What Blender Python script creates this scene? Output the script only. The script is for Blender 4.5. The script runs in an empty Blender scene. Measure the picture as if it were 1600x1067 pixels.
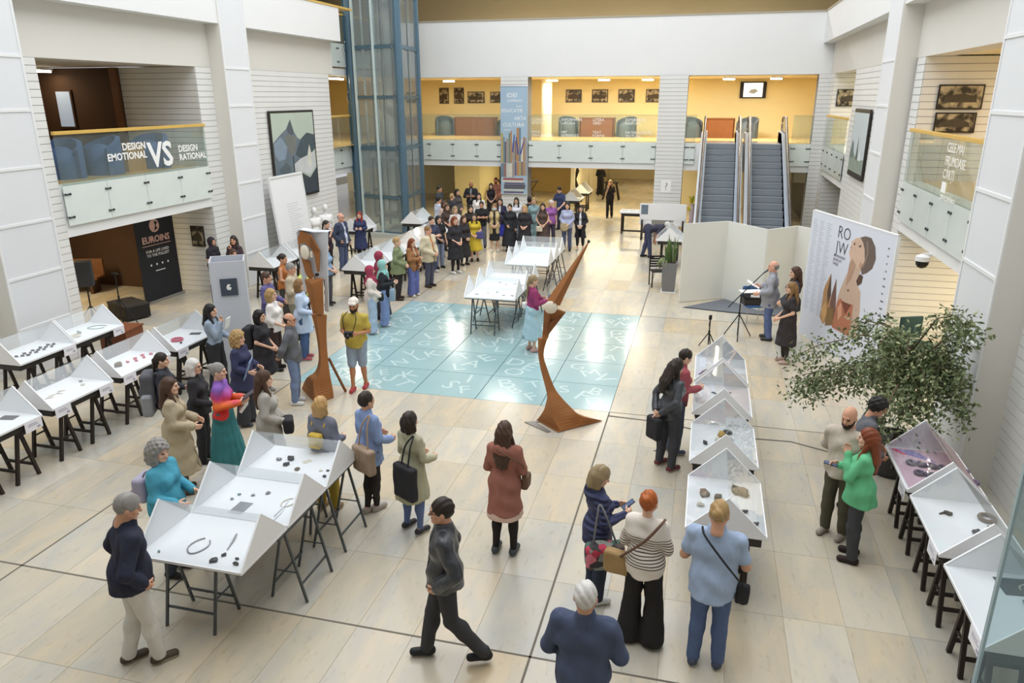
import bpy, bmesh, math, random
import numpy as np
from mathutils import Vector, Matrix

# ------------------------------------------------------------------ camera, world, exposure
scene = bpy.context.scene
COL = scene.collection
CAM_H, CAM_F = 5.15, 1159.34                       # metres, focal length in pixels of the 1600 px frame
YAW, PITCH, ROLL = 0.251653, 0.31871, -0.002844
_f = Vector((-math.sin(YAW) * math.cos(PITCH), math.cos(YAW) * math.cos(PITCH), -math.sin(PITCH)))
_r = Vector((math.cos(YAW), math.sin(YAW), 0)); _u = _r.cross(_f)
_r, _u = _r * math.cos(ROLL) + _u * math.sin(ROLL), _u * math.cos(ROLL) - _r * math.sin(ROLL)
cam = bpy.data.cameras.new('camera'); camo = bpy.data.objects.new('camera', cam); COL.objects.link(camo)
cam.sensor_width = 36.0; cam.lens = 36.0 * CAM_F / 1600.0; cam.clip_start = 0.05; cam.clip_end = 200
camo.matrix_world = Matrix(((_r.x, _u.x, -_f.x, 0), (_r.y, _u.y, -_f.y, 0), (_r.z, _u.z, -_f.z, CAM_H), (0, 0, 0, 1)))
scene.camera = camo

world = bpy.data.worlds.new('overcast_sky'); scene.world = world; world.use_nodes = True
bg = world.node_tree.nodes['Background']
bg.inputs[0].default_value = (0.93, 0.965, 1.0, 1); bg.inputs[1].default_value = 0.62

def area_light(name, loc, rot, sx, sy, power, color):
    l = bpy.data.lights.new(name, 'AREA'); l.shape = 'RECTANGLE'; l.size = sx; l.size_y = sy
    l.energy = power; l.color = color
    o = bpy.data.objects.new(name, l); COL.objects.link(o); o.location = loc; o.rotation_euler = rot
    return o
# daylight of the glazed roof over the atrium
area_light('skylight', (-4.3, 15.0, 15.5), (0, 0, 0), 15, 27, 3400, (0.97, 0.985, 1.0))

vs = scene.view_settings
vs.view_transform = 'Standard'; vs.look = 'None'; vs.gamma = 1.0; vs.use_curve_mapping = False
vs.exposure = 0.0
scene.cycles.max_bounces = 8; scene.cycles.diffuse_bounces = 4; scene.cycles.glossy_bounces = 3
scene.cycles.transmission_bounces = 4; scene.cycles.transparent_max_bounces = 12
scene.cycles.caustics_reflective = False; scene.cycles.caustics_refractive = False
scene.cycles.sample_clamp_indirect = 6.0

# ------------------------------------------------------------------ helpers
rnd = random.Random(7)
def lin(c):
    if isinstance(c, str):
        c = c.lstrip('#'); c = tuple(int(c[i:i + 2], 16) / 255 for i in (0, 2, 4))
    return tuple((v / 12.92 if v <= 0.04045 else ((v + 0.055) / 1.055) ** 2.4) for v in c[:3])
MATS = {}
def mat(key, color, rough=0.6, var=0.06, scale=8.0, metal=0.0, spec=0.4, bump=0.0, emit=0.0, bscale=None):
    """procedural principled material: colour modulated by a noise, optional bump"""
    if key in MATS: return MATS[key]
    m = bpy.data.materials.new(key); m.use_nodes = True; nt = m.node_tree; b = nt.nodes['Principled BSDF']
    c = lin(color)
    tc = nt.nodes.new('ShaderNodeTexCoord'); nz = nt.nodes.new('ShaderNodeTexNoise')
    nz.inputs['Scale'].default_value = scale; nz.inputs['Detail'].default_value = 3
    nt.links.new(tc.outputs['Object'], nz.inputs['Vector'])
    mx = nt.nodes.new('ShaderNodeMix'); mx.data_type = 'RGBA'
    mx.inputs[6].default_value = tuple(v * (1 - var) for v in c) + (1,)
    mx.inputs[7].default_value = tuple(min(1, v * (1 + var)) for v in c) + (1,)
    nt.links.new(nz.outputs['Fac'], mx.inputs[0]); nt.links.new(mx.outputs[2], b.inputs['Base Color'])
    b.inputs['Roughness'].default_value = rough; b.inputs['Metallic'].default_value = metal
    b.inputs['Specular IOR Level'].default_value = spec
    if bump:
        n2 = nt.nodes.new('ShaderNodeTexNoise'); n2.inputs['Scale'].default_value = bscale or scale * 4
        nt.links.new(tc.outputs['Object'], n2.inputs['Vector'])
        bp = nt.nodes.new('ShaderNodeBump'); bp.inputs['Strength'].default_value = bump; bp.inputs['Distance'].default_value = 0.02
        nt.links.new(n2.outputs['Fac'], bp.inputs['Height']); nt.links.new(bp.outputs['Normal'], b.inputs['Normal'])
    if emit:
        b.inputs['Emission Color'].default_value = c + (1,); b.inputs['Emission Strength'].default_value = emit
    MATS[key] = m; return m
def glass(key, tint, opacity, rough=0.03, frost=0.0):
    """thin pane: mostly see-through, a little body colour, glossy film by fresnel"""
    if key in MATS: return MATS[key]
    m = bpy.data.materials.new(key); m.use_nodes = True; nt = m.node_tree; nt.nodes.clear()
    o = nt.nodes.new('ShaderNodeOutputMaterial'); tr = nt.nodes.new('ShaderNodeBsdfTransparent')
    c = lin(tint); tr.inputs[0].default_value = tuple(0.55 + 0.45 * v for v in c) + (1,) if not frost else (1, 1, 1, 1)
    nz = nt.nodes.new('ShaderNodeTexNoise'); nz.inputs['Scale'].default_value = 1.5
    df = nt.nodes.new('ShaderNodeBsdfPrincipled'); df.inputs['Base Color'].default_value = c + (1,)
    df.inputs['Roughness'].default_value = 0.4 if frost else 0.1
    rp = nt.nodes.new('ShaderNodeMapRange'); rp.inputs[3].default_value = opacity * 0.92; rp.inputs[4].default_value = min(1, opacity * 1.08)
    nt.links.new(nz.outputs['Fac'], rp.inputs[0])
    m1 = nt.nodes.new('ShaderNodeMixShader'); nt.links.new(rp.outputs[0], m1.inputs[0])
    nt.links.new(tr.outputs[0], m1.inputs[1]); nt.links.new(df.outputs[0], m1.inputs[2])
    gl = nt.nodes.new('ShaderNodeBsdfGlossy'); gl.inputs['Roughness'].default_value = rough
    lw = nt.nodes.new('ShaderNodeLayerWeight'); lw.inputs[0].default_value = 0.5
    pw_ = nt.nodes.new('ShaderNodeMath'); pw_.operation = 'POWER'; pw_.inputs[1].default_value = 4.0; nt.links.new(lw.outputs['Facing'], pw_.inputs[0])
    fr = nt.nodes.new('ShaderNodeMapRange'); fr.inputs[3].default_value = 0.025; fr.inputs[4].default_value = 0.7; nt.links.new(pw_.outputs[0], fr.inputs[0])
    m2 = nt.nodes.new('ShaderNodeMixShader'); nt.links.new(fr.outputs[0], m2.inputs[0])
    nt.links.new(m1.outputs[0], m2.inputs[1]); nt.links.new(gl.outputs[0], m2.inputs[2])
    nt.links.new(m2.outputs[0], o.inputs[0]); MATS[key] = m; return m
def tag(o, label=None, cat=None, group=None, kind=None):
    if label: o['label'] = label
    if cat: o['category'] = cat
    if group: o['group'] = group
    if kind: o['kind'] = kind
    return o
def thing(name, label, cat, loc=(0, 0, 0), rz=0.0, group=None, scale=1.0):
    o = bpy.data.objects.new(name, None); COL.objects.link(o); o.empty_display_size = 0.2
    o.location = loc; o.rotation_euler = (0, 0, rz); o.scale = (scale,) * 3
    return tag(o, label, cat, group)
def link(name, me, parent=None, loc=None, rot=None, mats=None):
    o = bpy.data.objects.new(name, me); COL.objects.link(o)
    if parent is not None: o.parent = parent
    if loc is not None: o.location = loc
    if rot is not None: o.rotation_euler = rot
    if mats is not None:
        for i, m in enumerate(mats if isinstance(mats, (list, tuple)) else [mats]):
            if i < len(me.materials):
                o.material_slots[i].link = 'OBJECT'; o.material_slots[i].material = m
            else: me.materials.append(m)
    return o
class MB:
    """collects boxes, bars, tubes and prisms into one mesh"""
    def __init__(s): s.v = []; s.f = []; s.mi = []; s.cur = 0
    def m(s, i): s.cur = i; return s
    def add(s, vs_, fs):
        b = len(s.v); s.v += [tuple(p) for p in vs_]; s.f += [tuple(b + i for i in f) for f in fs]; s.mi += [s.cur] * len(fs); return s
    def box(s, x0, x1, y0, y1, z0, z1):
        p = [(x, y, z) for z in (z0, z1) for (x, y) in ((x0, y0), (x1, y0), (x1, y1), (x0, y1))]
        return s.add(p, [(3, 2, 1, 0), (4, 5, 6, 7), (0, 1, 5, 4), (1, 2, 6, 5), (2, 3, 7, 6), (3, 0, 4, 7)])
    def prism(s, poly, vec):
        n = len(poly); a = [Vector(p) for p in poly]; v = Vector(vec); b = [p + v for p in a]
        return s.add(a + b, [tuple(range(n))[::-1], tuple(range(n, 2 * n))] + [(i, (i + 1) % n, n + (i + 1) % n, n + i) for i in range(n)])
    def bar(s, a, b, w, t=None):
        a, b = Vector(a), Vector(b); t = t or w; d = (b - a).normalized()
        x = d.cross(Vector((0, 0, 1)));  x = x.normalized() if x.length > 1e-4 else Vector((1, 0, 0)); y = x.cross(d).normalized()
        p = [a + x * sx * w / 2 + y * sy * t / 2 for sx, sy in ((-1, -1), (1, -1), (1, 1), (-1, 1))]
        return s.prism(p, b - a)
    def tube(s, path, r, n=8, closed=False):
        path = [Vector(p) for p in path]; m = len(path); vs_ = []; up = Vector((0, 0, 1))
        for i, p in enumerate(path):
            d = (path[(i + 1) % m] - path[i - 1]) if closed else (path[min(i + 1, m - 1)] - path[max(i - 1, 0)])
            d.normalize(); x = d.cross(up)
            if x.length < 1e-3: x = d.cross(Vector((0, 1, 0)))
            x.normalize(); y = x.cross(d); rr = r[i] if isinstance(r, (list, tuple)) else r
            vs_ += [p + (x * math.cos(2 * math.pi * k / n) + y * math.sin(2 * math.pi * k / n)) * rr for k in range(n)]
        fs = []
        for i in range(m if closed else m - 1):
            j = (i + 1) % m
            fs += [(i * n + k, i * n + (k + 1) % n, j * n + (k + 1) % n, j * n + k) for k in range(n)]
        if not closed: fs += [tuple(range(n))[::-1], tuple((m - 1) * n + k for k in range(n))]
        return s.add(vs_, fs)
    def lathe(s, prof, n=20, c=(0, 0, 0)):
        vs_ = [(c[0] + r * math.cos(2 * math.pi * k / n), c[1] + r * math.sin(2 * math.pi * k / n), c[2] + z) for r, z in prof for k in range(n)]
        m = len(prof)
        fs = [(i * n + k, i * n + (k + 1) % n, (i + 1) * n + (k + 1) % n, (i + 1) * n + k) for i in range(m - 1) for k in range(n)]
        fs += [tuple(range(n))[::-1], tuple((m - 1) * n + k for k in range(n))]
        return s.add(vs_, fs)
    def mesh(s, name, mats, smooth=False):
        me = bpy.data.meshes.new(name); me.from_pydata(s.v, [], s.f)
        for m in (mats if isinstance(mats, (list, tuple)) else [mats]): me.materials.append(m)
        if len(set(s.mi)) > 1: me.polygons.foreach_set('material_index', s.mi)
        if smooth: me.shade_smooth()
        me.update(); return me
    def build(s, name, mats, parent=None, loc=None, rot=None, smooth=False):
        return link(name, s.mesh(name, mats, smooth), parent, loc, rot)
def bevel(o, w=0.01, seg=2):
    bm = bmesh.new(); bm.from_mesh(o.data)
    bmesh.ops.bevel(bm, geom=bm.edges[:], offset=w, segments=seg, affect='EDGES', profile=0.6, clamp_overlap=True)
    bm.to_mesh(o.data); bm.free(); return o
_txt = {}
def text_mesh(s, size, m, align='LEFT', extrude=0.0015, spacing=1.0, line=1.0, bold=0.0):
    key = (s, size, align, m.name)
    if key in _txt: return _txt[key]
    cu = bpy.data.curves.new('lettering', 'FONT'); cu.body = s; cu.size = size; cu.align_x = align; cu.extrude = extrude
    cu.space_character = spacing; cu.space_line = line; cu.offset = bold; cu.resolution_u = 2
    o = bpy.data.objects.new('lettering', cu); COL.objects.link(o)
    dg = bpy.context.evaluated_depsgraph_get(); me = bpy.data.meshes.new_from_object(o.evaluated_get(dg))
    bpy.data.objects.remove(o); bpy.data.curves.remove(cu); me.name = 'lettering'; me.materials.clear(); me.materials.append(m)
    _txt[key] = me; return me
def struct(o): o['kind'] = 'structure'; return o
PI = math.pi
# lettering on vertical planes: facing +x (left wall), -x (right wall), -y (back wall)
ROT_PX = (PI / 2, 0, PI / 2); ROT_NX = (PI / 2, 0, -PI / 2); ROT_NY = (PI / 2, 0, 0)
# ------------------------------------------------------------------ materials of the building
WHITE = mat('white_plaster', '#e9eaea', 0.7, 0.02, 1.5)
BEIGE = mat('warm_white_plaster', '#dedbd4', 0.75, 0.02, 1.5)
CLAD = mat('white_cladding', '#e6e6e3', 0.55, 0.04, 3)
GROOVE = mat('cladding_joint', '#77777a', 0.9)
CREAM = mat('cream_wall', '#f6e8b4', 0.75, 0.03, 1.2)
CREAM2 = mat('pale_cream_wall', '#eee2bf', 0.75, 0.03, 1.2)
BROWN = mat('brown_wood_wall', '#6b4527', 0.6, 0.15, 3)
DARKB = mat('dark_room_wall', '#4a3424', 0.8, 0.1, 2)
OLIVE = mat('olive_ceiling', '#b0a794', 0.8, 0.03, 1)
GOLDW = mat('oak_handrail', '#d9b25c', 0.4, 0.08, 12)
SLABW = mat('slab_white', '#eceeee', 0.6, 0.02, 2)
PARQ = mat('gallery_parquet', '#dcbb80', 0.25, 0.1, 3)
CHROME = mat('brushed_steel', '#c4c8cc', 0.25, 0.05, 20, metal=1.0)
DSTEEL = mat('dark_clamp_steel', '#55595c', 0.35, 0.1, 20, metal=0.8)
CLEAR = glass('clear_glass', '#dbe8e2', 0.07)
FROST = glass('frosted_glass', '#ecf5f1', 0.86, 0.25, frost=1)
BLACK = mat('black_satin', '#1d1a19', 0.5, 0.1, 10)
LAMPW = mat('lamp_tube', '#fff4dc', 0.5, 0.0, emit=14.0)
PRINTW = mat('white_lettering', '#f7f7f5', 0.6, 0.01)
XL, XR, YB = -12.78, 4.12, 30.6
CLx, CRx = -12.38, 3.72
ZS, Z2, ZR, ZT, ZP, ZQ = 2.38, 3.43, 4.48, 5.9, 6.95, 8.0

# ------------------------------------------------------------------ floor
def tile_material(key, island):
    m = bpy.data.materials.new(key); m.use_nodes = True; nt = m.node_tree; b = nt.nodes['Principled BSDF']
    if island:
        g = nt.nodes.new('ShaderNodeNewGeometry'); rv = g.outputs['Random Per Island']
    else:
        g = nt.nodes.new('ShaderNodeObjectInfo'); rv = g.outputs['Random']
    cr = nt.nodes.new('ShaderNodeValToRGB'); e = cr.color_ramp.elements
    cols = ['#c5baa5', '#c2bdb0', '#cabfac', '#b8b6ad', '#cdc6b7', '#c3b499', '#bfb8a8', '#d0c8b9']
    e[0].position = 0; e[0].color = lin(cols[0]) + (1,); e[1].position = 1; e[1].color = lin(cols[-1]) + (1,)
    for i in range(1, 7):
        q = e.new(i / 7); q.color = lin(cols[i]) + (1,)
    nt.links.new(rv, cr.inputs[0])
    pos = nt.nodes.new('ShaderNodeNewGeometry'); off = nt.nodes.new('ShaderNodeVectorMath'); off.operation = 'ADD'
    sc = nt.nodes.new('ShaderNodeMath'); sc.operation = 'MULTIPLY'; sc.inputs[1].default_value = 90
    nt.links.new(rv, sc.inputs[0]); nt.links.new(pos.outputs['Position'], off.inputs[0]); nt.links.new(sc.outputs[0], off.inputs[1])
    mp = nt.nodes.new('ShaderNodeMapping'); mp.inputs['Scale'].default_value = (2.2, 0.7, 1); nt.links.new(off.outputs[0], mp.inputs[0])
    n1 = nt.nodes.new('ShaderNodeTexNoise'); n1.inputs['Scale'].default_value = 1.6; n1.inputs['Detail'].default_value = 6; n1.inputs['Distortion'].default_value = 0.8
    nt.links.new(mp.outputs[0], n1.inputs['Vector'])
    r1 = nt.nodes.new('ShaderNodeValToRGB'); r1.color_ramp.elements[0].position = 0.35; r1.color_ramp.elements[1].position = 0.68
    r1.color_ramp.elements[0].color = (0.88, 0.9, 0.93, 1); r1.color_ramp.elements[1].color = (1.06, 1.0, 0.9, 1)
    nt.links.new(n1.outputs['Fac'], r1.inputs[0])
    mu = nt.nodes.new('ShaderNodeMix'); mu.data_type = 'RGBA'; mu.blend_type = 'MULTIPLY'; mu.inputs[0].default_value = 1
    nt.links.new(cr.outputs[0], mu.inputs[6]); nt.links.new(r1.outputs[0], mu.inputs[7])
    n2 = nt.nodes.new('ShaderNodeTexNoise'); n2.inputs['Scale'].default_value = 9; n2.inputs['Detail'].default_value = 8
    nt.links.new(mp.outputs[0], n2.inputs['Vector'])
    r2 = nt.nodes.new('ShaderNodeValToRGB'); r2.color_ramp.elements[0].position = 0.3; r2.color_ramp.elements[0].color = (0.78, 0.74, 0.68, 1)
    r2.color_ramp.elements[1].position = 0.42; r2.color_ramp.elements[1].color = (1, 1, 1, 1)
    nt.links.new(n2.outputs['Fac'], r2.inputs[0])
    m2 = nt.nodes.new('ShaderNodeMix'); m2.data_type = 'RGBA'; m2.blend_type = 'MULTIPLY'; m2.inputs[0].default_value = 0.45
    nt.links.new(mu.outputs[2], m2.inputs[6]); nt.links.new(r2.outputs[0], m2.inputs[7])
    nt.links.new(m2.outputs[2], b.inputs['Base Color'])
    rr = nt.nodes.new('ShaderNodeMapRange'); rr.inputs[3].default_value = 0.16; rr.inputs[4].default_value = 0.3
    nt.links.new(n1.outputs['Fac'], rr.inputs[0]); nt.links.new(rr.outputs[0], b.inputs['Roughness'])
    b.inputs['Specular IOR Level'].default_value = 0.5
    return m
TILE_A, TILE_B = tile_material('polished_stone_tile', False), tile_material('polished_stone_tile_field', True)
GROUT = mat('floor_grout', '#9c927f', 0.8)
GX0, GX1, GY0, GY1 = -7.35, -1.30, 11.77, 17.82
fl = MB().box(-24, 12, -3, GY0, -0.3, -0.004).box(-24, 12, GY1, 60, -0.3, -0.004).box(-24, GX0, GY0, GY1, -0.3, -0.004).box(GX1, 12, GY0, GY1, -0.3, -0.004).build('floor', GROUT)
struct(fl)
TW, TL = 0.605, 1.21
tile_me = MB().box(-TW / 2 + .002, TW / 2 - .002, -TL / 2 + .002, TL / 2 - .002, -0.02, 0).mesh('floor_tile', TILE_A)
cells = []
for i in range(-36, 20):
    for j in range(-9, 40):
        cx, cy = GX1 + (i + .5) * TW, GY0 + (j + .5) * TL
        if GX0 < cx < GX1 and GY0 < cy < GY1: continue
        if cx < -22 or cx > 8 or cy < 2.2 or cy > 58: continue
        if cx > XR + .3 and not 11 < cy < 18.5: continue
        d = Vector((cx, cy, -CAM_H)); dep = d.dot(_f)
        u = 800 + CAM_F * d.dot(_r) / max(dep, .1); v = 533 - CAM_F * d.dot(_u) / max(dep, .1)
        cells.append((dep if (dep > 0 and -40 < u < 1640 and -40 < v < 1110) else dep + 100, cx, cy))
cells.sort()
for _, cx, cy in cells[:300]: link('floor_tile', tile_me, fl, (cx, cy, 0))
mb = MB()
for _, cx, cy in cells[300:]: mb.box(cx - TW / 2 + .002, cx + TW / 2 - .002, cy - TL / 2 + .002, cy + TL / 2 - .002, -0.02, 0)
tag(mb.build('distant_floor_tiles', TILE_B, fl), kind='stuff')
JOINT = mat('expansion_joint', '#6d675c', 0.8)
for x0, x1, y0, y1 in ((GX1 - .012, GX1 + .012, 2, GY0), (GX1 - .012, GX1 + .012, GY1, 30), (GX0 - .012, GX0 + .012, 2, GY0), (GX0 - .012, GX0 + .012, GY1, 30),
                       (-12, GX0, GY0 - .01, GY0 + .01), (GX1, 4.1, GY0 - .01, GY0 + .01), (-12, 4.1, 5.72 - .012, 5.72 + .012), (-12, GX0, GY1 - .01, GY1 + .01), (GX1, 4.1, GY1 - .01, GY1 + .01)):
    MB().box(x0, x1, y0, y1, -0.004, 0.0015).build('expansion_joint', JOINT, fl)

# glass floor of 25 panels, each with pale letters printed on it
gf = thing('glass_floor', 'square glass floor of blue-green panels printed with pale letters', 'glass floor', ((GX0 + GX1) / 2, (GY0 + GY1) / 2, 0))
GFM = mat('blue_green_glass', '#9ab8bb', 0.16, 0.10, 0.9, spec=0.5)
GFL = mat('pale_letter_print', '#bcd2d2', 0.2, 0.06, 2)
GFE = mat('glass_floor_frame', '#5f8488', 0.5)
fr = MB()
fr.box(-3.025, 3.025, -3.025, 3.025, -0.08, -0.02); fr.build('frame', GFE, gf)
pan = MB().box(-.598, .598, -.598, .598, -0.02, 0.0).mesh('glass_panel', GFM)
LET = 'AFBOKVGTENDIPRSMLU'
lr = random.Random(3)
for i in range(5):
    for j in range(5):
        pp = link('glass_panel', pan, gf, (-2.42 + 1.21 * i, -2.42 + 1.21 * j, 0))
        jn = bpy.data.meshes.new('letter_print'); bm = bmesh.new()
        for (ax, ay) in ((-.3, .28), (.22, .33), (-.25, -.3), (.3, -.22), (0.02, 0.0)):
            if lr.random() < .12: continue
            t = text_mesh(lr.choice(LET), .60, GFL, 'CENTER', 0.0004)
            n0 = len(bm.verts); bm.from_mesh(t); bm.verts.ensure_lookup_table()
            M = Matrix.Translation((ax + lr.uniform(-.06, .06), ay + lr.uniform(-.06, .06), 0.0006)) @ Matrix.Rotation(lr.uniform(-.9, .9), 4, 'Z') @ Matrix.Scale(lr.uniform(.75, 1.1), 4) @ Matrix.Translation((0, -.21, 0))
            for v in bm.verts[n0:]:
                v.co = M @ v.co; v.co.x = max(-.59, min(.59, v.co.x)); v.co.y = max(-.59, min(.59, v.co.y))
        bm.to_mesh(jn); bm.free(); jn.materials.append(GFL); link('letter_print', jn, pp)

# ------------------------------------------------------------------ cladded walls: every board its own piece
BH = 0.148
_bd = {}
def cladding(name, a, b, z0, z1, nrm, thick=0.3):
    """wall from a to b (plan), boards on the side of nrm"""
    a, b, n = Vector((*a, 0)), Vector((*b, 0)), Vector((*nrm, 0)); d = b - a; L = d.length; ang = math.atan2(d.y, d.x)
    side = 1 if Vector((-d.y, d.x, 0)).dot(n) > 0 else -1
    w = MB().prism([a - n * .015, b - n * .015, b - n * thick, a - n * thick], (0, 0, 0)) if False else MB()
    p = [a - n * .012, b - n * .012, b - n * thick, a - n * thick]
    w.prism([(q.x, q.y, z0) for q in (p if side < 0 else p[::-1])], (0, 0, z1 - z0))
    o = struct(w.build(name, GROOVE)); k = (round(L, 3), side)
    if k not in _bd:
        y0, y1 = (-.012, 0) if side > 0 else (0, .012)
        me = MB().box(0, L, y0, y1, 0.004, BH - .006).mesh('cladding_board', CLAD); _bd[k] = me
    nrow = int(round((z1 - z0) / BH)); s = (z1 - z0) / (nrow * BH)
    for i in range(nrow):
        q = link('cladding_board', _bd[k], o, (a.x, a.y, z0 + i * BH * s), (0, 0, ang)); q.scale = (1, 1, s)
    return o
# left wall
cladding('wall_left', (XL, 11.9), (XL, 12.6), 0, ZT, (1, 0))
cladding('wall_left', (XL, 17.45), (XL, 18.1), 0, ZT, (1, 0))
cladding('wall_left', (XL, 19.2), (XL, 24.55), 0, ZT, (1, 0))
cladding('wall_left', (XL - .014, 17.43), (XL - 2.3, 17.43), 0, 2.9, (0, -1))
cladding('wall_left', (XL - .014, 17.43), (XL - 2.3, 17.43), Z2, ZT, (0, -1))
cladding('wall_left', (XL, 4.0), (XL, 10.7), 0, ZT, (1, 0))
# right wall
cladding('wall_right', (XR, 3.0), (XR, 10.6), 0, ZT, (-1, 0))
cladding('wall_right', (XR, 11.9), (XR, 12.9), 0, ZT, (-1, 0))
cladding('wall_right', (XR, 17.6), (XR, 18.2), 0, ZT, (-1, 0))
cladding('wall_right', (XR, 19.5), (XR, 25.4), 0, ZT, (-1, 0))
cladding('wall_right', (XR + .014, 17.58), (XR + 3.2, 17.58), 0, 2.9, (0, -1))
cladding('wall_right', (XR + .014, 17.58), (XR + 3.2, 17.58), Z2, ZT, (0, -1))
cladding('wall_right', (XR + .014, 29.78), (XR + 3.0, 29.78), 0, 2.9, (0, -1))
cladding('wall_right', (XR + .014, 29.78), (XR + 3.0, 29.78), Z2, ZT, (0, -1))
cladding('wall_right', (XR, 29.8), (XR, YB), 0, ZT, (-1, 0))
# back pillars and the corner strip
PIL = ((-8.27, -7.15), (-1.98, -0.91))
for x0, x1 in PIL: cladding('wall_back', (x0, YB - .14), (x1, YB - .14), 0, ZT, (0, -1), 0.7)
cladding('wall_back', (3.72, YB - .06), (XR + .02, YB - .06), 0, ZT, (0, -1), 0.5)

# columns with a raised frame of flat bands
def column(x, dirx, y0, y1, ztop=13.0):
    xf = x; xb = x - dirx * .75
    o = struct(MB().box(min(xf, xb), max(xf, xb), y0, y1, 0, ztop).build('column', BEIGE))
    tag(o, None)
    pw = mat('column_panel', '#e3e5e8', 0.6, 0.02, 1.5)
    a, b = sorted((xf, xf + dirx * .008)); c, d = sorted((xf, xf + dirx * .022))
    zs = [0.0, 0.95, 1.92, 2.9, 3.9, 4.93, 5.88, 7.9, 9.9, 11.9, ztop]
    for k in range(len(zs) - 1):
        MB().box(a, b, y0 + .05, y1 - .05, zs[k] + .025, zs[k + 1] - .025).build('face_panel', pw, o)
        MB().box(c, d, y0 + .05, y1 - .05, zs[k + 1] - .025, zs[k + 1] + .025).build('cross_band', WHITE, o)
    for yy in (y0, y1 - .05): MB().box(c, d, yy, yy + .05, 0, ztop).build('edge_band', WHITE, o)
column(CLx, 1, 10.62, 11.93); column(CLx, 1, 18.08, 19.25)
column(CRx, -1, 10.52, 11.93); column(CRx, -1, 18.3, 19.6)
column(CLx, 1, 3.2, 4.5)

# beams above the openings (recessed) and the white parapet band that stands proud of them
def bx(name, x0, x1, y0, y1, z0, z1, m): return struct(MB().box(x0, x1, y0, y1, z0, z1).build(name, m))
bx('wall_left', XL - .5, XL, 3, 24.9, ZT, ZP, BEIGE); bx('wall_right', XR, XR + .5, 3, YB, ZT, ZP, BEIGE)
bx('wall_left', XL - .5, CLx - .02, 3, 24.9, ZP, ZQ, WHITE); bx('wall_right', CRx + .02, XR + .5, 3, YB, ZP, ZQ, WHITE)
bx('wall_back', -12.4, XR + .5, YB, YB + .35, ZT, ZQ, WHITE)
bx('trim_1', XL - .5, CLx, 3, 25.9, ZQ, ZQ + .06, GOLDW); bx('trim_2', CRx, XR + .5, 3, YB, ZQ, ZQ + .06, OLIVE); bx('trim_3', -12.4, XR + .5, YB - .03, YB + .35, ZQ, ZQ + .05, OLIVE)
# slabs of the upper floors and their ceilings
bx('trim_4', XL - 9, XL, 12.6, 17.45, ZS, Z2, SLABW); bx('trim_5', XR, XR + 6, 12.9, 17.6, ZS, Z2, SLABW)
bx('trim_6', XR, XR + 6, 25.4, 29.8, ZS, Z2, SLABW); bx('trim_7', -13.0, XR + 6, YB, 38.2, ZS, Z2 - .02, SLABW)
bx('trim_8', XL - 7, XL - .55, 24.55, 38.2, ZS, Z2 - .02, SLABW)
bx('floor', -13.0, XR + 6, YB + .3, 38.2, Z2 - .02, Z2, PARQ); bx('floor', XL - 7, XL - .3, 24.55, 38.2, Z2 - .02, Z2, PARQ)
bx('floor', XL - 9, XL - .3, 12.6, 17.45, Z2, Z2 + .01, PARQ); bx('floor', XR + .3, XR + 6, 12.9, 17.6, Z2, Z2 + .01, PARQ)
bx('ceiling', XL - 9, XL - .5, 3, 17.6, ZT + .02, ZT + .3, BEIGE); bx('ceiling', XR + .5, XR + 6, 3, YB, ZT + .02, ZT + .3, CREAM2)
bx('ceiling', -20, XR + 6, YB + .3, 38.2, ZT - .02, ZT + .3, CREAM2); bx('ceiling', XL - 7, XL - .55, 24.9, YB + .3, ZT, ZT + .25, SLABW)
# third floor: brown soffit seen above the parapets
bx('ceiling', -21, XR + 7, YB + .2, 40, 9.75, 10.0, OLIVE); bx('ceiling', -21, XL - .1, 3, YB + .2, 9.75, 10, OLIVE); bx('ceiling', XR + .3, XR + 7, 3, YB + .2, 9.75, 10, OLIVE)
bx('wall_back', -21, XR + 7, 37, 37.2, ZQ - 2, 9.8, OLIVE); bx('wall_left', -20, -19.8, 3, 37, ZT + .3, 9.8, BROWN); bx('wall_right', XR + 6, XR + 6.2, 3, 37, ZT + .3, 9.8, OLIVE)
# walls of the galleries on the upper floor
bx('wall_back', -20, XR + 6, 36.0, 36.2, Z2, ZT, CREAM)
bx('wall_left', XL - 7, XL - 6.8, 24.55, 36.2, 0, ZT, CREAM2); bx('wall_right', XR + 3.0, XR + 3.2, 17.6, 36.2, 0, ZT, CREAM2)
bx('wall_left', XL - 7, XL - .3, 24.35, 24.55, 0, ZT, CREAM)
bx('wall_left', XL - 5.2, XL - 5.0, 3, 17.5, Z2, ZT, DARKB); bx('wall_left', XL - 9, XL - .3, 12.2, 12.6, 0, ZT, CREAM2)
bx('wall_left', XL - 2.5, XL - 2.3, 17.3, 17.6, 0, ZT, BROWN); bx('wall_left', XL - 5.2, XL - 2.3, 17.4, 17.6, 0, ZT, DARKB)
bx('wall_left', XL - 8, XL - 7.8, 12.2, 17.6, 0, ZS, BROWN); bx('wall_left', XL - 9, XL - 5, 17.4, 17.6, 0, ZS, DARKB)
bx('wall_right', XR + 5, XR + 5.2, 10, 17.8, 0, ZT, CREAM2); bx('wall_right', XR + .3, XR + 5, 12.5, 12.9, 0, ZT, CREAM2)
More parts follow.
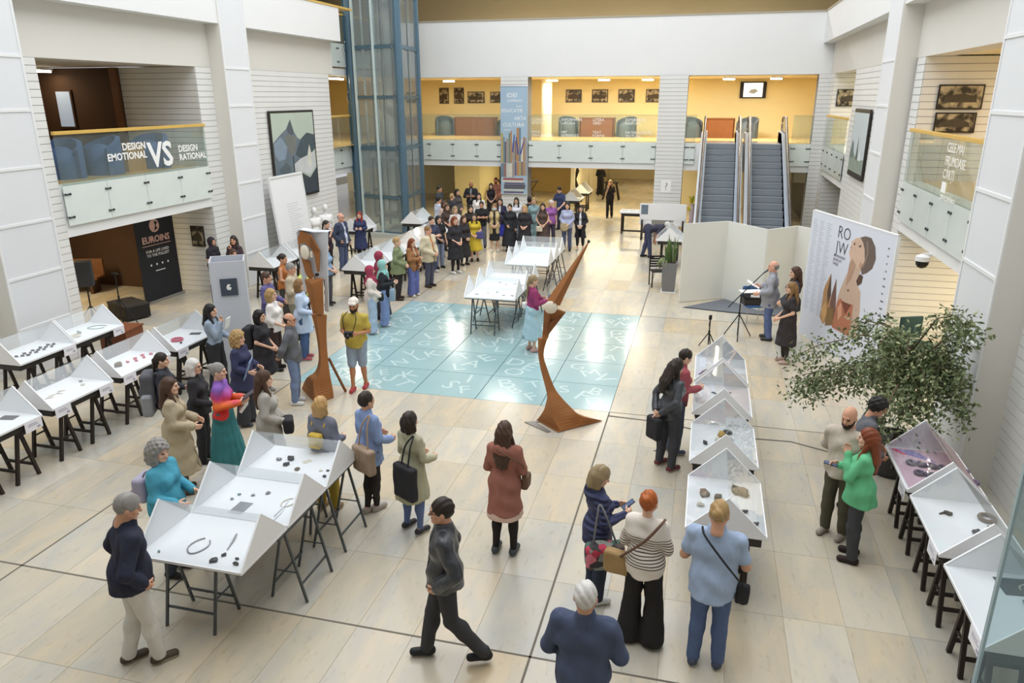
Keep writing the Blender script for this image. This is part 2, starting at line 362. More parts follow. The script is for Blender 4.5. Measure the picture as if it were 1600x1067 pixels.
# ground-floor hall at the back
bx('wall_back', -20, XR + 6, 50, 50.2, 0, 3.0, CREAM2); bx('ceiling', -20, XR + 6, 38.2, 50, 2.95, 3.1, CREAM2)
bx('wall_back', -12.2, -10.9, 36, 40, 0, ZS, CREAM); bx('wall_back', -20, -10.9, 39.8, 40, 0, ZS, CREAM2)
bx('wall_back', -10.9, -6.3, 42, 42.2, 0, 3.0, mat('ochre_wall', '#cdb277', .7, .04, 1))
bx('wall_back', -6.4, -6.2, 36.5, 50, 0, 3.0, CREAM2); bx('wall_right', 3.3, 3.5, 34, 50, 0, ZS, CREAM)
bx('wall_back', -1.2, 4.0, 37.8, 38.0, 0, ZS, CREAM2)
# near gallery the picture is taken from
bx('floor', -13, 4.6, -3, 1.2, 3.1, Z2, SLABW)
# ------------------------------------------------------------------ implicit surfaces for bodies and clothes
class Field:
    def __init__(s, lo, hi, h):
        s.h = h; s.lo = np.array(lo, np.float32) - 2.5 * h
        n = np.ceil((np.array(hi) + 2.5 * h - s.lo) / h).astype(int) + 1
        s.ax = [(s.lo[i] + h * np.arange(n[i])).astype(np.float32) for i in range(3)]
        s.D = np.full(n, 0.5, np.float32)
    def _block(s, lo, hi):
        sl = []
        for i in range(3):
            a = np.searchsorted(s.ax[i], lo[i]); b = np.searchsorted(s.ax[i], hi[i])
            if b <= a: return None
            sl.append(slice(a, b))
        return tuple(sl)
    def _grid(s, sl):
        return s.ax[0][sl[0]][:, None, None], s.ax[1][sl[1]][None, :, None], s.ax[2][sl[2]][None, None, :]
    def _merge(s, sl, d, k):
        e = s.D[sl]
        if k <= 0: s.D[sl] = np.minimum(e, d); return
        h = np.clip(0.5 + 0.5 * (e - d) / k, 0, 1); s.D[sl] = e + (d - e) * h - k * h * (1 - h)
    def cone(s, a, b, ra, rb, k=0.04, sy=1.0):
        a = np.array(a, np.float32); b = np.array(b, np.float32); R = max(ra, rb) + k * 1.6 + 2.2 * s.h
        sl = s._block(np.minimum(a, b) - R, np.maximum(a, b) + R)
        if sl is None: return s
        x, y, z = s._grid(sl); d = b - a; L = float(d @ d) + 1e-9
        t = np.clip(((x - a[0]) * d[0] + (y - a[1]) * d[1] + (z - a[2]) * d[2]) / L, 0, 1)
        q = np.sqrt((x - a[0] - t * d[0]) ** 2 + ((y - a[1] - t * d[1]) * sy) ** 2 + (z - a[2] - t * d[2]) ** 2)
        s._merge(sl, q - (ra + (rb - ra) * t), k); return s
    def ball(s, c, r, k=0.02):
        c = np.array(c, np.float32); r = np.array(r if hasattr(r, '__len__') else (r, r, r), np.float32); R = r.max() + k * 1.6 + 2.2 * s.h
        sl = s._block(c - R, c + R)
        if sl is None: return s
        x, y, z = s._grid(sl); q = np.sqrt(((x - c[0]) / r[0]) ** 2 + ((y - c[1]) / r[1]) ** 2 + ((z - c[2]) / r[2]) ** 2)
        s._merge(sl, (q - 1) * r.min(), k); return s
    def box(s, c, e, r, k=0.01):
        c = np.array(c, np.float32); e = np.array(e, np.float32); R = e.max() + r + k * 2 + 2.2 * s.h
        sl = s._block(c - R, c + R)
        if sl is None: return s
        x, y, z = s._grid(sl); qx, qy, qz = abs(x - c[0]) - e[0] + r, abs(y - c[1]) - e[1] + r, abs(z - c[2]) - e[2] + r
        d = np.sqrt(np.maximum(qx, 0) ** 2 + np.maximum(qy, 0) ** 2 + np.maximum(qz, 0) ** 2) + np.minimum(np.maximum(qx, np.maximum(qy, qz)), 0) - r
        s._merge(sl, d, k); return s
    def cut(s, fn):                       # keep where fn(x,y,z) < 0
        x, y, z = s._grid((slice(None),) * 3); s.D = np.maximum(s.D, fn(x, y, z).astype(np.float32)); return s
    def bend(s, fn):                      # displacement
        x, y, z = s._grid((slice(None),) * 3); s.D = s.D + fn(x, y, z).astype(np.float32); return s
    def nets(s):
        D = s.D; ins = D < 0; n = D.shape; cs = tuple(i - 1 for i in n)
        cnt = np.zeros(cs, np.float32); P = [np.zeros(cs, np.float32) for _ in range(3)]; crosses = []
        for a in range(3):
            s0 = [slice(None)] * 3; s1 = [slice(None)] * 3; s0[a] = slice(0, -1); s1[a] = slice(1, None)
            A, B = D[tuple(s0)], D[tuple(s1)]; m = ins[tuple(s0)] != ins[tuple(s1)]
            t = np.where(m, A / np.where(m, A - B, 1), 0).astype(np.float32); mf = m.astype(np.float32); crosses.append((m, ins[tuple(s0)]))
            o1, o2 = [i for i in range(3) if i != a]
            for u in (0, 1):
                for v in (0, 1):
                    q = [slice(None)] * 3; q[o1] = slice(u, n[o1] - 1 + u); q[o2] = slice(v, n[o2] - 1 + v); q = tuple(q)
                    cnt += mf[q]; P[a] += t[q]
                    if u: P[o1] += mf[q]
                    if v: P[o2] += mf[q]
        act = np.nonzero(cnt > 0); c = cnt[act]
        V = np.stack([(P[a][act] / c + act[a]) * s.h + s.lo[a] for a in range(3)], 1)
        idx = np.full(cs, -1, np.int64); idx[act] = np.arange(len(c)); Q = []
        for a in range(3):
            m, i0 = crosses[a]; o1, o2 = [(1, 2), (2, 0), (0, 1)][a]
            q = [slice(None)] * 3; q[o1] = slice(1, n[o1] - 1); q[o2] = slice(1, n[o2] - 1)
            w = np.nonzero(m[tuple(q)]); inn = i0[tuple(q)][w]; g = [w[0].copy(), w[1].copy(), w[2].copy()]; g[o1] = g[o1] + 1; g[o2] = g[o2] + 1
            def at(d1, d2):
                e = [g[0], g[1], g[2]]; e[o1] = e[o1] + d1; e[o2] = e[o2] + d2; return idx[e[0], e[1], e[2]]
            f = np.stack([at(-1, -1), at(0, -1), at(0, 0), at(-1, 0)], 1); f[~inn] = f[~inn][:, ::-1]; Q.append(f)
        return V.astype(np.float32), np.concatenate(Q)
def np_mesh(name, parts, mats):
    """parts: list of (verts, quads, material index array or int)"""
    V = []; Fq = []; MI = []; b = 0
    for v, q, m in parts:
        V.append(v); Fq.append(q + b); b += len(v); MI.append(np.full(len(q), m, np.int32) if np.isscalar(m) else m)
    V = np.concatenate(V); Fq = np.concatenate(Fq).astype(np.int32); MI = np.concatenate(MI).astype(np.int32)
    me = bpy.data.meshes.new(name); me.vertices.add(len(V)); me.vertices.foreach_set('co', V.ravel())
    me.loops.add(len(Fq) * 4); me.loops.foreach_set('vertex_index', Fq.ravel())
    me.polygons.add(len(Fq)); me.polygons.foreach_set('loop_start', np.arange(0, len(Fq) * 4, 4, dtype=np.int32))
    me.polygons.foreach_set('use_smooth', np.ones(len(Fq), bool))
    for m in mats: me.materials.append(m)
    me.polygons.foreach_set('material_index', MI); me.update(calc_edges=True); return me

# ------------------------------------------------------------------ heads, hair and hands (cached templates)
LODS = {0: (.016, .0145, .0062, .0056), 1: (.023, .021, .009, .0085), 2: (.030, .027, .013, .012)}   # body, cloth, head, hand
_cache = {}
def head_tpl(lod, male):
    k = ('head', lod, male)
    if k in _cache: return _cache[k]
    h = LODS[lod][2]; f = Field((-.10, -.12, -.17), (.10, .15, .15), h)
    f.ball((0, -.012, .03), (.078, .098, .098), .01)
    f.cone((0, .035, -.02), (0, .048, -.078), .058, .036, .035)
    for s_ in (-1, 1):
        f.cone((s_ * .045, .0, -.05), (s_ * .022, .055, -.088), .028, .022, .03)
        f.ball((s_ * .080, -.008, -.012), (.012, .022, .032), .008)
        f.ball((s_ * .042, .062, -.028), (.022, .02, .02), .02)
    f.cone((0, .086, .012), (0, .108, -.026), .009, .0145, .012)
    f.cone((-.028, .082, .028), (.028, .082, .028), .012, .012, .015)
    f.cone((-.016, .086, -.058), (.016, .086, -.058), .010, .010, .01)
    f.ball((0, .072, -.094), (.022, .02, .016) if male else (.017, .018, .014), .015)
    f.cone((0, -.02, -.06), (0, -.03, -.16), .056 if male else .048, .058 if male else .049, .03)
    V, Q = f.nets(); c = V[Q].mean(1); MI = np.zeros(len(Q), np.int32)
    ex = (np.abs(np.abs(c[:, 0]) - .032) / .0165) ** 2 + ((c[:, 2] - .006) / .0085) ** 2
    MI[(ex < 1) & (c[:, 1] > .04)] = 1
    MI[(np.abs(np.abs(c[:, 0]) - .034) < .018) & (np.abs(c[:, 2] - .027) < (.0035 if lod == 0 else .0045)) & (c[:, 1] > .05)] = 2
    MI[(np.abs(c[:, 0]) < .024) & (np.abs(c[:, 2] + .058) < .0085) & (c[:, 1] > .075)] = 3
    _cache[k] = (V, Q, MI); return _cache[k]
def hand_tpl(lod, curl):
    """right hand hanging from the wrist at the origin, fingers towards -z, palm towards -x, thumb towards +y"""
    k = ('hand', lod, curl)
    if k in _cache: return _cache[k]
    h = LODS[lod][3]; f = Field((-.09, -.06, -.21), (.04, .09, .03), h)
    f.cone((0, 0, .02), (0, 0, -.02), .026, .026, .01)
    f.cone((0, -.02, -.03), (0, -.024, -.085), .017, .016, .012).cone((0, .018, -.03), (0, .024, -.085), .017, .016, .012).cone((0, 0, -.03), (0, 0, -.088), .018, .016, .012)
    for j, (y, L) in enumerate(((.027, .070), (.009, .080), (-.010, .074), (-.027, .058))):
        p = np.array((0, y, -.088)); a = 0.12; d = L * .42
        for i, r in enumerate((.0095, .0088, .0078)):
            a += curl * (0.45, .6, .45)[i]; q = p + d * np.array((-math.sin(a), 0, -math.cos(a))); f.cone(p, q, r, r * .94, .004); p = q; d *= .78
    t0 = np.array((-.006, .022, -.026)); t1 = t0 + np.array((-.014, .026, -.026)); t2 = t1 + np.array((-.016 * (1 + curl), .008, -.028))
    f.cone(t0, t1, .0135, .0115, .012); f.cone(t1, t2, .0112, .009, .004)
    V, Q = f.nets(); _cache[k] = (V, Q, np.zeros(len(Q), np.int32)); return _cache[k]
def hair_mesh(style, lod, seed=0):
    k = ('hair', style, lod, seed)
    if k in _cache: return _cache[k]
    h = LODS[lod][2] * 1.15; f = Field((-.20, -.26, -.50), (.20, .16, .20), h)
    if style == 'ribbed': style = 'short'
    big = {'curly': .028, 'afro': .02, 'bob': .008, 'long': .007, 'wavy': .01}.get(style, .004)
    if style == 'fringe':
        f.ball((0, -.016, .02), (.083, .103, .105), .01)
        f.cut(lambda x, y, z: np.maximum(z - .035 + .25 * y, -.075 - z)).cut(lambda x, y, z: y - .02)
    elif style == 'beard':
        f.cone((0, .045, -.06), (0, .062, -.10), .045, .040, .03)
        for s_ in (-1, 1): f.cone((s_ * .062, .0, -.02), (s_ * .04, .045, -.085), .020, .026, .03)
        f.cut(lambda x, y, z: z + .045 - .0 * y - .35 * np.maximum(np.abs(x) - .045, 0) * 10).cut(lambda x, y, z: .012 - np.sqrt((x / 1.8) ** 2 + (z + .058) ** 2 + np.minimum(y - .06, 0) ** 2))
    elif style == 'hat':
        f.ball((0, -.012, .055), (.095, .115, .085), .01); f.cut(lambda x, y, z: .042 - z); f.cone((-.04, .11, .05), (.04, .11, .05), .014, .014, .03)
        f.cone((-.05, .09, .05), (.05, .09, .05), .02, .02, .03)
    elif style == 'hijab':
        f.ball((0, -.015, .02), (.098, .122, .126), .01).cone((0, .0, -.08), (0, .01, -.19), .088, .10, .05).cone((-.1, .0, -.23), (.1, .0, -.23), .07, .07, .06)
        f.cone((0, .09, -.2), (0.02, .12, -.36), .05, .035, .05).cone((0, -.08, -.2), (0.0, -.13, -.34), .06, .05, .05)
        f.cut(lambda x, y, z: -(np.sqrt((x / .062) ** 2 + ((y - .12) / .10) ** 2 + ((z + .015) / .086) ** 2) - 1) * .062)
    else:
        f.ball((0, -.014, .03), (.083 + big, .104 + big, .104 + big), .01)
        sgn = 1 if seed % 2 else -1
        f.cut(lambda x, y, z: .80 * y - .60 * z - (.030 + .02 * np.exp(-((x - sgn * .03) / .03) ** 2)))
        if style in ('short', 'crop', 'bun', 'ponytail', 'up', 'afro', 'curly'): f.cut(lambda x, y, z: -.072 - z + .5 * np.maximum(y, 0))
        if style == 'bun': f.ball((0, -.115, .03), (.045, .04, .045), .015)
        if style == 'up': f.ball((0, -.10, .075), (.05, .045, .045), .02)
        if style == 'ponytail': f.ball((0, -.118, .02), .026, .015); f.cone((0, -.125, .01), (.01, -.14, -.20), .030, .018, .02)
        if style == 'tail': f.ball((0, -.112, -.02), .03, .02); f.cone((0, -.118, -.03), (-.01, -.14, -.34), .034, .02, .02)
        if style in ('bob', 'curly'):
            for s_ in (-1, 1): f.cone((s_ * .062, -.02, 0), (s_ * .066, -.005, -.115), .036 + big, .030 + big, .03)
            f.cone((-.04, -.075, 0), (-.04, -.07, -.11), .045 + big, .042 + big, .03).cone((.04, -.075, 0), (.04, -.07, -.11), .045 + big, .042 + big, .03)
        if style in ('long', 'wavy'):
            for s_ in (-1, 1):
                f.cone((s_ * .066, -.02, .0), (s_ * .088, .03, -.20), .030, .034, .03); f.cone((s_ * .088, .03, -.2), (s_ * .09, .075, -.34), .034, .018, .03)
                f.cone((s_ * .045, -.075, 0), (s_ * .06, -.115, -.24), .052, .045, .03); f.cone((s_ * .06, -.115, -.24), (s_ * .045, -.12, -.40), .045, .024, .03)
            f.cone((0, -.09, 0), (0, -.125, -.26), .05, .045, .03).cone((0, -.125, -.26), (0, -.13, -.42), .045, .02, .03)
        if style in ('curly', 'afro'):
            f.bend(lambda x, y, z: .010 * np.sin(75 * x + 9 * seed) * np.sin(70 * y + 3) * np.sin(72 * z + seed))
        else: f.bend(lambda x, y, z: .0028 * np.sin(95 * x + 60 * y + 8 * np.sin(9 * z) + seed))
        f.cut(lambda x, y, z: -(np.sqrt((x / .064) ** 2 + ((y - .115) / .075) ** 2 + ((z + .03) / .098) ** 2) - 1) * .064)
    V, Q = f.nets(); me = np_mesh('hair', [(V, Q, 0)], [MATS['hair_dark']]); _cache[k] = me; return me
mat('hair_dark', '#2a2019', 0.5, 0.2, 30)
# ------------------------------------------------------------------ people
EYE = mat('eye', '#3a2f2a', 0.2); BROW = mat('eyebrow', '#40302a', 0.7); LIP = mat('lips', '#b06a62', 0.45)
SKINS = {'fair': '#e3b79d', 'mid': '#d3a083', 'tan': '#b9825f', 'rosy': '#dfa88f'}
HAIRS = {'black': '#1c1817', 'brown': '#4a3325', 'dark': '#2f231c', 'auburn': '#7a3b1e', 'orange': '#a8571c', 'red': '#8c2a1c', 'blond': '#b8925c',
         'ash': '#93805f', 'grey': '#8d8a86', 'white': '#d3d0cb', 'sandy': '#86653f', 'gold': '#a98a5a'}
def skin(k): return mat('skin_' + k, SKINS[k], 0.5, 0.05, 14, spec=0.35)
def hairm(k): return mat('hair_' + k, HAIRS[k], 0.5, 0.25, 40)
def cloth(c, rough=0.85, bump=0.25, key=None):
    k = key or 'cloth_' + str(c)
    if k in MATS: return MATS[k]
    h = c.lstrip('#'); v = [int(h[i:i + 2], 16) / 255 for i in (0, 2, 4)]; g = sum(v) / 3
    v = tuple(min(1, (x * .86 + g * .14) * .93 + .055) for x in v)  # greyed and lifted; the paler blacks put haze into the cloth colour
    m = mat(k, v, rough, 0.15, 7, spec=0.2, bump=.42 if bump > .12 else bump, bscale=13 if bump > .12 else 60)
    for n in list(m.node_tree.nodes):
        if n.type == 'BUMP':
            n.inputs['Distance'].default_value = .055; nz = n.inputs['Height'].links[0].from_node; nt = m.node_tree; mp = nt.nodes.new('ShaderNodeMapping'); mp.inputs['Scale'].default_value = (1, 1, .38); mp.inputs['Rotation'].default_value = (.3, .4, 0)
            nt.links.new(nz.inputs['Vector'].links[0].from_socket, mp.inputs[0]); nt.links.new(mp.outputs[0], nz.inputs['Vector']); nz.inputs['Detail'].default_value = 1.5
    return m
ARMS = {  # right arm: elbow, wrist, palm curl
    'down': ((.255, -.03, 1.13), (.262, .06, .885), .5), 'clasp': ((.275, -.02, 1.14), (.075, .215, .985), .7), 'cross': ((.27, .07, 1.15), (-.03, .215, 1.165), .5),
    'phone': ((.255, .0, 1.13), (.115, .27, 1.16), .9), 'back': ((.285, -.11, 1.14), (.07, -.205, .955), .7), 'pocket': ((.30, -.09, 1.14), (.215, .06, .96), .9),
    'chin': ((.20, .14, 1.15), (.06, .19, 1.39), .9), 'hip': ((.36, -.05, 1.16), (.20, .09, 1.04), .7), 'table': ((.27, .12, 1.12), (.18, .33, 1.0), .4),
    'point': ((.27, .10, 1.16), (.22, .34, 1.22), .6), 'swing': ((.27, -.10, 1.14), (.27, -.10, .89), .6), 'reach': ((.24, .16, 1.22), (.17, .40, 1.13), .3), 'front': ((.265, .02, 1.13), (.19, .24, 1.06), .6)}
def person(name_label, xy, heading, h=1.70, lod=1, sex='f', hair=('long', 'brown'), skin_k='fair', top=('#333333', 'long', .90), bottom=('trousers', '#222222'),
           shoes=('#1c1c1c', None), arms=('down', 'down'), legs='stand', lean=0.0, head=(0, 0), fat=1.0, inner=None, collar=None, hood=None, beard=None, extra=(), group=None,
           top_mat=None, bot_mat=None, stance=1.0, sleeve_mat=None, seed=0, glasses=None, legwear=None, facemask=None):
    hb, hc, hh, hd = LODS[lod]; male = sex == 'm'; rs = np.random.RandomState(seed + 11)
    root = thing('person', name_label, 'person', (xy[0], xy[1], 0), -math.radians(heading), group, h / 1.75)
    R = lambda p: np.array(p, np.float32)
    ca, sa = math.cos(lean), math.sin(lean); pz = .95
    def L(p):
        y, z = p[1], p[2] - pz
        return R((p[0], y * ca + z * sa, pz + z * ca - y * sa)) if p[2] > pz - .001 else R(p)
    sw = .184 if male else .157; sw *= (.5 + .5 * fat)
    hx = .088 if male else .09
    def arm(i):
        s_ = 1 if i == 0 else -1; e, w, c = ARMS[arms[i]]; k = sw / .192
        m = lambda p: L((s_ * p[0] * (k if p[0] > .15 else 1), p[1], p[2]))
        return m((.188, 0, 1.395)), m(e), m(w), c, s_
    A = [arm(0), arm(1)]
    wd = .085 * stance + .015
    if legs == 'walk': K = [((.08, .13, .50), (.075, .20, .10), 0.0), ((-.08, -.04, .50), (-.08, -.34, .125), 0.8)]
    elif legs == 'step': K = [((.085, .07, .50), (.085, .10, .09), 0.0), ((-.085, -.01, .50), (-.09, -.12, .09), 0.0)]
    elif legs == 'cross': K = [((.06, .04, .50), (.0, .06, .09), 0.0), ((-.07, .02, .50), (-.05, -.05, .09), 0.0)]
    else: K = [((wd, .025, .50), (wd + .01, -.01, .09), 0.0), ((-wd, .015, .50), (-wd - .01, -.02 - .03 * rs.rand(), .09), 0.0)]
    LG = [(R((hx, 0, .92)), R(K[0][0]), R(K[0][1])), (R((-hx, 0, .92)), R(K[1][0]), R(K[1][1]))]
    def torso(f, off, lo=0.0, k=.07):
        w = fat
        cr = (.108 if male else .098) * (.6 + .4 * w) + off; f.cone(L((-.082 * w, .0, 1.28)), L((.082 * w, .0, 1.28)), cr, cr, k)
        f.cone(L((-sw + .05, -.005, 1.392)), L((sw - .05, -.005, 1.392)), .055 + off, .055 + off, .06)
        wr = (.106 if male else .086) * w
        f.cone(L((-.055 * w, .01 * w, 1.11)), L((.055 * w, .01 * w, 1.11)), wr + off, wr + off, k)
        f.cone(L((-.075 * w, -.005, .955)), L((.075 * w, -.005, .955)), (.108 if male else .112) * (.5 + .5 * w) + off, (.108 if male else .112) * (.5 + .5 * w) + off, k)
        if not male:
            for s_ in (-1, 1): f.ball(L((s_ * .068, .085, 1.265)), .062 + off * .9, .05)
    def armp(f, i, off, upto=1.0, k=.03, cuff=0.0):
        S, E, W, c, s_ = A[i]; q = .5 + .5 * fat
        f.cone(S, E if upto > .5 else S + (E - S) * upto * 2, (.049 if male else .041) * q + off, (.041 if male else .035) * q + off, k)
        if upto > .5:
            t = (upto - .5) * 2; f.cone(E, E + (W - E) * t, (.042 if male else .037) * q + off, (.029 if male else .025) * (2 - t) + off + cuff, .02)
    def legp(f, i, off, upto=1.0, flare=0.0, k=.03):
        H_, Kn, An = LG[i]; q = .5 + .5 * fat
        f.cone(H_, Kn if upto > .5 else H_ + (Kn - H_) * upto * 2, .086 * q + off, .055 + off + (flare * .3), k)
        if upto > .5:
            t = (upto - .5) * 2; f.cone(Kn, Kn + (An - Kn) * t, .055 + off + flare * .3, .038 + off + flare, .02)
            if flare < .02: f.ball(Kn + (An - Kn) * .3 + R((0, -.02, 0)), (.05 + off, .052 + off, .10), .04)
    # --- body: one continuous surface
    allp = [L((0, 0, 1.5))] + [p for a in A for p in a[:3]] + [p for l in LG for p in l]
    lo = np.min(allp, 0) - .17; hi = np.max(allp, 0) + .17; lo[2] = 0
    f = Field(lo, hi, hb); torso(f, -.004)
    hp = L((0, .012, 1.615)); nk = L((0, -.012, 1.43))
    f.cone(nk, hp + (nk - hp) * .35, .056 if male else .047, .052 if male else .045, .04)
    for i in (0, 1):
        armp(f, i, -.002 if bottom[0] else 0); legp(f, i, -.004)
        An = LG[i][2]; f.cone(An + R((0, -.01, -.03)), An + R((0, .10, -.055)), .034, .026, .03)
    V, Q = f.nets(); parts = [(V, Q, 0)]
    hy, hpit = math.radians(head[0]), math.radians(head[1])
    Rh = (Matrix.Rotation(-hy, 3, 'Z') @ Matrix.Rotation(hpit - lean * .35, 3, 'X'))
    Rn = np.array(Rh, np.float32); hv, hq, hm = head_tpl(lod, male); parts.append((hv @ Rn.T + hp, hq, hm))
    for i in (0, 1):
        S, E, W, c, s_ = A[i]; d = (W - E) / np.linalg.norm(W - E); tv, tq, tm = hand_tpl(lod, c)
        hvx = tv.copy(); qq = tq
        if s_ < 0: hvx[:, 0] *= -1; qq = tq[:, ::-1]
        up = -d; fw = R((0, 1, 0)) if abs(d[1]) < .75 else R((0, 0, 1))
        if arms[i] in ('clasp', 'cross', 'phone', 'back', 'chin', 'front', 'table', 'reach', 'point', 'hip'): fw = R((0, 0, 1)) if abs(d[2]) < .85 else R((0, 1, 0))
        x = np.cross(fw, up); x /= np.linalg.norm(x); y = np.cross(up, x); parts.append(((hvx[:, 0:1] * x + hvx[:, 1:2] * y + hvx[:, 2:3] * up + W).astype(np.float32), qq, tm))
    link('body', np_mesh('body', parts, [skin(skin_k), EYE, BROW, LIP]), root)
    # --- hair
    eul = Rh.to_euler(); hl = Vector(hp.tolist())
    for st, colr in [hair] + ([('beard', beard)] if beard else []) + list(extra):
        if st is None: continue
        nm = {'hijab': 'headscarf', 'hat': 'cap', 'beard': 'beard'}.get(st, 'hair')
        link(nm, hair_mesh(st, lod, seed % 3), root, hl, eul, hairm(colr) if colr in HAIRS else cloth(colr, .8, .15))
    if glasses:
        g = MB()
        for s_ in (-1, 1):
            c = Vector((s_ * .034, .099, .004)); g.tube([c + Vector((.026 * math.cos(a), 0, .019 * math.sin(a))) for a in np.linspace(0, 2 * PI, 13)[:-1]], .0028, 5, True)
            g.bar((s_ * .06, .095, .01), (s_ * .082, .0, .008), .004)
        g.bar((-.009, .1, .006), (.009, .1, .006), .004); g.build('glasses', BLACK, root, hl, eul)
    ph = rs.rand(6) * 6
    wr = lambda amp: (lambda x, y, z: amp * (np.sin(31 * z + 14 * x + ph[0]) * np.sin(9 * x + 5 * y + ph[1]) + .6 * np.sin(19 * x - 23 * y + 12 * z + ph[2])))
    if legwear:
        f = Field((lo[0], lo[1], .0), (hi[0], hi[1], 1.0), hc)
        for i in (0, 1): legp(f, i, .004)
        f.cut(lambda x, y, z: .06 - z); V, Q = f.nets(); link('tights', np_mesh('tights', [(V, Q, 0)], [cloth(legwear)]), root)
    if facemask:
        f = Field((-.08, .0, -.12), (.08, .14, .0), .01); f.cone((-.03, .055, -.055), (.03, .055, -.055), .055, .055, .02); f.cut(lambda x, y, z: np.maximum(.045 - y, np.maximum(z + .018, -.105 - z))); V, Q = f.nets()
        link('face_mask', np_mesh('face_mask', [(V, Q, 0)], [cloth('#b9d2d6')]), root, hl, eul)
    # --- lower garment
    kind, bc = bottom[0], bottom[1]; bm_ = bot_mat or cloth(bc or '#222222')
    if kind:
        f = Field((lo[0], lo[1], .0), (hi[0], hi[1], 1.06), hc)
        hipr = (.112 if male else .116) * (.5 + .5 * fat) + .012
        f.cone((-.075 * fat, -.005, .955), (.075 * fat, -.005, .955), hipr, hipr, .05)
        if kind in ('trousers', 'flare', 'wide', 'shorts', 'leggings', 'cropped'):
            off = {'leggings': .003, 'trousers': .014, 'wide': .030, 'flare': .010, 'shorts': .026, 'cropped': .012}[kind]
            up = {'shorts': .48, 'cropped': .86}.get(kind, 1.0); fl_ = {'flare': .085, 'wide': .055, 'trousers': .012}.get(kind, 0)
            for i in (0, 1): legp(f, i, off, up, fl_)
            f.cut(lambda x, y, z: (.035 if kind == 'flare' else .055) - z)
        else:                                 # skirts: ('skirt', colour, hem, radius)
            hem, r1 = bottom[2], bottom[3]
            f.cone((0, 0, 1.0), (0, 0, hem - .02), .14 * fat, r1, .04)
            if len(bottom) > 4: f.bend(lambda x, y, z: bottom[4] * np.clip((1.0 - z) * 1.6, 0, 1) * np.sin(15 * np.arctan2(y, x) + ph[3]))
            f.cut(lambda x, y, z: hem - z)
        f.cut(lambda x, y, z: z - 1.05); f.bend(wr(.0035)); V, Q = f.nets()
        link('skirt' if kind == 'skirt' else ('shorts' if kind == 'shorts' else 'trousers'), np_mesh('trousers', [(V, Q, 0)], [bm_]), root)
    # --- inner shirt, top, sleeves
    def upper(nm, col, slv, hem, off, m=None, open_=0.0, flare=0.0, collar_=False):
        if isinstance(slv, str): slv = {'long': 1.0, 'short': .34, 'mid': .62, 'none': 0.0, 'three': .82}[slv]
        pts = np.array([p for a in A for p in a[:3]] + [L((0, .1, 1.2)), (0, 0, hem)]); l2, h2 = pts.min(0) - .2, pts.max(0) + .2; l2[2] = hem - .02
        f = Field(l2, h2, hc); torso(f, off)
        if hem < .9: f.cone((0, 0, 1.0), (0, 0, hem - .03), .145 * fat + off, .155 * fat + off + flare, .06)
        f.cone(nk, nk + (hp - nk) * .25, .066 + off * .6, .06 + off * .4, .03)
        if collar_: f.cone(nk + (hp - nk) * .1, nk + (hp - nk) * .42, .076 + off * .4, .070 + off * .3, .015)
        if hood: f.ball(L((0, -.095, 1.43)), (.13, .065, .095), .04)
        if slv > 0:
            for i in (0, 1): armp(f, i, off + .004, slv, .03, .006)
        if open_:
            f.cut(lambda x, y, z: -np.maximum(np.abs(x) - open_ * (.55 + .9 * np.clip(1.45 - z, 0, 1)), -y + .02))
        f.cut(lambda x, y, z: np.maximum(hem - z, z - (float(nk[2]) + (.085 if collar_ or hood else .055)) - .9 * np.maximum(np.abs(x) - .3, 0)) if lean < .2 else hem - z)
        f.bend(wr(.0075)); V, Q = f.nets()
        return link(nm, np_mesh(nm, [(V, Q, 0)], [m or cloth(col)]), root)
    if inner: upper('shirt', inner[0], inner[1], inner[2], .010)
    op = top[3] if len(top) > 3 else 0; fl2 = top[4] if len(top) > 4 else 0
    nm = 'coat' if (top[2] < .75 and op) else 'jacket' if op else ('dress' if top[2] < .68 else 'top')
    upper(nm, top[0], top[1], top[2], .026 if op else .016, top_mat, op, fl2, bool(collar))
    # --- shoes
    for i in (0, 1):
        An = LG[i][2]; lift = K[i][2]; f = Field((An[0] - .08, An[1] - .14, -.01), (An[0] + .08, An[1] + .22, .22), min(hc, .016))
        bt = shoes[2] if len(shoes) > 2 else .0; zc = An[2] - .09
        f.cone((An[0], An[1] - .045, zc + .045), (An[0] * 1.05, An[1] + .13, zc + .038), .043, .040, .03, 1.0).cone((An[0], An[1] - .02, zc + .05), (An[0], An[1] - .005, zc + .085 + bt), .044, .046, .03)
        f.cut(lambda x, y, z: np.maximum(zc + .002 - z, z - (zc + .085 + bt)))
        V, Q = f.nets(); c = V[Q].mean(1)[:, 2]
        link('shoe', np_mesh('shoe', [(V, Q, (c < zc + .026).astype(np.int32) if shoes[1] else 0)], [cloth(shoes[0], .5, .05), cloth(shoes[1] or '#111111', .6, .05)]), root)
    return root
LEATHER = mat('black_leather', '#3a3d43', .32, .2, 12, spec=.6, bump=.35, bscale=30)
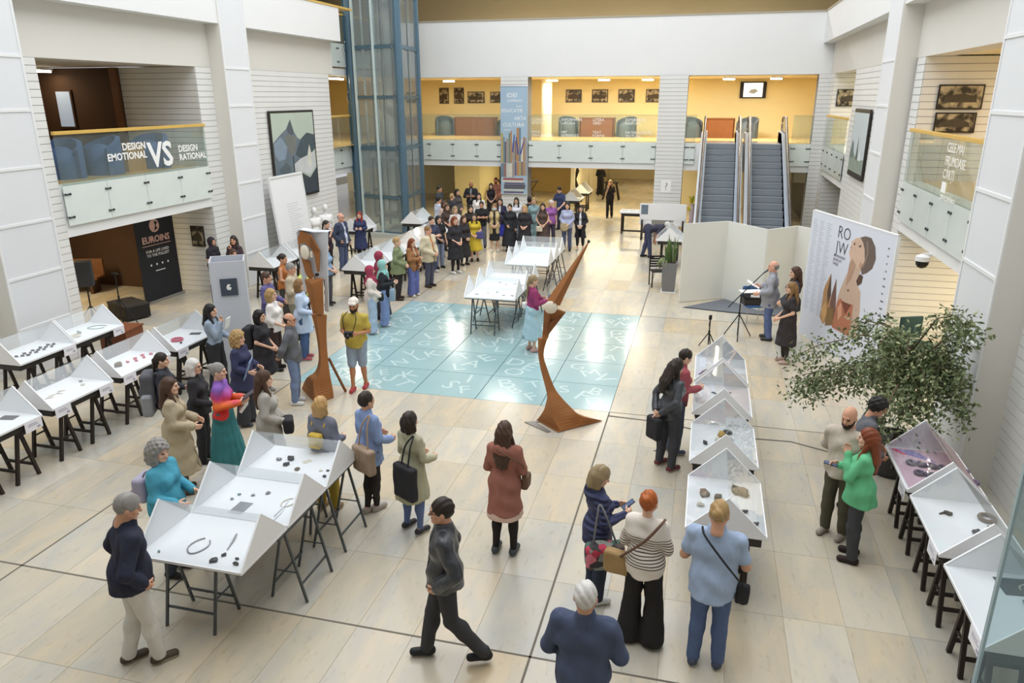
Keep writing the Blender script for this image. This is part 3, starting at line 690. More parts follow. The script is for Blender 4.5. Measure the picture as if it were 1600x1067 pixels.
def _ramp_mat(key, axis_scale, stops, kind='z', interp='LINEAR', rough=.85):
    m = bpy.data.materials.new(key); m.use_nodes = True; nt = m.node_tree; b = nt.nodes['Principled BSDF']; tc = nt.nodes.new('ShaderNodeTexCoord'); sp = nt.nodes.new('ShaderNodeSeparateXYZ'); cr = nt.nodes.new('ShaderNodeValToRGB'); cr.color_ramp.interpolation = interp
    nt.links.new(tc.outputs['Object'], sp.inputs[0]); nz = nt.nodes.new('ShaderNodeTexNoise'); nz.inputs['Scale'].default_value = 6; nt.links.new(tc.outputs['Object'], nz.inputs['Vector'])
    ad = nt.nodes.new('ShaderNodeMath'); ad.operation = 'MULTIPLY_ADD'; ad.inputs[1].default_value = axis_scale[2]; nt.links.new(nz.outputs['Fac'], ad.inputs[0]); nt.links.new(sp.outputs[2], ad.inputs[2])
    mr = nt.nodes.new('ShaderNodeMapRange'); mr.inputs[1].default_value = axis_scale[0]; mr.inputs[2].default_value = axis_scale[1]; nt.links.new(ad.outputs[0], mr.inputs[0]); nt.links.new(mr.outputs[0], cr.inputs[0])
    e = cr.color_ramp.elements; e[0].position, e[0].color = stops[0][0], lin(stops[0][1]) + (1,); e[1].position, e[1].color = stops[-1][0], lin(stops[-1][1]) + (1,)
    for p_, c_ in stops[1:-1]: q = e.new(p_); q.color = lin(c_) + (1,)
    nt.links.new(cr.outputs[0], b.inputs['Base Color']); b.inputs['Roughness'].default_value = rough; b.inputs['Specular IOR Level'].default_value = .2; return m
_st = [(0.0, '#e6ddd2')]
for _k in range(11): _st += [(.10 + .06 * _k, '#5a4f48'), (.122 + .06 * _k, '#e9e1d7')]
STRIPE = _ramp_mat('striped_knit', (.92, 1.42, .01), _st + [(1.0, '#e9e1d7')], interp='CONSTANT')
RAINBOW = _ramp_mat('rainbow_blouse', (.92, 1.45, .12), [(0, '#d8484a'), (.4, '#e0433f'), (.58, '#e8763a'), (.75, '#d2487e'), (1, '#8a63b5')])
QUILT = _ramp_mat('quilted_navy', (.8, 1.5, 0), [(0, '#3a3f5c'), (.5, '#41476a'), (1, '#3a3f5c')], rough=.5)
_nt = QUILT.node_tree; _wv = _nt.nodes.new('ShaderNodeTexWave'); _wv.bands_direction = 'Z'; _wv.inputs['Scale'].default_value = 4.5; _tc = _nt.nodes.new('ShaderNodeTexCoord'); _nt.links.new(_tc.outputs['Object'], _wv.inputs['Vector']); _bp = _nt.nodes.new('ShaderNodeBump'); _bp.inputs['Strength'].default_value = .8; _bp.inputs['Distance'].default_value = .03; _nt.links.new(_wv.outputs['Fac'], _bp.inputs['Height']); _nt.links.new(_bp.outputs['Normal'], _nt.nodes['Principled BSDF'].inputs['Normal'])
def pw(root, p):                               # a point of the person's own frame in the world
    s = root.scale[0]; a = root.rotation_euler[2]; c, n = math.cos(a), math.sin(a)
    return Vector((root.location.x + s * (p[0] * c - p[1] * n), root.location.y + s * (p[0] * n + p[1] * c), s * p[2]))
def carried(name, label, cat, root, loc, parts, rz=0.0, group=None, rx=0.0):
    """a carried thing: parts = [(name, mesh)]; placed in the person's frame but a thing of its own"""
    t = thing(name, label, cat, pw(root, loc), root.rotation_euler[2] + rz, group); t.rotation_euler[0] = rx
    for n, me in parts: link(n, me, t)
    return t
def soft_box(e, r, m, name='bag_body', h=.012, wr=.004):
    f = Field((-e[0] - .02, -e[1] - .02, -e[2] - .02), (e[0] + .02, e[1] + .02, e[2] + .02), h); f.box((0, 0, 0), e, r)
    f.bend(lambda x, y, z: wr * np.sin(25 * x + 3) * np.sin(21 * z + 1)); V, Q = f.nets(); return np_mesh(name, [(V, Q, 0)], [m])
def strap(path, m, w=.012, name='strap'):
    pts = [Vector(p) for p in path]; out = []
    for i in range(len(pts) - 1):
        p0, p1, p2, p3 = pts[max(i - 1, 0)], pts[i], pts[i + 1], pts[min(i + 2, len(pts) - 1)]
        for t in np.linspace(0, 1, 7)[:-1]:
            t = float(t); out.append(.5 * ((2 * p1) + (p2 - p0) * t + (2 * p0 - 5 * p1 + 4 * p2 - p3) * t * t + (3 * p1 - p0 - 3 * p2 + p3) * t ** 3))
    out.append(pts[-1]); return MB().tube(out, w, 6).mesh(name, m, True)
# ------------------------------------------------------------------ glass balustrades of the galleries
def balustrade(label, a, b, nrm, npan, zb=2.62, rail=True, z2=Z2, zr=ZR):
    a, b, n = Vector((*a, 0)), Vector((*b, 0)), Vector((*nrm, 0)); d = b - a; L = d.length; t = d / L
    o = thing('glass_balustrade', label, 'balustrade', (a.x, a.y, 0), math.atan2(t.y, t.x))
    sd = 1 if Vector((-t.y, t.x, 0)).dot(n) > 0 else -1; y0, y1 = sorted((sd * .05, sd * .062)); w = L / npan
    pf = MB().box(.006, w - .006, y0, y1, zb, z2 - .002).mesh('frosted_pane', FROST); pc = MB().box(.006, w - .006, y0, y1, z2, zr - .03).mesh('clear_pane', CLEAR)
    cl = MB().box(-.07, .07, y0 - .02, y1 + .02, -.012, .012).box(-.08, -.05, y0 - .025, y1 + .025, -.022, .022).box(.05, .08, y0 - .025, y1 + .025, -.022, .022).box(-.014, .014, min(0, y0), max(y1, 0), -.035, .0).mesh('clamp', DSTEEL)
    for i in range(npan):
        link('frosted_pane', pf, o, (i * w, 0, 0)); link('clear_pane', pc, o, (i * w, 0, 0))
    for i in range(npan + 1):
        for z in (zb + .17, z2 - .17): link('clamp', cl, o, (min(max(i * w, .09), L - .09), 0, z))
    if rail:
        q0, q1 = sorted((sd * .02, sd * .095)); bevel(MB().box(0, L, q0, q1, zr - .04, zr + .03).build('handrail', GOLDW, o), .008)
    return o
BL = balustrade('glass balustrade with oak handrail and white DESIGN VS lettering, left gallery', (XL, 12.62), (XL, 17.43), (1, 0), 4)
BR = balustrade('glass balustrade with oak handrail and tall white lettering, right gallery beside the plant', (XR, 12.9), (XR, 17.57), (-1, 0), 4)
balustrade('glass balustrade of the right gallery between the framed print and the escalators', (XR, 25.42), (XR, 29.78), (-1, 0), 4)
balustrade('glass balustrade in the back left corner, partly behind the lift', (XL - .55, 24.6), (XL - .55, YB - .1), (1, 0), 4)
balustrade('glass balustrade between the lift and the banner pillar, clear above and frosted below', (-12.5, YB), (-8.3, YB), (0, -1), 4, rail=False)
BB = balustrade('long glass balustrade with small white word pairs, between the two back pillars', (-7.13, YB), (-2.0, YB), (0, -1), 4, rail=False)
balustrade('narrow glass balustrade between the plain back pillar and the left escalator', (-.89, YB), (-.5, YB), (0, -1), 1, rail=False)
balustrade('glass balustrade to the right of the right escalator', (3.0, YB), (3.72, YB), (0, -1), 1, rail=False)
balustrade('glass balustrade of the top floor in the back left corner', (XL - .55, 24.95), (XL - .55, YB - .1), (1, 0), 4, zb=6.2, z2=7.0, zr=8.0)
for x0, x1 in ((-12.5, -8.3), (-7.13, -2.0), (-.89, -.5), (3.0, 3.72)): bx('trim_9', x0, x1, YB - .075, YB - .045, ZR - .035, ZR - .015, mat('rail_edge', '#cdbb8c', .3))
def letter(parent, s, size, m, loc, rot, align='LEFT', **k): return link('lettering', text_mesh(s, size, m, align, **k), parent, loc, rot)
# local frame of a balustrade: x along, -y/+y outwards
RB = (PI / 2, 0, 0)
letter(BL, 'VS', .78, PRINTW, (2.62, -.07, 3.6), RB, bold=.022)
letter(BL, 'DESIGN\nEMOTIONAL', .215, PRINTW, (2.56, -.07, 4.03), RB, 'RIGHT', bold=.006, line=.95)
letter(BL, 'DESIGN\nRATIONAL', .215, PRINTW, (3.68, -.07, 3.87), RB, bold=.006, line=.95)
RB2 = (PI / 2, 0, PI)
letter(BR, 'CELE MAI\nFRUMOASE\nC\u0102R\u021aI', .225, PRINTW, (1.94, .07, 4.22), RB2, line=1.0)
MB().box(-.13, .13, -.002, .002, -.09, .09).build('white_square', PRINTW, BR, (1.76, .072, 3.62))
letter(BR, 'DIN ROM\u00c2NIA', .13, PRINTW, (1.9, .07, 3.40), RB2)
for i, (x, t1, t2) in enumerate(((.12, 'CONTEXT\nESTETIC', 'MASA\nTIPOGRAFICA'), (1.36, 'INFORMATIE\nLOCALA', 'MIT\nREFERINTE'), (2.62, 'LITERA\nGRID', 'TEXT\nFORMA'), (3.9, 'EXPERIENTA\nRASPUNS', 'MATERIALITATE\nTEXTURA'))):
    letter(BB, t1, .145, PRINTW, (x, -.07, 4.22), RB, line=.9); letter(BB, t2, .145, PRINTW, (x, -.07, 3.74), RB, line=.9)

# ------------------------------------------------------------------ escalators
STEP = mat('escalator_step', '#7f878f', .5, .08, 30); SKIRT = mat('escalator_skirt', '#b9c6d8', .3, .05, 6, metal=.35); DECK = mat('escalator_deck', '#e6ebf2', .25, .04, 6, metal=.3)
HAND = mat('escalator_handrail', '#3c3230', .4); BALG = glass('balustrade_tint', '#c9c8c2', .30)
def escalator(label, x0, x1):
    """steps between x0 and x1, rising along +y from z 0 to the gallery"""
    t = thing('escalator', label, 'escalator', ((x0 + x1) / 2, 24.6, 0)); w = (x1 - x0) / 2; s = .3464 ; nst = 17; y_t = 5.95
    stp = MB().box(-w, w, 0, .40, -.16, 0).mesh('step', STEP); rib = MB()
    rib.box(-w, w, -.004, 0, -.19, -.012)
    rib.box(-w, w, -.008, .03, -.012, .002)
    rm = rib.mesh('riser', mat('escalator_riser', '#8d959d', .5, .05, 20))
    for i in range(nst):
        y = i * s; o = link('step', stp, t, (0, y, (i + 1) * .2018)); link('riser', rm, o)
    for sx in (-1, 1):
        xa = sx * (w + .01); xb = sx * (w + .24); a, b = sorted((xa, xb)); c, d = sorted((xa, xa + sx * .06))
        prof = lambda z0: [(-1.2, z0), (0, z0), (y_t, 3.43 + z0), (7.3, 3.43 + z0)]
        for (p, q, z0, z1, m, n) in ((c, d, -.25, .42, SKIRT, 'skirt_panel'), (a, b, -.5, .36, DECK, 'outer_deck')):
            lo, up = prof(z0), prof(z1); mb = MB()
            for i in range(3): mb.prism([(p, lo[i][0], lo[i][1]), (p, lo[i + 1][0], lo[i + 1][1]), (p, up[i + 1][0], up[i + 1][1]), (p, up[i][0], up[i][1])], (q - p, 0, 0))
            mb.build(n, m, t)
        xm = sx * (w + .12); mb = MB(); lo, up = prof(.36), prof(.92)
        for i in range(3): mb.prism([(xm - .008, lo[i][0], lo[i][1]), (xm - .008, lo[i + 1][0], lo[i + 1][1]), (xm - .008, up[i + 1][0], up[i + 1][1]), (xm - .008, up[i][0], up[i][1])], (.016, 0, 0))
        mb.build('balustrade_panel', BALG, t)
        path = [(xm, -1.2, .95), (xm, 0, .95), (xm, y_t, 4.38), (xm, 7.0, 4.38)] + [(xm, 7.0 + .28 * math.sin(k), 4.10 + .28 * math.cos(k)) for k in np.linspace(.3, PI - .2, 7)] + [(xm, 6.9, 3.82)]
        MB().tube(path, .042, 8).build('handrail', HAND, t, smooth=True)
        MB().tube([(p[0], p[1], p[2] - .05) for p in path[:4]], .022, 6).build('guide_rail', CHROME, t, smooth=True)
    MB().box(-w, w, 5.95, 7.4, 3.40, 3.442).build('landing_plate', CHROME, t)
    MB().prism([(-w, 0, -.3), (-w, y_t, 3.1), (-w, y_t, 2.5), (-w, 0, -.9)], (2 * w, 0, 0)).build('truss', DECK, t)
escalator('left escalator with dark grey steps, nearer the plain back pillar', -.06, .99); escalator('right escalator with dark grey steps, nearer the right wall', 1.57, 2.62)
area = None

# ------------------------------------------------------------------ glass lift
BLUE = mat('lift_blue_steel', '#5a7587', .4, .08, 4, metal=.3); PALEP = mat('lift_pale_post', '#c3d3d4', .4, .05, 4); LG_ = glass('lift_glass', '#c4cfd3', .24)  # pale grey body of the lift panes stands in for haze and reflections
lt = thing('glass_lift', 'tall glass lift shaft with blue steel posts and rings', 'lift', (-12.1, 27.9, 0))
P = [Vector((-.95, -1.0, 0)), Vector((1.13, -1.45, 0)), Vector((.86, 1.1, 0)), Vector((-1.15, 1.4, 0))]; ZL = 13.0
for i, p in enumerate(P):
    r_ = .15 if i == 1 else .11; MB().lathe([(r_, 0), (r_, ZL)], 12, (p.x, p.y, 0)).build('post', BLUE, lt, smooth=False)
for fct in (.09, .5):
    q = P[0].lerp(P[1], fct); MB().box(-.045, .045, -.045, .045, 0, ZL).build('glazing_post', PALEP, lt, (q.x, q.y - .02, 0))
q = P[1].lerp(P[2], .5); MB().box(-.025, .025, -.025, .025, 0, ZL).build('glazing_post', mat('lift_dark_post', '#6f7a7c', .5), lt, (q.x, q.y, 0))
RZ = [0.12, 1.5, 3.31, 5.14, 6.87, 8.7, 10.5, 12.3]
for i in range(4):
    a, b = P[i], P[(i + 1) % 4]
    for z in RZ: MB().bar(a + Vector((0, 0, z)), b + Vector((0, 0, z)), .07, .13).build('ring_beam', BLUE, lt)
    if i == 3: continue
    for k in range(len(RZ) - 1):
        n = (b - a).normalized(); MB().bar(a + n * .14 + Vector((0, 0, (RZ[k] + RZ[k + 1]) / 2)), b - n * .12 + Vector((0, 0, (RZ[k] + RZ[k + 1]) / 2)), .012, RZ[k + 1] - RZ[k] - .16).build('glass_pane', LG_, lt)
for k in range(1, 6):
    for p in (P[1], P[0]): MB().tube([p + Vector((-.1, -.16, RZ[k] - .2)), p + Vector((-.14, -.2, RZ[k])), p + Vector((-.1, -.16, RZ[k] + .22))], .018, 6).build('spider_clamp', CHROME, lt, smooth=True)
SH = mat('lift_shaft_wall', '#b9c4c4', .6, .1, 1.5)
MB().box(-.16, .10, -.06, .06, 0, ZL).build('corner_cover', mat('lift_dark_blue', '#3d6480', .5, .06, 2), lt, (P[0].x - .08, P[0].y + .12, 0)); MB().box(-.35, .35, -.03, .03, 0, ZL).build('shaft_wall', SH, lt, (-.35, 1.1, 0))
for x, y in ((-.8, -.2), (-.62, .5), (.0, 1.05), (.35, 1.0), (.62, .2), (.7, .75)): MB().box(-.035, .035, -.02, .02, 0, ZL).build('vertical_rail', mat('lift_pale_rail', '#cdd8d8', .5), lt, (x, y, 0))
for x, y in ((-.45, .7), (-.1, .9), (.25, .8), (.5, .55), (-.7, .3)): MB().box(-.03, .03, -.04, .04, 0, ZL).build('guide_rail', mat('guide_steel', '#5d6a70', .4, .1, 5, metal=.5), lt, (x, y, 0))
for x in (-.3, -.22, .12, .2, .42): MB().tube([(x, .4, .5), (x, .4, ZL)], .012, 5).build('cable', DSTEEL, lt)
MB().box(-.55, .45, -.55, .35, .6, .75).box(-.55, .45, -.55, .35, 2.75, 2.9).build('cab', mat('lift_cab_metal', '#8f979a', .35, .08, 4, metal=.6), lt)
for x, y in ((-.55, -.55), (.4, -.55), (.4, .3), (-.55, .3)): MB().box(x, x + .05, y, y + .05, .75, 2.75).build('cab_post', DSTEEL, lt)
MB().box(-1.2, 1.35, -1.6, 1.5, 0, .14).build('base_kerb', mat('lift_kerb', '#b9bdb6', .6), lt)

# ------------------------------------------------------------------ display cases on trestles
CASEW = mat('case_white', '#f0f1f3', .5, .015, 3); CASEG = glass('case_glass', '#f7fafb', .02); UNDER = mat('case_black_board', '#34312f', .55, .1, 8)
WOODB = mat('black_stained_wood', '#2b221d', .55, .2, 14); GREYM = mat('grey_painted_steel', '#5c6164', .4, .1, 20, metal=.5)
W_, L_, ZC, HG = .82, 1.18, .90, .40
case_me = {
    'tray': MB().box(-W_ / 2, W_ / 2, -L_ / 2, L_ / 2, ZC - .028, ZC).mesh('tray', CASEW),
    'gable': MB().prism([(-W_ / 2, -.01, ZC), (W_ / 2, -.01, ZC), (0, -.01, ZC + HG)], (0, .02, 0)).mesh('gable', CASEW),
    'pane_l': MB().prism([(-W_ / 2 + .01, -L_ / 2 + .01, ZC + .002), (-.002, -L_ / 2 + .01, ZC + HG - .01), (.001, -L_ / 2 + .01, ZC + HG - .014), (-W_ / 2 + .016, -L_ / 2 + .01, ZC + .002)], (0, L_ - .02, 0)).mesh('glass_pane', CASEG),
    'pane_r': MB().prism([(W_ / 2 - .01, -L_ / 2 + .01, ZC + .002), (W_ / 2 - .016, -L_ / 2 + .01, ZC + .002), (-.001, -L_ / 2 + .01, ZC + HG - .014), (.002, -L_ / 2 + .01, ZC + HG - .01)], (0, L_ - .02, 0)).mesh('glass_pane', CASEG),
    'board': MB().box(-W_ / 2 + .05, W_ / 2 - .05, -L_ / 2 + .02, L_ / 2 - .02, ZC - .13, ZC - .028).mesh('support_board', UNDER),
    'boardthin': MB().box(-W_ / 2 + .02, W_ / 2 - .02, -L_ / 2 + .02, L_ / 2 - .02, ZC - .05, ZC - .028).mesh('support_board', UNDER)}
CARD = mat('caption_card', '#f4f3fa', .6, .01); CARDT = mat('caption_text', '#a9a8b8', .7)
card_me = MB().box(-.002, .002, -.14, .14, -.16, .0).mesh('caption_card', CARD)
cardt_me = MB().box(.002, .004, -.09, .05, -.06, -.05).box(.002, .004, -.09, .08, -.085, -.075).box(.002, .004, .05, .1, -.14, -.11).mesh('caption_text', CARDT)
def case(label, x, y, rz=0.0, thin=False, cards=(), group=None):
    o = thing('display_case', label, 'display case', (x, y, 0), rz, group)
    link('tray', case_me['tray'], o)
    for s in (-1, 1): link('gable', case_me['gable'], o, (0, s * (L_ / 2 - .012), 0))
    link('glass_pane', case_me['pane_l'], o); link('glass_pane', case_me['pane_r'], o)
    link('support_board', case_me['boardthin' if thin else 'board'], o)
    for sx, yy in cards:
        c = link('caption_card', card_me, o, (sx * (W_ / 2 + .004), yy, ZC - .004), (0, 0, 0 if sx > 0 else PI)); link('caption_text', cardt_me, c)
    return o
def trestle_meshes(m, top, r, w, sp, nm):
    leg = []
    for sx in (-1, 1):
        for sy in (-1, 1): leg.append(MB().bar((sx * w / 2, sy * .02, top - r), (sx * w / 2, sy * sp / 2, 0), r, r).mesh('leg', m))
    beam = MB().box(-w / 2 - .12, w / 2 + .12, -.03, .03, top - .05, top).mesh('top_beam', m)
    st = [MB().bar((-w / 2, sy * sp * .36, top * .24), (w / 2, sy * sp * .36, top * .24), r * .8).mesh('stretcher', m) for sy in (-1, 1)]
    br = [MB().bar((sx * w / 2, -sp * .27, top * .42), (sx * w / 2, sp * .27, top * .42), r * .5).mesh('brace', m) for sx in (-1, 1)]
    return leg, beam, st, br
TRW, TRM = trestle_meshes(WOODB, ZC - .13, .042, .5, .36, 'w'), trestle_meshes(GREYM, ZC - .05, .024, .56, .42, 'm')
def trestle(label, x, y, rz=0.0, kind=TRW, group=None):
    o = thing('trestle', label, 'trestle', (x, y, 0), rz, group)
    for me in kind[0]: link('leg', me, o)
    link('top_beam', kind[1], o)
    for me in kind[2]: link('stretcher', me, o)
    for me in kind[3]: link('brace', me, o)
CASES = {}
def row(key, x, ys, descs, cards):
    for (y0, y1), dsc in zip(ys, descs):
        y = (y0 + y1) / 2; CASES[key + str(len([k for k in CASES if k.startswith(key)]))] = case('white gabled display case ' + dsc, x, y, 0, False, cards)
        for s, wd in ((-1, 'near'), (1, 'far')): trestle('%s black trestle under the case %s' % (wd, dsc), x, y + s * .30)
row('RG', .47, ((6.93, 8.12), (8.46, 9.65), (9.98, 11.17), (11.3, 12.48)), ('of brown stones, right of centre', 'with yellow lumps, right of centre', 'right of centre, third from us', 'right of centre, farthest from us'), ())
row('RW', 2.89, ((8.34, 9.52), (7.05, 8.23), (5.72, 6.9)), ('lined with pink print, by the right wall', 'with bird-like pieces by the right wall', 'with a black mat by the right wall'), ((-1, -.40),))
row('LW', -9.25, ((6.5, 7.7), (7.87, 9.05), (9.22, 10.4), (10.55, 11.73)), ('of the outer left row, cut by the picture edge', 'of the outer left row, with pale strips', 'holding pink pieces in the outer left row', 'of the outer left row, beside the totem'), ((1, -.42), (1, .42)))
row('LB', -11.32, ((9.3, 10.46), (10.49, 11.66)), ('of small dark pieces in the inner left row', 'with a green collar in the inner left row'), ((1, .44),))
row('ML', -11.25, ((17.0, 18.2), (18.3, 19.5)), ('by the leaning text panel, nearer one', 'by the leaning text panel, farther one'), ())
row('EL', -11.4, ((22.66, 23.85), ), ('behind the red-haired woman in navy',), ((1, .42),))
row('E2', -10.0, ((24.6, 25.8), ), ('just right of the lift, behind the crowd',), ())
LRY = [(17.22 + 1.26 * i, 17.22 + 1.26 * i + 1.2) for i in range(5)]
row('LR', -8.6, LRY, ('first of the long row, by the headscarf women', 'second of the long row, behind olive jacket', 'third of the long row behind the beige blazer', 'fourth of the long row, behind the navy vest', 'last of the long row, farthest from us'), ())
row('BK', -5.6, ((31.9, 33.1), (34.6, 35.8)), ('in the back hall behind the blue-shirted man', 'deep in the back hall'), ())
row('BK', -6.9, ((26.9, 28.1),), ('behind the crowd beneath the banner pillar',), ())
row('BR', -.95, ((23.3, 24.5),), ('by the bending person near the snake plant',), ())
def island(key, x0, x1, ys, nm, descs):
    for y, dsc in zip(ys, descs): CASES[key + str(ys.index(y))] = case('white gabled display case ' + dsc, (x0 + x1) / 2, y, PI / 2, True, ())
    ym = (ys[0] + ys[-1]) / 2
    trestle('grey steel trestle at the front left of ' + nm, x0 + .42, ys[0] - .08, 0, TRM); trestle('grey steel trestle, right side middle, of ' + nm, x1 - .08, ys[0] + .68, PI / 2, TRM)
    trestle('grey steel trestle right side, far end, of ' + nm, x1 - .10, ys[2] - .05, PI / 2, TRM); trestle('grey steel trestle, left side middle, of ' + nm, x0 + .12, ym + .1, PI / 2, TRM); trestle('grey steel trestle at the far left of ' + nm, x0 + .45, ys[2] + .12, 0, TRM)
island('CL', -5.15, -3.93, (5.53, 6.37, 7.21), 'the island in the left foreground', ('in the left foreground island, front, with a necklace', 'in the left foreground island, middle, with a dark photo', 'in the left foreground island, back, beside the yellow backpack'))
island('CT', -5.08, -3.85, (15.72, 16.55, 17.38), 'the island on the glass floor', ('on the glass floor island, nearest of three', 'on the glass floor island, middle of three', 'on the glass floor island, farthest of three'))
island('CU', -5.05, -3.87, (19.28, 20.12, 20.96), 'the island beyond the glass floor', ('on the island beyond the glass floor, nearest', 'on the island beyond the glass floor, middle', 'on the island beyond the glass floor, farthest'))
# small jewellery pieces lying in the cases
JD = mat('blackened_silver', '#3a3a3c', .4, .2, 30, metal=.6); JS = mat('silver_grey', '#9a9a9c', .35, .2, 30, metal=.6); JB = mat('brown_stone', '#7d6d58', .7, .3, 25, bump=.5); JP = mat('pink_enamel', '#c9576f', .5, .2, 20); JG = mat('green_grey_enamel', '#7f9a93', .5, .2, 20); JY = mat('yellow_enamel', '#c79a2a', .5, .2, 20); JC = mat('cream_resin', '#d8cfbf', .6, .1, 20)
jr = random.Random(21)
def lump(m, r, seed):
    k = ('lump', m.name, seed % 3)
    if k in _cache: return _cache[k]
    bm = bmesh.new(); bmesh.ops.create_icosphere(bm, subdivisions=2, radius=1); q = random.Random(seed)
    ph = [q.random() * 6 for _ in range(3)]
    for v in bm.verts:
        c = v.co; v.co = c * (1 + .28 * math.sin(3 * c.x + ph[0]) * math.cos(4 * c.y + ph[1]) + .12 * math.sin(7 * c.z + ph[2])); v.co.z = max(v.co.z * .55, -.42)
    me = bpy.data.meshes.new('piece'); bm.to_mesh(me); bm.free(); me.materials.append(m); me.shade_smooth(); _cache[k] = me; return me
def piece(kind, ck, lx, ly, m, r, dsc, rz=None):
    lx = max(-.30, min(.30, lx)) if kind == 'lump' else lx
    c = CASES[ck]; a = c.rotation_euler[2]; x = c.location.x + lx * math.cos(a) - ly * math.sin(a); y = c.location.y + lx * math.sin(a) + ly * math.cos(a); rz = jr.uniform(0, 6) if rz is None else rz
    grp = None
    if kind == 'lump':
        o = link('jewellery_piece', lump(m, r, jr.randint(0, 99)), None, (x, y, ZC + r * .42), (0, 0, rz)); o.scale = (r, r * jr.uniform(.55, 1), min(r, max(.012, .55 * HG * (1 - (abs(lx) + r * 1.2) / .41)))); o.location.z = ZC + o.scale[2] * .44
    elif kind == 'loop':
        pts = [(r * math.cos(t) * (1 + .12 * math.sin(2 * t)), r * .72 * math.sin(t), .008) for t in np.linspace(.5, 2 * PI - .3, 22)]
        o = MB().tube(pts, .007, 6).build('necklace', m, None, (x, y, ZC), (0, 0, rz), True)
        for t in np.linspace(3.9, 5.6, 6): pass
    elif kind == 'plate':
        o = bevel(MB().box(-r, r, -r * .66, r * .66, 0, .006).build('dark_card', m, None, (x, y, ZC), (0, 0, rz)), .002, 1)
    elif kind == 'rod':
        o = MB().tube([(-r, 0, .008), (-r * .3, .008, .012), (r, 0, .008)], [.008, .012, .005], 7).build('jewellery_piece', m, None, (x, y, ZC), (0, 0, rz), True)
    elif kind == 'cuff':
        o = MB().tube([(r * math.cos(t), r * math.sin(t), .02) for t in np.linspace(0, 2 * PI, 19)[:-1]], .02, 7, True).build('bracelet', m, None, (x, y, ZC + .007), (0, 0, rz), True)
    nm = {'lump': 'piece', 'loop': 'necklace', 'plate': 'flat card', 'rod': 'slim brooch', 'cuff': 'round bracelet'}[kind]
    tag(o, dsc, 'jewellery', 'jewellery pieces laid out in the display cases'); return o
WHERE = {'CL0': 'front case of the left foreground island', 'CL1': 'middle case of the left foreground island', 'CL2': 'back case of the left foreground island', 'RG0': 'nearest case right of centre', 'RG1': 'second case right of centre', 'RG2': 'third case right of centre', 'RG3': 'farthest case right of centre',
         'RW0': 'pink-lined case by the right wall', 'RW1': 'middle case by the right wall', 'RW2': 'nearest case by the right wall', 'LW0': 'outer left case at the picture edge', 'LW1': 'second outer left case', 'LW2': 'outer left case of pink pieces', 'LW3': 'outer left case beside the grey totem', 'LB0': 'inner left case of dark pieces', 'LB1': 'inner left case with the green collar', 'CT0': 'nearest case on the glass floor island', 'CT1': 'middle case on the glass floor island'}
def P_(ck, kind, lx, ly, m, r, adj, rz=None): piece(kind, ck, lx, ly, m, r, adj + ' in the ' + WHERE[ck], rz)
# island cases are turned: local x runs to the far side, local -y to the right
P_('CL0', 'loop', -.12, .08, JS, .13, 'large grey necklace loop', 1.4); P_('CL0', 'rod', .02, -.20, JS, .14, 'long grey leaf-shaped brooch', -1.3); P_('CL0', 'lump', -.20, -.26, JD, .028, 'small dark bead'); P_('CL0', 'lump', -.30, -.22, JD, .042, 'elongated dark lump'); P_('CL0', 'lump', -.22, -.42, JD, .022, 'tiny dark stud at the right edge'); P_('CL0', 'lump', -.32, -.46, JD, .034, 'dark branching brooch in the corner'); P_('CL0', 'lump', -.33, .4, JG, .02, 'tiny green pin')
P_('CL1', 'plate', -.22, .10, mat('dark_photo_card', '#8d8f96', .4, .3, 4), .12, 'dark photo card', 1.57); P_('CL1', 'lump', -.08, .3, JS, .02, 'tiny grey stud at left'); P_('CL1', 'lump', .05, .12, JS, .022, 'tiny grey stud beside the photo'); P_('CL1', 'lump', .13, -.02, JS, .03, 'pair-like grey stud'); P_('CL1', 'lump', .1, -.4, JB, .022, 'tiny brown stud'); P_('CL1', 'rod', -.12, -.34, CASEW, .17, 'long white folded strip', -1.5); P_('CL1', 'rod', -.27, -.38, CASEW, .15, 'second white folded strip', -1.5); P_('CL1', 'lump', .03, .28, JG, .02, 'tiny green stud'); P_('CL1', 'loop', .0, -.35, JC, .09, 'pale thin loop', 1.2)
P_('CL2', 'lump', .10, .16, JD, .05, 'tall black cluster'); P_('CL2', 'lump', -.05, .14, JD, .04, 'round black bead'); P_('CL2', 'lump', .05, .30, JS, .035, 'grey knotted piece'); P_('CL2', 'plate', .10, -.06, JC, .055, 'pale square tablet'); P_('CL2', 'lump', -.12, -.05, JB, .03, 'brown disc'); P_('CL2', 'lump', .04, -.48, JD, .03, 'dark stud at the far right'); P_('CL2', 'lump', -.06, -.42, JD, .02, 'small dark stud near the right gable'); P_('CL2', 'lump', -.2, -.45, JD, .024, 'dark round stud in the corner'); P_('CL2', 'lump', -.08, -.34, JC, .02, 'tiny pale stud')
P_('RG0', 'lump', -.22, .16, JB, .085, 'wide brown stone slab'); P_('RG0', 'lump', -.07, .1, JB, .05, 'thin brown stone chip'); P_('RG0', 'lump', .18, .28, JB, .10, 'large pale brown knuckle stone'); P_('RG0', 'lump', .12, .36, JD, .05, 'black wedge against the brown stone'); P_('RG0', 'lump', .2, -.14, JD, .04, 'small dark stone'); P_('RG0', 'lump', .3, -.36, JD, .055, 'dark striped stone at the edge'); P_('RG0', 'lump', -.26, -.1, JC, .04, 'pale crumpled piece')
P_('RG1', 'lump', -.02, .22, JY, .07, 'bright yellow knot'); P_('RG1', 'lump', .06, .32, JD, .06, 'black knot behind the yellow one'); P_('RG1', 'lump', -.05, .05, JC, .055, 'pale round piece'); P_('RG1', 'lump', .05, .08, JS, .08, 'grey long piece'); P_('RG1', 'lump', -.22, -.05, JD, .045, 'black cube-like piece')
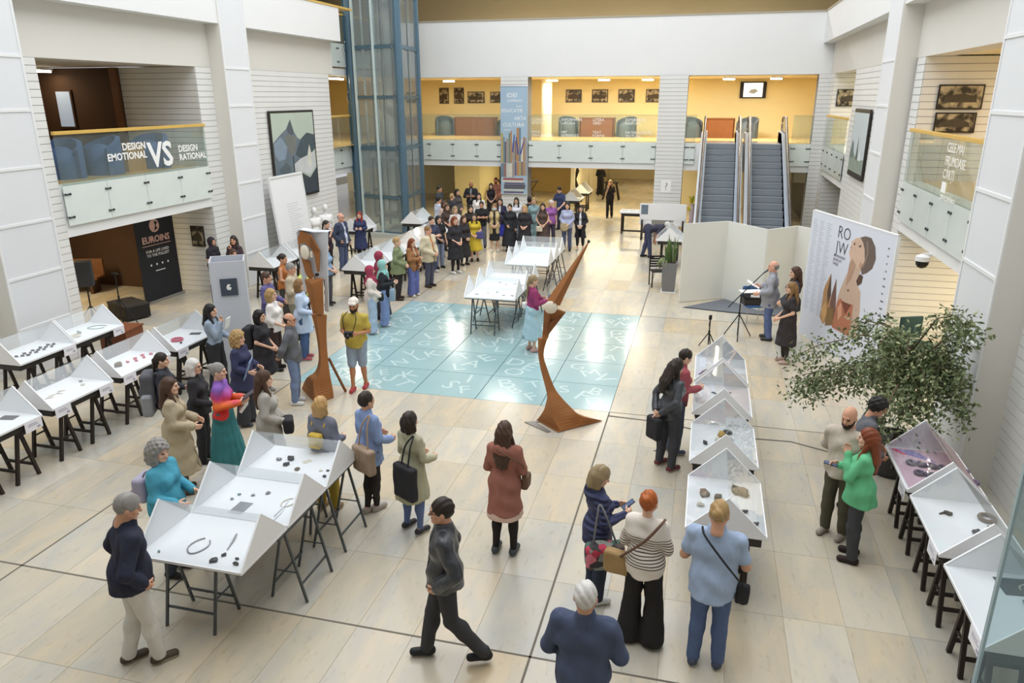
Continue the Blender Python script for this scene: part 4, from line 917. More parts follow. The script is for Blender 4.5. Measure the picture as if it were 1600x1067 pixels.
P_('RG2', 'rod', -.1, .2, JD, .06, 'short dark rod'); P_('RG2', 'rod', .12, .25, JD, .05, 'thin dark rod at right'); P_('RG2', 'plate', -.2, -.2, JC, .09, 'pale rectangular sheet'); P_('RG3', 'rod', -.2, -.1, JD, .16, 'long dark stick', .9); P_('RG3', 'rod', -.26, -.25, JD, .12, 'second dark stick', .8)
PKP = mat('pink_print', '#d7b6c4', .6, .2, 6); o_ = CASES['RW0']
MB().box(-.38, .38, -.54, .54, 0, .003).build('pink_print_sheet', PKP, o_, (0, 0, ZC)); MB().prism([(.39, -.56, ZC + .012), (.39, .55, ZC + .012), (.012, .55, ZC + HG - .03), (.012, -.56, ZC + HG - .03)], (-.003, 0, -.003)).build('pink_print_back', mat('pink_print_back', '#dcb9bb', .6, .1, 6), o_)
MB().prism([(-.36, .5, .004), (-.1, .5, .004), (.1, .2, .004), (-.2, .35, .004)], (0, 0, .001)).build('printed_flag', mat('violet_print', '#8f86bb', .6, .2, 8), o_, (0, 0, ZC))
for a, b in ((-.28, .42), (-.05, -.44), (.25, -.32)): MB().box(-.09, .09, -.03, .03, .004, .006).build('printed_bar', mat('magenta_print', '#d0416c', .6), o_, (a, b, ZC), (0, 0, -.9))
for k in range(6):
    for q in range(2): P_('RW0', 'cuff', -.22 + .11 * k + .03 * q, .1 - .02 * k - .26 * q, mat('violet_grey_ring', '#5d5468', .5, .3, 30), .042, ('first', 'second', 'third', 'fourth', 'fifth', 'sixth')[k] + (' upper ring', ' lower ring')[q])
P_('RW1', 'lump', -.12, .24, JD, .045, 'dark bird-like brooch at left'); P_('RW1', 'rod', -.14, .25, JD, .07, 'thin beak-like brooch'); P_('RW1', 'lump', .06, -.10, JD, .05, 'dark bird-like brooch at centre'); P_('RW1', 'rod', .1, -.12, JD, .1, 'long thin tail brooch'); P_('RW1', 'cuff', .25, .22, JB, .075, 'brown twig bracelet'); P_('RW1', 'rod', .24, .02, JB, .07, 'brown horn-shaped brooch'); P_('RW1', 'rod', .02, -.36, JD, .07, 'dark thin stick', .8)
P_('RW2', 'plate', .18, .36, mat('black_mat', '#3d4043', .7), .2, 'rectangular black mat', .1); P_('RW2', 'loop', .2, .34, JC, .07, 'pale bead loop on the mat'); P_('RW2', 'lump', .13, .12, JS, .04, 'grey crystal cluster')
P_('LW0', 'plate', .05, .38, JD, .11, 'dark square tablet', .2); P_('LW0', 'lump', .1, .1, JS, .03, 'tiny grey piece')
for k in range(5): P_('LW1', 'rod', -.02 + .05 * (k % 2), -.35 + .09 * k, JC, .05, ('first', 'second', 'third', 'fourth', 'fifth')[k] + ' pale strip counted from the near end')
P_('LW1', 'lump', .1, .3, JC, .035, 'pale small lump'); P_('LW1', 'lump', -.05, .42, JS, .03, 'grey small lump')
P_('LW2', 'lump', .0, -.18, JB, .075, 'round grey-brown dome')
for k in range(6): P_('LW2', 'lump', .02 + .1 * (k % 2), .0 + .09 * k, JP, .035, ('first', 'second', 'third', 'fourth', 'fifth', 'sixth')[k] + ' pink piece counted from the near end')
P_('LW3', 'cuff', .05, -.1, JP, .09, 'large pink and dark bracelet'); P_('LW3', 'plate', .1, .35, JD, .1, 'black bead panel', .3); P_('LW3', 'lump', .22, -.22, JD, .03, 'small black stud')
for k in range(14): P_('LB0', 'lump', .02 + .07 * (k % 3), -.30 + .055 * k, JD, .034, 'small dark cluster piece')
P_('LB1', 'loop', .05, .3, JG, .16, 'large green collar', .4); P_('LB1', 'cuff', .12, -.3, JC, .07, 'cream oval bracelet'); P_('LB1', 'lump', .0, -.1, JS, .05, 'silver grey cluster'); P_('LB1', 'lump', -.12, -.38, mat('ochre_leaf', '#b7a98a', .6), .06, 'tall ochre leaf piece')
for ck, q in (('CT0', 5), ('CT1', 4)):
    for k in range(q): P_(ck, 'rod', jr.uniform(-.25, .25), -.45 + .2 * k, JS, .045, ('first', 'second', 'third', 'fourth', 'fifth')[k] + ' thin brooch counted from the right')
# ------------------------------------------------------------------ lamps of the galleries and halls
def tube_lamp(label, x, y, z, L=1.2, rz=0.0, power=0, col=(1, .86, .62), group='ceiling tube lamps'):
    o = thing('ceiling_lamp', label, 'lamp', (x, y, z), rz, group)
    MB().box(-L / 2, L / 2, -.06, .06, -.0, .05).build('housing', SLABW, o)
    MB().tube([(-L / 2 + .03, 0, -.03), (L / 2 - .03, 0, -.03)], .028, 8).build('tube', LAMPW, o)
    if power:
        l = area_light('lamp_light', (x, y, z - .08), (0, 0, rz), L, .15, power, col)
for i, x in enumerate((-11.2, -6.6, -4.4, -2.6, .6, 2.4)):
    tube_lamp('tube lamp under the upper gallery ceiling, %s from the left' % ('first', 'second', 'third', 'fourth', 'fifth', 'sixth')[i], x, 32.6, ZT - .08, .55, .5, 105, (1, .94, .80))
for i, (x, y) in enumerate(((-10, 33), (-4.8, 33.5), (-4.8, 37), (-3.6, 41), (-3.0, 45), (.5, 33.5), (-8.6, 37.5), (-3.4, 34.5))):
    tube_lamp('tube lamp under the back hall ceiling, %s counted from the lift' % ('first', 'second', 'third', 'fourth', 'fifth', 'sixth', 'seventh', 'eighth')[i], x, y, (ZS if y < 38 else 2.93) - .06, 1.6, 0, 52, (1, .84, .52))
tube_lamp('tube lamp in the left back corner gallery', XL - 1.2, 27.5, ZT - .06, 1.2, PI / 2, 80); tube_lamp('tube lamp inside the left ground-floor doorway', XL - 3.5, 15, ZS - .06, 1.2, PI / 2, 70, (1, .8, .5)); tube_lamp('tube lamp in the left upper gallery', XL - 4.2, 16.6, ZT - .06, 1.2, PI / 2, 14, (1, .8, .55))
tube_lamp('tube lamp inside the right ground-floor doorway', XR + 2, 15.5, ZS - .06, 1.2, PI / 2, 90, (1, .82, .55)); tube_lamp('tube lamp in the right upper gallery beside the plant', XR + 2.2, 15.5, ZT - .06, 1.2, PI / 2, 55, (1, .86, .65)); tube_lamp('tube lamp in the right upper gallery near the escalators', XR + 1.6, 27.5, ZT - .06, 1.2, PI / 2, 60)
for i, (x, y) in enumerate(((-9, 33), (-4, 33), (1, 33), (-15, 27), (-15, 18), (6.5, 20))): tube_lamp('added unseen lamp lighting the top-floor soffit, %s from the back left' % ('first', 'second', 'third', 'fourth', 'fifth', 'sixth')[i], x, y, 9.2, 1.5, 0, 160, (1, .93, .8))  # lamps added out of view so that their bounce lightens the soffit
tube_lamp('tube lamp in the left back ground-floor hall', XL - 1.5, 28, ZS - .06, 1.2, PI / 2, 80)

# ------------------------------------------------------------------ pictures and signs
FRM = mat('dark_picture_frame', '#2b2622', .5, .1, 10)
def photo_mat(i):
    m = bpy.data.materials.new('old_photo'); m.use_nodes = True; nt = m.node_tree; b = nt.nodes['Principled BSDF']
    tc = nt.nodes.new('ShaderNodeTexCoord'); mp = nt.nodes.new('ShaderNodeMapping'); mp.inputs['Location'].default_value = (i * 3.1, i * 1.7, i); nt.links.new(tc.outputs['Object'], mp.inputs[0])
    nz = nt.nodes.new('ShaderNodeTexNoise'); nz.inputs['Scale'].default_value = 6; nz.inputs['Detail'].default_value = 6; nt.links.new(mp.outputs[0], nz.inputs['Vector'])
    cr = nt.nodes.new('ShaderNodeValToRGB'); cr.color_ramp.elements[0].position = .42; cr.color_ramp.elements[1].position = .62; cr.color_ramp.elements[0].color = lin('#2d2720') + (1,); cr.color_ramp.elements[1].color = lin('#b9ab8c') + (1,)
    nt.links.new(nz.outputs['Fac'], cr.inputs[0]); nt.links.new(cr.outputs[0], b.inputs['Base Color']); b.inputs['Roughness'].default_value = .4; return m
PH = [photo_mat(i) for i in range(4)]
def picture(label, x, z, y, w, h, i, rot=ROT_NY, loc=None):
    o = thing('framed_photograph', label, 'picture', loc or (x, y, z)); o.rotation_euler = rot
    MB().box(-w / 2 - .03, w / 2 + .03, -h / 2 - .03, h / 2 + .03, 0, .025).build('frame', FRM, o); MB().box(-w / 2, w / 2, -h / 2, h / 2, .025, .03).build('print', PH[i % 4], o)
    # roof and ground of the building shown in the old photograph
    MB().prism([(-w * .4, -h * .25, .03), (w * .4, -h * .25, .03), (w * .36, h * .02, .03), (w * .05, h * (.28 if i % 2 else .15), .03), (-w * .36, h * .05, .03)], (0, 0, .002)).build('printed_building', mat('sepia_building', '#4b4336', .6, .3, 20), o)
nm8 = ('first', 'second', 'third', 'fourth')
for i, (u0, u1, w, h) in enumerate(((-12.62, 0, .42, .66), (-11.86, 0, .44, .66), (-11.0, 0, .78, .46), (-9.9, 0, .7, .44))): picture('old photograph on the cream wall left of the banner, %s from the left' % nm8[i], u0, 5.2 if i < 2 else 5.12, 35.98, w, h, i)
for i, u0 in enumerate((-6.25, -5.02, -3.8, -2.55)): picture('old photograph on the cream wall between back pillars, %s from the left' % nm8[i], u0, 5.17, 35.98, .68, .5, i + 1)
picture('wide dark photograph on the boarded return wall, right gallery', 4.86, 5.12, 17.56, .78, .42, 2); picture('patterned photograph below the wide dark one, right gallery', 4.84, 4.62, 17.56, .70, .34, 3)
picture('dark carved-figure photograph in the far right gallery', 4.72, 5.08, 29.76, .8, .52, 0)
picture('small dark plaque on the boarded wall beside the black banner', XL - .55, 1.55, 17.41, .35, .5, 1)
tv = thing('television', 'television showing a white picture on the cream wall above the escalators', 'television', (1.72, 35.95, 5.4)); tv.rotation_euler = ROT_NY
bevel(MB().box(-.55, .55, -.34, .34, 0, .06).build('housing', BLACK, tv), .01); MB().box(-.40, .40, -.29, .29, .06, .064).build('screen', mat('tv_screen', '#e9eef2', .3, .02, 3, emit=1.2), tv)
MB().prism([(-.2, -.12, .065), (.05, -.16, .065), (.22, -.05, .065), (.1, .05, .065), (-.1, .02, .065)], (0, 0, .001)).build('screen_picture', mat('tv_picture', '#b9c2c8', .4), tv); MB().box(-.15, .15, -.15, .15, -.04, 0).build('wall_bracket', DSTEEL, tv)
sg = thing('wall_sign', 'small white sign on the plain back pillar', 'sign', (-1.5, YB - .145, 1.75)); sg.rotation_euler = ROT_NY
MB().box(-.2, .2, -.24, .24, 0, .01).build('plate', PRINTW, sg); link('lettering', text_mesh('?', .4, mat('sign_grey', '#8a8d90', .6), 'CENTER'), sg, (0, -.13, .011))
sg = thing('wall_sign', 'small white sign with black arrows on the right corner pillar', 'sign', (3.9, YB - .02, 1.75)); sg.rotation_euler = ROT_NY
MB().box(-.15, .15, -.24, .24, 0, .01).build('plate', PRINTW, sg); MB().prism([(-.08, .02, .01), (.02, .12, .01), (-.02, .16, .01), (-.1, .16, .01)], (0, 0, .003)).prism([(.02, -.14, .01), (.09, -.08, .01), (.06, .0, .01)], (0, 0, .003)).build('arrows', BLACK, sg)
# large paintings
pt = thing('abstract_painting', 'large framed abstract painting of blue-grey folds on the left wall', 'painting', (XL + .03, 20.5, 2.08)); pt.rotation_euler = ROT_PX
MB().box(0, 2.65, 0, 2.68, 0, .05).build('frame', FRM, pt)
MB().box(.07, 2.58, .07, 2.61, .05, .055).build('canvas', mat('painting_pale_green', '#b9c6b8', .6, .08, 1.5), pt)
def patch(o, pts, c, z=.056, nm='painted_shape'): MB().prism([(x, y, z) for x, y in pts], (0, 0, .0015)).build(nm, mat('paint_' + c, c, .6, .18, 3), o)
patch(pt, ((.07, .6), (.07, 1.75), (.45, 1.95), (.9, 2.15), (1.15, 2.42), (1.32, 2.05), (1.5, 1.85), (1.75, 1.75), (1.9, 1.5), (1.6, 1.2), (1.2, 1.0), (1.1, .6), (.7, .35), (.35, .45)), '#6c7a84')
patch(pt, ((.1, 1.72), (.5, 1.92), (.85, 1.6), (.7, 1.25), (.3, 1.2), (.1, 1.4)), '#8798a8', .058); patch(pt, ((.9, 2.15), (1.15, 2.42), (1.3, 2.0), (1.05, 1.85)), '#565f66', .0585); patch(pt, ((.75, 1.9), (1.0, 2.0), (1.45, 1.85), (1.3, 1.45), (1.0, 1.3), (.85, 1.6)), '#777a76', .059)
patch(pt, ((1.3, 1.35), (1.7, 1.8), (2.1, 1.98), (2.58, 1.9), (2.58, 1.45), (2.1, 1.25), (1.6, 1.2)), '#4c5a60', .0595); patch(pt, ((.3, .95), (.7, 1.15), (.95, .95), (.75, .7), (.45, .65)), '#5d686f', .0595)
patch(pt, ((1.18, 1.05), (1.6, 1.2), (2.2, 1.3), (2.45, 1.35), (2.55, .95), (2.1, .62), (1.7, .75), (1.18, .82)), '#ccd0d1', .06); patch(pt, ((1.12, .5), (1.5, .78), (2.1, .55), (2.58, .85), (2.58, .07), (1.12, .07)), '#3c454f', .0605); patch(pt, ((1.13, .3), (1.13, 1.3), (1.17, 1.3), (1.17, .3)), '#23262b', .061); patch(pt, ((.07, .07), (.07, .6), (.4, .5), (.7, .35), (1.12, .6), (1.12, .07)), '#59646c', .0605); patch(pt, ((2.05, 1.3), (2.2, 1.6), (2.3, 1.3), (2.25, .9), (2.1, .9)), '#d9d8cc', .061); patch(pt, ((.55, .35), (.65, .75), (.72, .35)), '#c9c9c2', .061)
p2 = thing('abstract_painting', 'framed pale landscape print on the right boarded wall', 'painting', (XR - .03, 24.2, 2.95)); p2.rotation_euler = ROT_NX
MB().box(0, 2.2, 0, 1.85, 0, .05).build('frame', FRM, p2); MB().box(.05, 2.15, .15, 1.75, .05, .055).build('canvas', mat('print_pale_sky', '#c3cfd3', .6, .06, 1), p2)
patch(p2, ((.05, .15), (2.15, .15), (2.15, .55), (1.2, .5), (.5, .7), (.05, .6)), '#8e9a8f'); patch(p2, ((.05, .5), (.3, 1.0), (.5, .9), (.7, .5)), '#6f7d7c', .058); patch(p2, ((1.0, .5), (1.15, 1.1), (1.3, .5)), '#55605f', .058); patch(p2, ((1.4, .5), (1.6, .8), (1.75, .5)), '#e4e8e6', .058)
# banner on the back pillar
bn = thing('hanging_banner', 'tall blue banner with book and pencil print on the back pillar', 'banner', (-7.71, YB - .20, .0)); bn.rotation_euler = ROT_NY
MB().box(-.56, .56, 1.3, 5.55, 0, .012).build('fabric', mat('banner_blue', '#a9c2d6', .7, .08, 1.5), bn); MB().tube([(-.58, 5.55, .01), (.58, 5.55, .01)], .02, 8).build('top_bar', CHROME, bn); MB().tube([(-.58, 1.3, .01), (.58, 1.3, .01)], .02, 8).build('bottom_bar', CHROME, bn)
for s, sz, x, z, al in (('IDEI', .25, -.30, 5.12, 'LEFT'), ('ELEMENTS', .13, -.26, 4.95, 'LEFT'), ('EDUCATIE', .19, -.52, 4.55, 'LEFT'), ('ARTA', .20, .52, 4.25, 'RIGHT'), ('CULTURA', .20, -.46, 4.0, 'LEFT'), ('forme', .10, .1, 4.75, 'LEFT'), ('istorie', .10, -.4, 3.84, 'LEFT')): link('lettering', text_mesh(s, sz, PRINTW, al), bn, (x, z, .013))
br_ = random.Random(5); bcol = ['#6d6a86', '#c9cfc4', '#b98a5c', '#8a7a6c', '#7d8a78', '#a3625a', '#dcd5c4', '#5e5a62', '#b9a56c', '#a59a92', '#6f8496']
x = -.54
while x < .5:
    w = br_.uniform(.05, .11); z0 = 1.98 if x < .0 else 2.05; h = br_.uniform(.75, 1.35); c = br_.choice(bcol); MB().box(x, x + w, z0, z0 + .55, .012, .016).build('printed_book', mat('print_' + c, c, .7, .1, 6), bn); c = br_.choice(bcol); MB().box(x, x + w, z0 + .57, z0 + .57 + h, .012, .016).build('printed_book', mat('print_' + c, c, .7, .1, 6), bn); x += w + .008
for k in range(7):
    c = br_.choice(bcol); z0 = 1.32 + .09 * k; MB().box(-.5 + br_.uniform(0, .1), .5 - br_.uniform(0, .12), z0, z0 + .08, .012, .016).build('printed_book', mat('print_' + c, c, .7, .1, 6), bn)
for a in ((-.05, 3.0, .02, 3.72), (.18, 2.9, .1, 3.62), (.28, 2.9, .42, 3.5)): MB().prism([(a[0] - .03, a[1], .017), (a[0] + .03, a[1], .017), (a[2] + .02, a[3] - .08, .017), (a[2], a[3], .017), (a[2] - .02, a[3] - .08, .017)], (0, 0, .003)).build('printed_pencil', mat('print_pencil_blue', '#4a4f9a', .6), bn)
# ------------------------------------------------------------------ furniture of the upper gallery
DESK = mat('reddish_wood', '#80512f', .4, .15, 5); GREYF = mat('blue_grey_upholstery', '#5d6870', .8, .08, 10)
def tub_chair(label, x, y, rz, GREYF=GREYF):
    o = thing('tub_chair', label, 'armchair', (x, y, Z2), rz); f = Field((-.45, -.45, -.02), (.45, .45, .95), .03)
    f.cone((0, 0, .02), (0, 0, .34), .36, .36, .03); V, Q = f.nets(); link('seat', np_mesh('seat', [(V, Q, 0)], [GREYF]), o)
    n = 14; mb = MB(); ring = []
    for k in range(n + 1):
        a = math.radians(-20 + 220 * k / n); hgt = .62 + .25 * math.sin(math.radians(180 * k / n)); ring.append((math.cos(a), math.sin(a), hgt))
    for k in range(n):
        p, q = ring[k], ring[k + 1]; mb.add([(p[0] * .36, p[1] * .36, 0), (p[0] * .46, p[1] * .46, 0), (q[0] * .46, q[1] * .46, 0), (q[0] * .36, q[1] * .36, 0), (p[0] * .36, p[1] * .36, p[2]), (p[0] * .46, p[1] * .46, p[2]), (q[0] * .46, q[1] * .46, q[2]), (q[0] * .36, q[1] * .36, q[2])], [(3, 2, 1, 0), (4, 5, 6, 7), (0, 1, 5, 4), (1, 2, 6, 5), (2, 3, 7, 6), (3, 0, 4, 7)])
    mb.build('backrest', GREYF, o)
def desk(label, x, y, w):
    o = thing('counter_desk', label, 'desk', (x, y, Z2)); MB().box(-w / 2, w / 2, -.3, -.25, 0, .78).build('front_panel', DESK, o)
    for s in (-1, 1): MB().box(s * (w / 2) - .03, s * (w / 2) + .03, -.3, .3, 0, .78).build('side_panel', DESK, o)
    MB().box(-w / 2 - .03, w / 2 + .03, -.33, .33, .78, .82).build('top', DESK, o); MB().box(-w / 2, w / 2, -.24, .28, .35, .38).build('shelf', DESK, o)
for (x, y, w, a, b) in ((-10.6, 34.6, 1.9, 'left of the banner pillar', 1.25), (-4.9, 34.6, 1.5, 'between the back pillars', 1.2), (.4, 34.6, 1.2, 'behind the escalators', .95)):
    desk('reddish wooden counter desk on the upper gallery ' + a, x, y, w)
    tub_chair('blue-grey tub chair at the left of the desk ' + a, x - w / 2 - .55, y - .1, .5); tub_chair('blue-grey tub chair at the right of the desk ' + a, x + w / 2 + .55, y - .1, -.5)
for k, (x, y, z, rz) in enumerate(((-13.9, 13.9, 0, .4), (-13.75, 14.9, 0, -.2), (-13.8, 16.6, .0, .2))): tub_chair(('large blue tub chair at the near end of the left gallery', 'blue tub chair next to the near one, left gallery', 'blue tub chair at the far end of the left gallery')[k], x, y, rz, mat('blue_upholstery', '#4f6796', .8, .08, 10))
rc = thing('round_column', 'cream round column standing in the upper gallery', 'column', (-7.0, 33.4, Z2)); MB().lathe([(.27, 0), (.27, .06), (.24, .08), (.24, 2.42), (.27, 2.45)], 24).build('shaft', CREAM2, rc)
cr_ = thing('wooden_crate', 'light wooden box between the blue chairs in the left gallery', 'box', (-13.75, 15.75, Z2 + .01)); MB().box(-.25, .25, -.3, .3, 0, .62).build('body', mat('light_wood', '#b88f57', .5, .15, 6), cr_); MB().box(-.27, .27, -.32, .32, .62, .65).build('top', mat('light_wood', '#b88f57'), cr_)
# ------------------------------------------------------------------ totem, text panel, mannequins
TOT = mat('totem_grey', '#c9cdd6', .6, .02, 2)
t = thing('grey_totem', 'tall pale grey open-topped totem with a dark square plate', 'totem', (-8.66, 12.04, 0), .56)
for x0, x1, y0, y1, n in ((-.31, .31, -.31, -.29, 'front_panel'), (-.31, .31, .29, .31, 'back_panel'), (-.31, -.29, -.29, .29, 'side_panel'), (.29, .31, -.29, .29, 'side_panel')): MB().box(x0, x1, y0, y1, 0, 2.26).build(n, TOT, t)
pl = MB().box(-.15, .15, -.335, -.31, 1.62, 1.94).build('dark_plate', mat('slate_plate', '#454e5a', .6), t); MB().prism([(-.04, -.336, 1.74), (.02, -.336, 1.72), (.045, -.336, 1.77), (.0, -.336, 1.79), (.04, -.336, 1.83), (-.02, -.336, 1.84), (-.045, -.336, 1.79)], (0, -.003, 0)).build('logo', PRINTW, pl)
MB().box(-.335, -.31, -.15, .15, 1.45, 1.80).build('side_plate', mat('slate_plate', '#454e5a'), t)
t = thing('text_panel', 'tall white framed text panel leaning against the left wall', 'panel', (-12.05, 19.5, 0), PI / 2); t.rotation_euler = (0, 0, PI / 2)
g = MB().box(0, 1.9, -.02, .02, 0, 2.95).build('board', CASEW, t, None, (-.1, 0, 0))
for x0, x1, z0, z1 in ((0, .06, 0, 2.95), (1.84, 1.9, 0, 2.95), (.06, 1.84, 2.89, 2.95), (.06, 1.84, 0, .06)): MB().box(x0, x1, -.045, -.02, z0, z1).build('frame_strip', WHITE, t, None, (-.1, 0, 0))
rr_ = random.Random(9)
for k in range(16): MB().box(.75, .75 + rr_.uniform(.5, .85), -.0215, -.02, 2.05 - .075 * k, 2.08 - .075 * k).build('text_line', mat('faint_text', '#dcdde3', .7), t, None, (-.1, 0, 0))
def mannequin(label, x, y, rz):
    o = thing('mannequin', label, 'mannequin', (x, y, 0), rz); f = Field((-.32, -.22, .55), (.32, .22, 1.9), .02)
    f.ball((0, .01, 1.66), (.085, .10, .125), .02).cone((0, 0, 1.45), (0, 0, 1.56), .052, .05, .04).cone((-.14, 0, 1.36), (.14, 0, 1.36), .075, .075, .06).cone((-.08, 0, 1.25), (.08, 0, 1.25), .115, .115, .08).cone((-.05, 0, 1.05), (.05, 0, 1.05), .10, .10, .08).cone((-.09, 0, .85), (.09, 0, .85), .12, .12, .08)
    for s in (-1, 1): f.cone((s * .2, 0, 1.37), (s * .25, -.02, 1.12), .055, .045, .04)
    f.cut(lambda x, y, z: .8 - z); V, Q = f.nets(); link('torso', np_mesh('torso', [(V, Q, 0)], [mat('mannequin_white', '#f2f2f0', .5, .02, 3)]), o)
    MB().lathe([(.02, .02), (.02, .82)], 10).build('pole', CHROME, o); MB().lathe([(.2, 0), (.2, .02), (.03, .035)], 20).build('base', CHROME, o)
mannequin('white mannequin bust nearer the text panel, under the large painting', -12.2, 21.75, -2.0); mannequin('white mannequin bust farther from the text panel, under the large painting', -12.2, 22.5, -2.2)
# ------------------------------------------------------------------ left doorway: speaker, stand, banner
t = thing('loudspeaker', 'black loudspeaker on a pole in the left doorway', 'loudspeaker', (-13.7, 13.75, 0), -.9)
bevel(MB().box(-.17, .17, -.17, .17, 1.02, 1.6).build('cabinet', mat('speaker_black', '#3b3d42', .6, .1, 12), t), .02); MB().box(-.14, .14, -.178, -.17, 1.06, 1.5).build('grille', mat('speaker_grille', '#4b4e55', .7, .1, 60), t); MB().box(-.1, .1, -.18, -.172, 1.50, 1.54).build('badge', CHROME, t); MB().lathe([(.018, .05), (.018, 1.03)], 8).build('pole', BLACK, t)
for k in range(3): a = k * 2.09 + .3; MB().tube([(0, 0, .55), (.4 * math.cos(a), .4 * math.sin(a), .01)], .013, 6).build('leg', BLACK, t)
t = thing('flight_case', 'black equipment case on the floor under the loudspeaker', 'case', (-13.55, 14.75, 0), -.4); bevel(MB().box(-.45, .45, -.3, .3, .03, .34).build('body', BLACK, t), .015); MB().box(-.46, .46, -.31, .31, .34, .38).build('lid', UNDER, t)
def mic_tripod(name, label, x, y, rz, h, cat='tripod'):
    t = thing(name, label, cat, (x, y, 0), rz); MB().lathe([(.014, .06), (.014, h)], 8).build('pole', BLACK, t); MB().lathe([(.024, h * .55), (.024, h * .6)], 8).build('collar', BLACK, t)
    for k in range(3): a = k * 2.094; MB().tube([(0, 0, h * .55), (h * .33 * math.cos(a), h * .33 * math.sin(a), .01)], .012, 6).build('leg', BLACK, t)
    return t
t = mic_tripod('camera_tripod', 'tall black tripod in the left doorway beside the loudspeaker', -13.1, 14.0, .2, 1.25); MB().box(-.06, .06, -.04, .04, 1.25, 1.30).bar((0, 0, 1.28), (.16, .1, 1.24), .02).build('head', BLACK, t)
t = thing('roll_up_banner', 'black roll-up EUROINS banner at the left doorway', 'banner', (-13.87, 16.42, 0), PI / 2); t.rotation_euler = (0, 0, PI / 2 - .06)
BK_ = mat('banner_black', '#26272b', .7, .05, 3); MB().box(-.68, .68, -.004, .004, .08, 2.3).build('sheet', BK_, t); bevel(MB().box(-.70, .70, -.07, .07, 0, .08).build('base', CHROME, t), .01); MB().box(-.69, .69, -.012, .012, 2.3, 2.33).build('top_rail', CHROME, t)
RBN = (PI / 2, 0, 0); PK = mat('banner_pink', '#e0b4a6', .6)
MB().lathe([(.17, 0), (.17, .004)], 24).build('logo', PK, t, (0, -.006, 1.98), (PI / 2, 0, 0)); MB().prism([(-.02, -.01, 1.85), (.1, -.01, 1.9), (.05, -.01, 1.98), (.12, -.01, 2.06), (.0, -.01, 2.1), (.03, -.01, 1.98)], (0, -.003, 0)).build('logo_mark', BK_, t)
link('lettering', text_mesh('EUROINS', .235, PK, 'CENTER', bold=.006), t, (0, -.006, 1.56), RBN); MB().box(-.5, .5, -.007, -.004, 1.48, 1.495).build('rule', PK, t); link('lettering', text_mesh('FOR A LIFE LIVED\nTO THE FULLEST', .105, PRINTW, 'CENTER'), t, (0, -.006, 1.30), RBN)
for k in range(4): MB().lathe([(.03, 0), (.03, .003)], 6).build('icon', PRINTW, t, (-.3 + .2 * k, -.006, .98), (PI / 2, 0, 0))
MB().box(-.17, .17, -.007, -.004, .80, .82).build('web_line', PRINTW, t)
# dark furniture inside the left doorway
t = thing('far_window', 'narrow pale window in the dark room of the left gallery', 'window', (-16.9, 17.39, 4.36), -PI / 2); MB().box(0, .04, -.27, .27, 0, 1.0).build('frame', DARKB, t); MB().box(.04, .05, -.22, .22, .05, .95).build('pane', mat('pale_pane', '#aebfd6', .3, .03, 2, emit=.35), t)
t = thing('wooden_bench', 'dark wooden bench in the left doorway, deep inside', 'bench', (-17.2, 16.3, 0), .3); MB().box(-1.2, 1.2, -.25, .25, .40, .46).build('seat', BROWN, t); MB().box(-1.2, 1.2, .2, .26, .46, .9).build('backrest', BROWN, t)
for s in (-1, 1): MB().box(s * 1.0 - .04, s * 1.0 + .04, -.22, .22, 0, .4).build('leg', DARKB, t)
t = thing('wooden_box', 'reddish brown wooden box behind the inner left case', 'box', (-11.5, 12.2, 0), .1); MB().box(-.3, .3, -.28, .28, 0, .62).build('body', mat('red_brown_wood', '#7a4426', .5, .2, 5), t); MB().box(-.32, .32, -.3, .3, .62, .65).build('lid', mat('red_brown_wood', '#7a4426'), t)
# ------------------------------------------------------------------ folding screen, poster, speaker's corner
SCR = mat('screen_board', '#e4e4dd', .6, .02, 1.5)
t = thing('folding_screen', 'white four-fold exhibition screen in front of the escalators', 'screen', (0, 0, 0))
pts = [(-.45, 19.35), (.66, 20.05), (1.57, 18.95), (2.32, 19.7), (2.9, 19.0)]
t.location = (.66, 19.5, 0)
for i in range(4):
    a, b = Vector((*pts[i], 0)) - t.location, Vector((*pts[i + 1], 0)) - t.location; n = (b - a).normalized(); q = MB().bar(a + n * .006 + Vector((0, 0, 1.04)), b - n * .006 + Vector((0, 0, 1.04)), .035, 2.06).build('panel', SCR, t)
t = thing('floor_plate', 'dark grey angular floor plate under the folding screen', 'plate', (.5, 19.3, 0)); bevel(MB().prism([(-.78, -.42, .004), (.3, -.62, .004), (1.75, -.72, .004), (1.9, .1, .004), (.2, .62, .004)], (0, 0, .016)).build('plate', mat('dark_grey_sheet', '#6b7079', .5, .05, 4), t), .003, 1); MB().prism([(-.84, -.44, .0), (.3, -.66, .0), (1.8, -.76, .0), (1.95, .12, .0), (.2, .66, .0)], (0, 0, .004)).build('rubber_edge', BLACK, t)
PST = mat('poster_pale', '#dfe3ee', .6, .02, 1); t = thing('poster_wall', 'large pale poster board with ROJW lettering and a portrait', 'poster', (2.33, 17.35, 0), math.atan2(-3.0, 1.06))
bw = 3.15; MB().box(0, bw, 0, .05, 0, 2.78).build('board', PST, t); MB().box(-.02, 0, -.005, .055, 0, 2.8).build('edge_strip', CASEW, t); MB().box(bw, bw + .02, -.005, .055, 0, 2.8).build('edge_strip', CASEW, t); MB().box(-.02, bw + .02, -.005, .055, 2.78, 2.8).build('edge_strip', CASEW, t)
TX = mat('poster_text', '#b3b7c3', .7); TD = mat('poster_dark_text', '#4a4650', .7)
for cix, x0 in enumerate((.08, .36, .66)):
    for k in range(44): w = rr_.uniform(.12, .23); MB().box(x0, x0 + w, -.002, 0, 2.6 - .046 * k, 2.612 - .046 * k).build('text_line', TX, t)
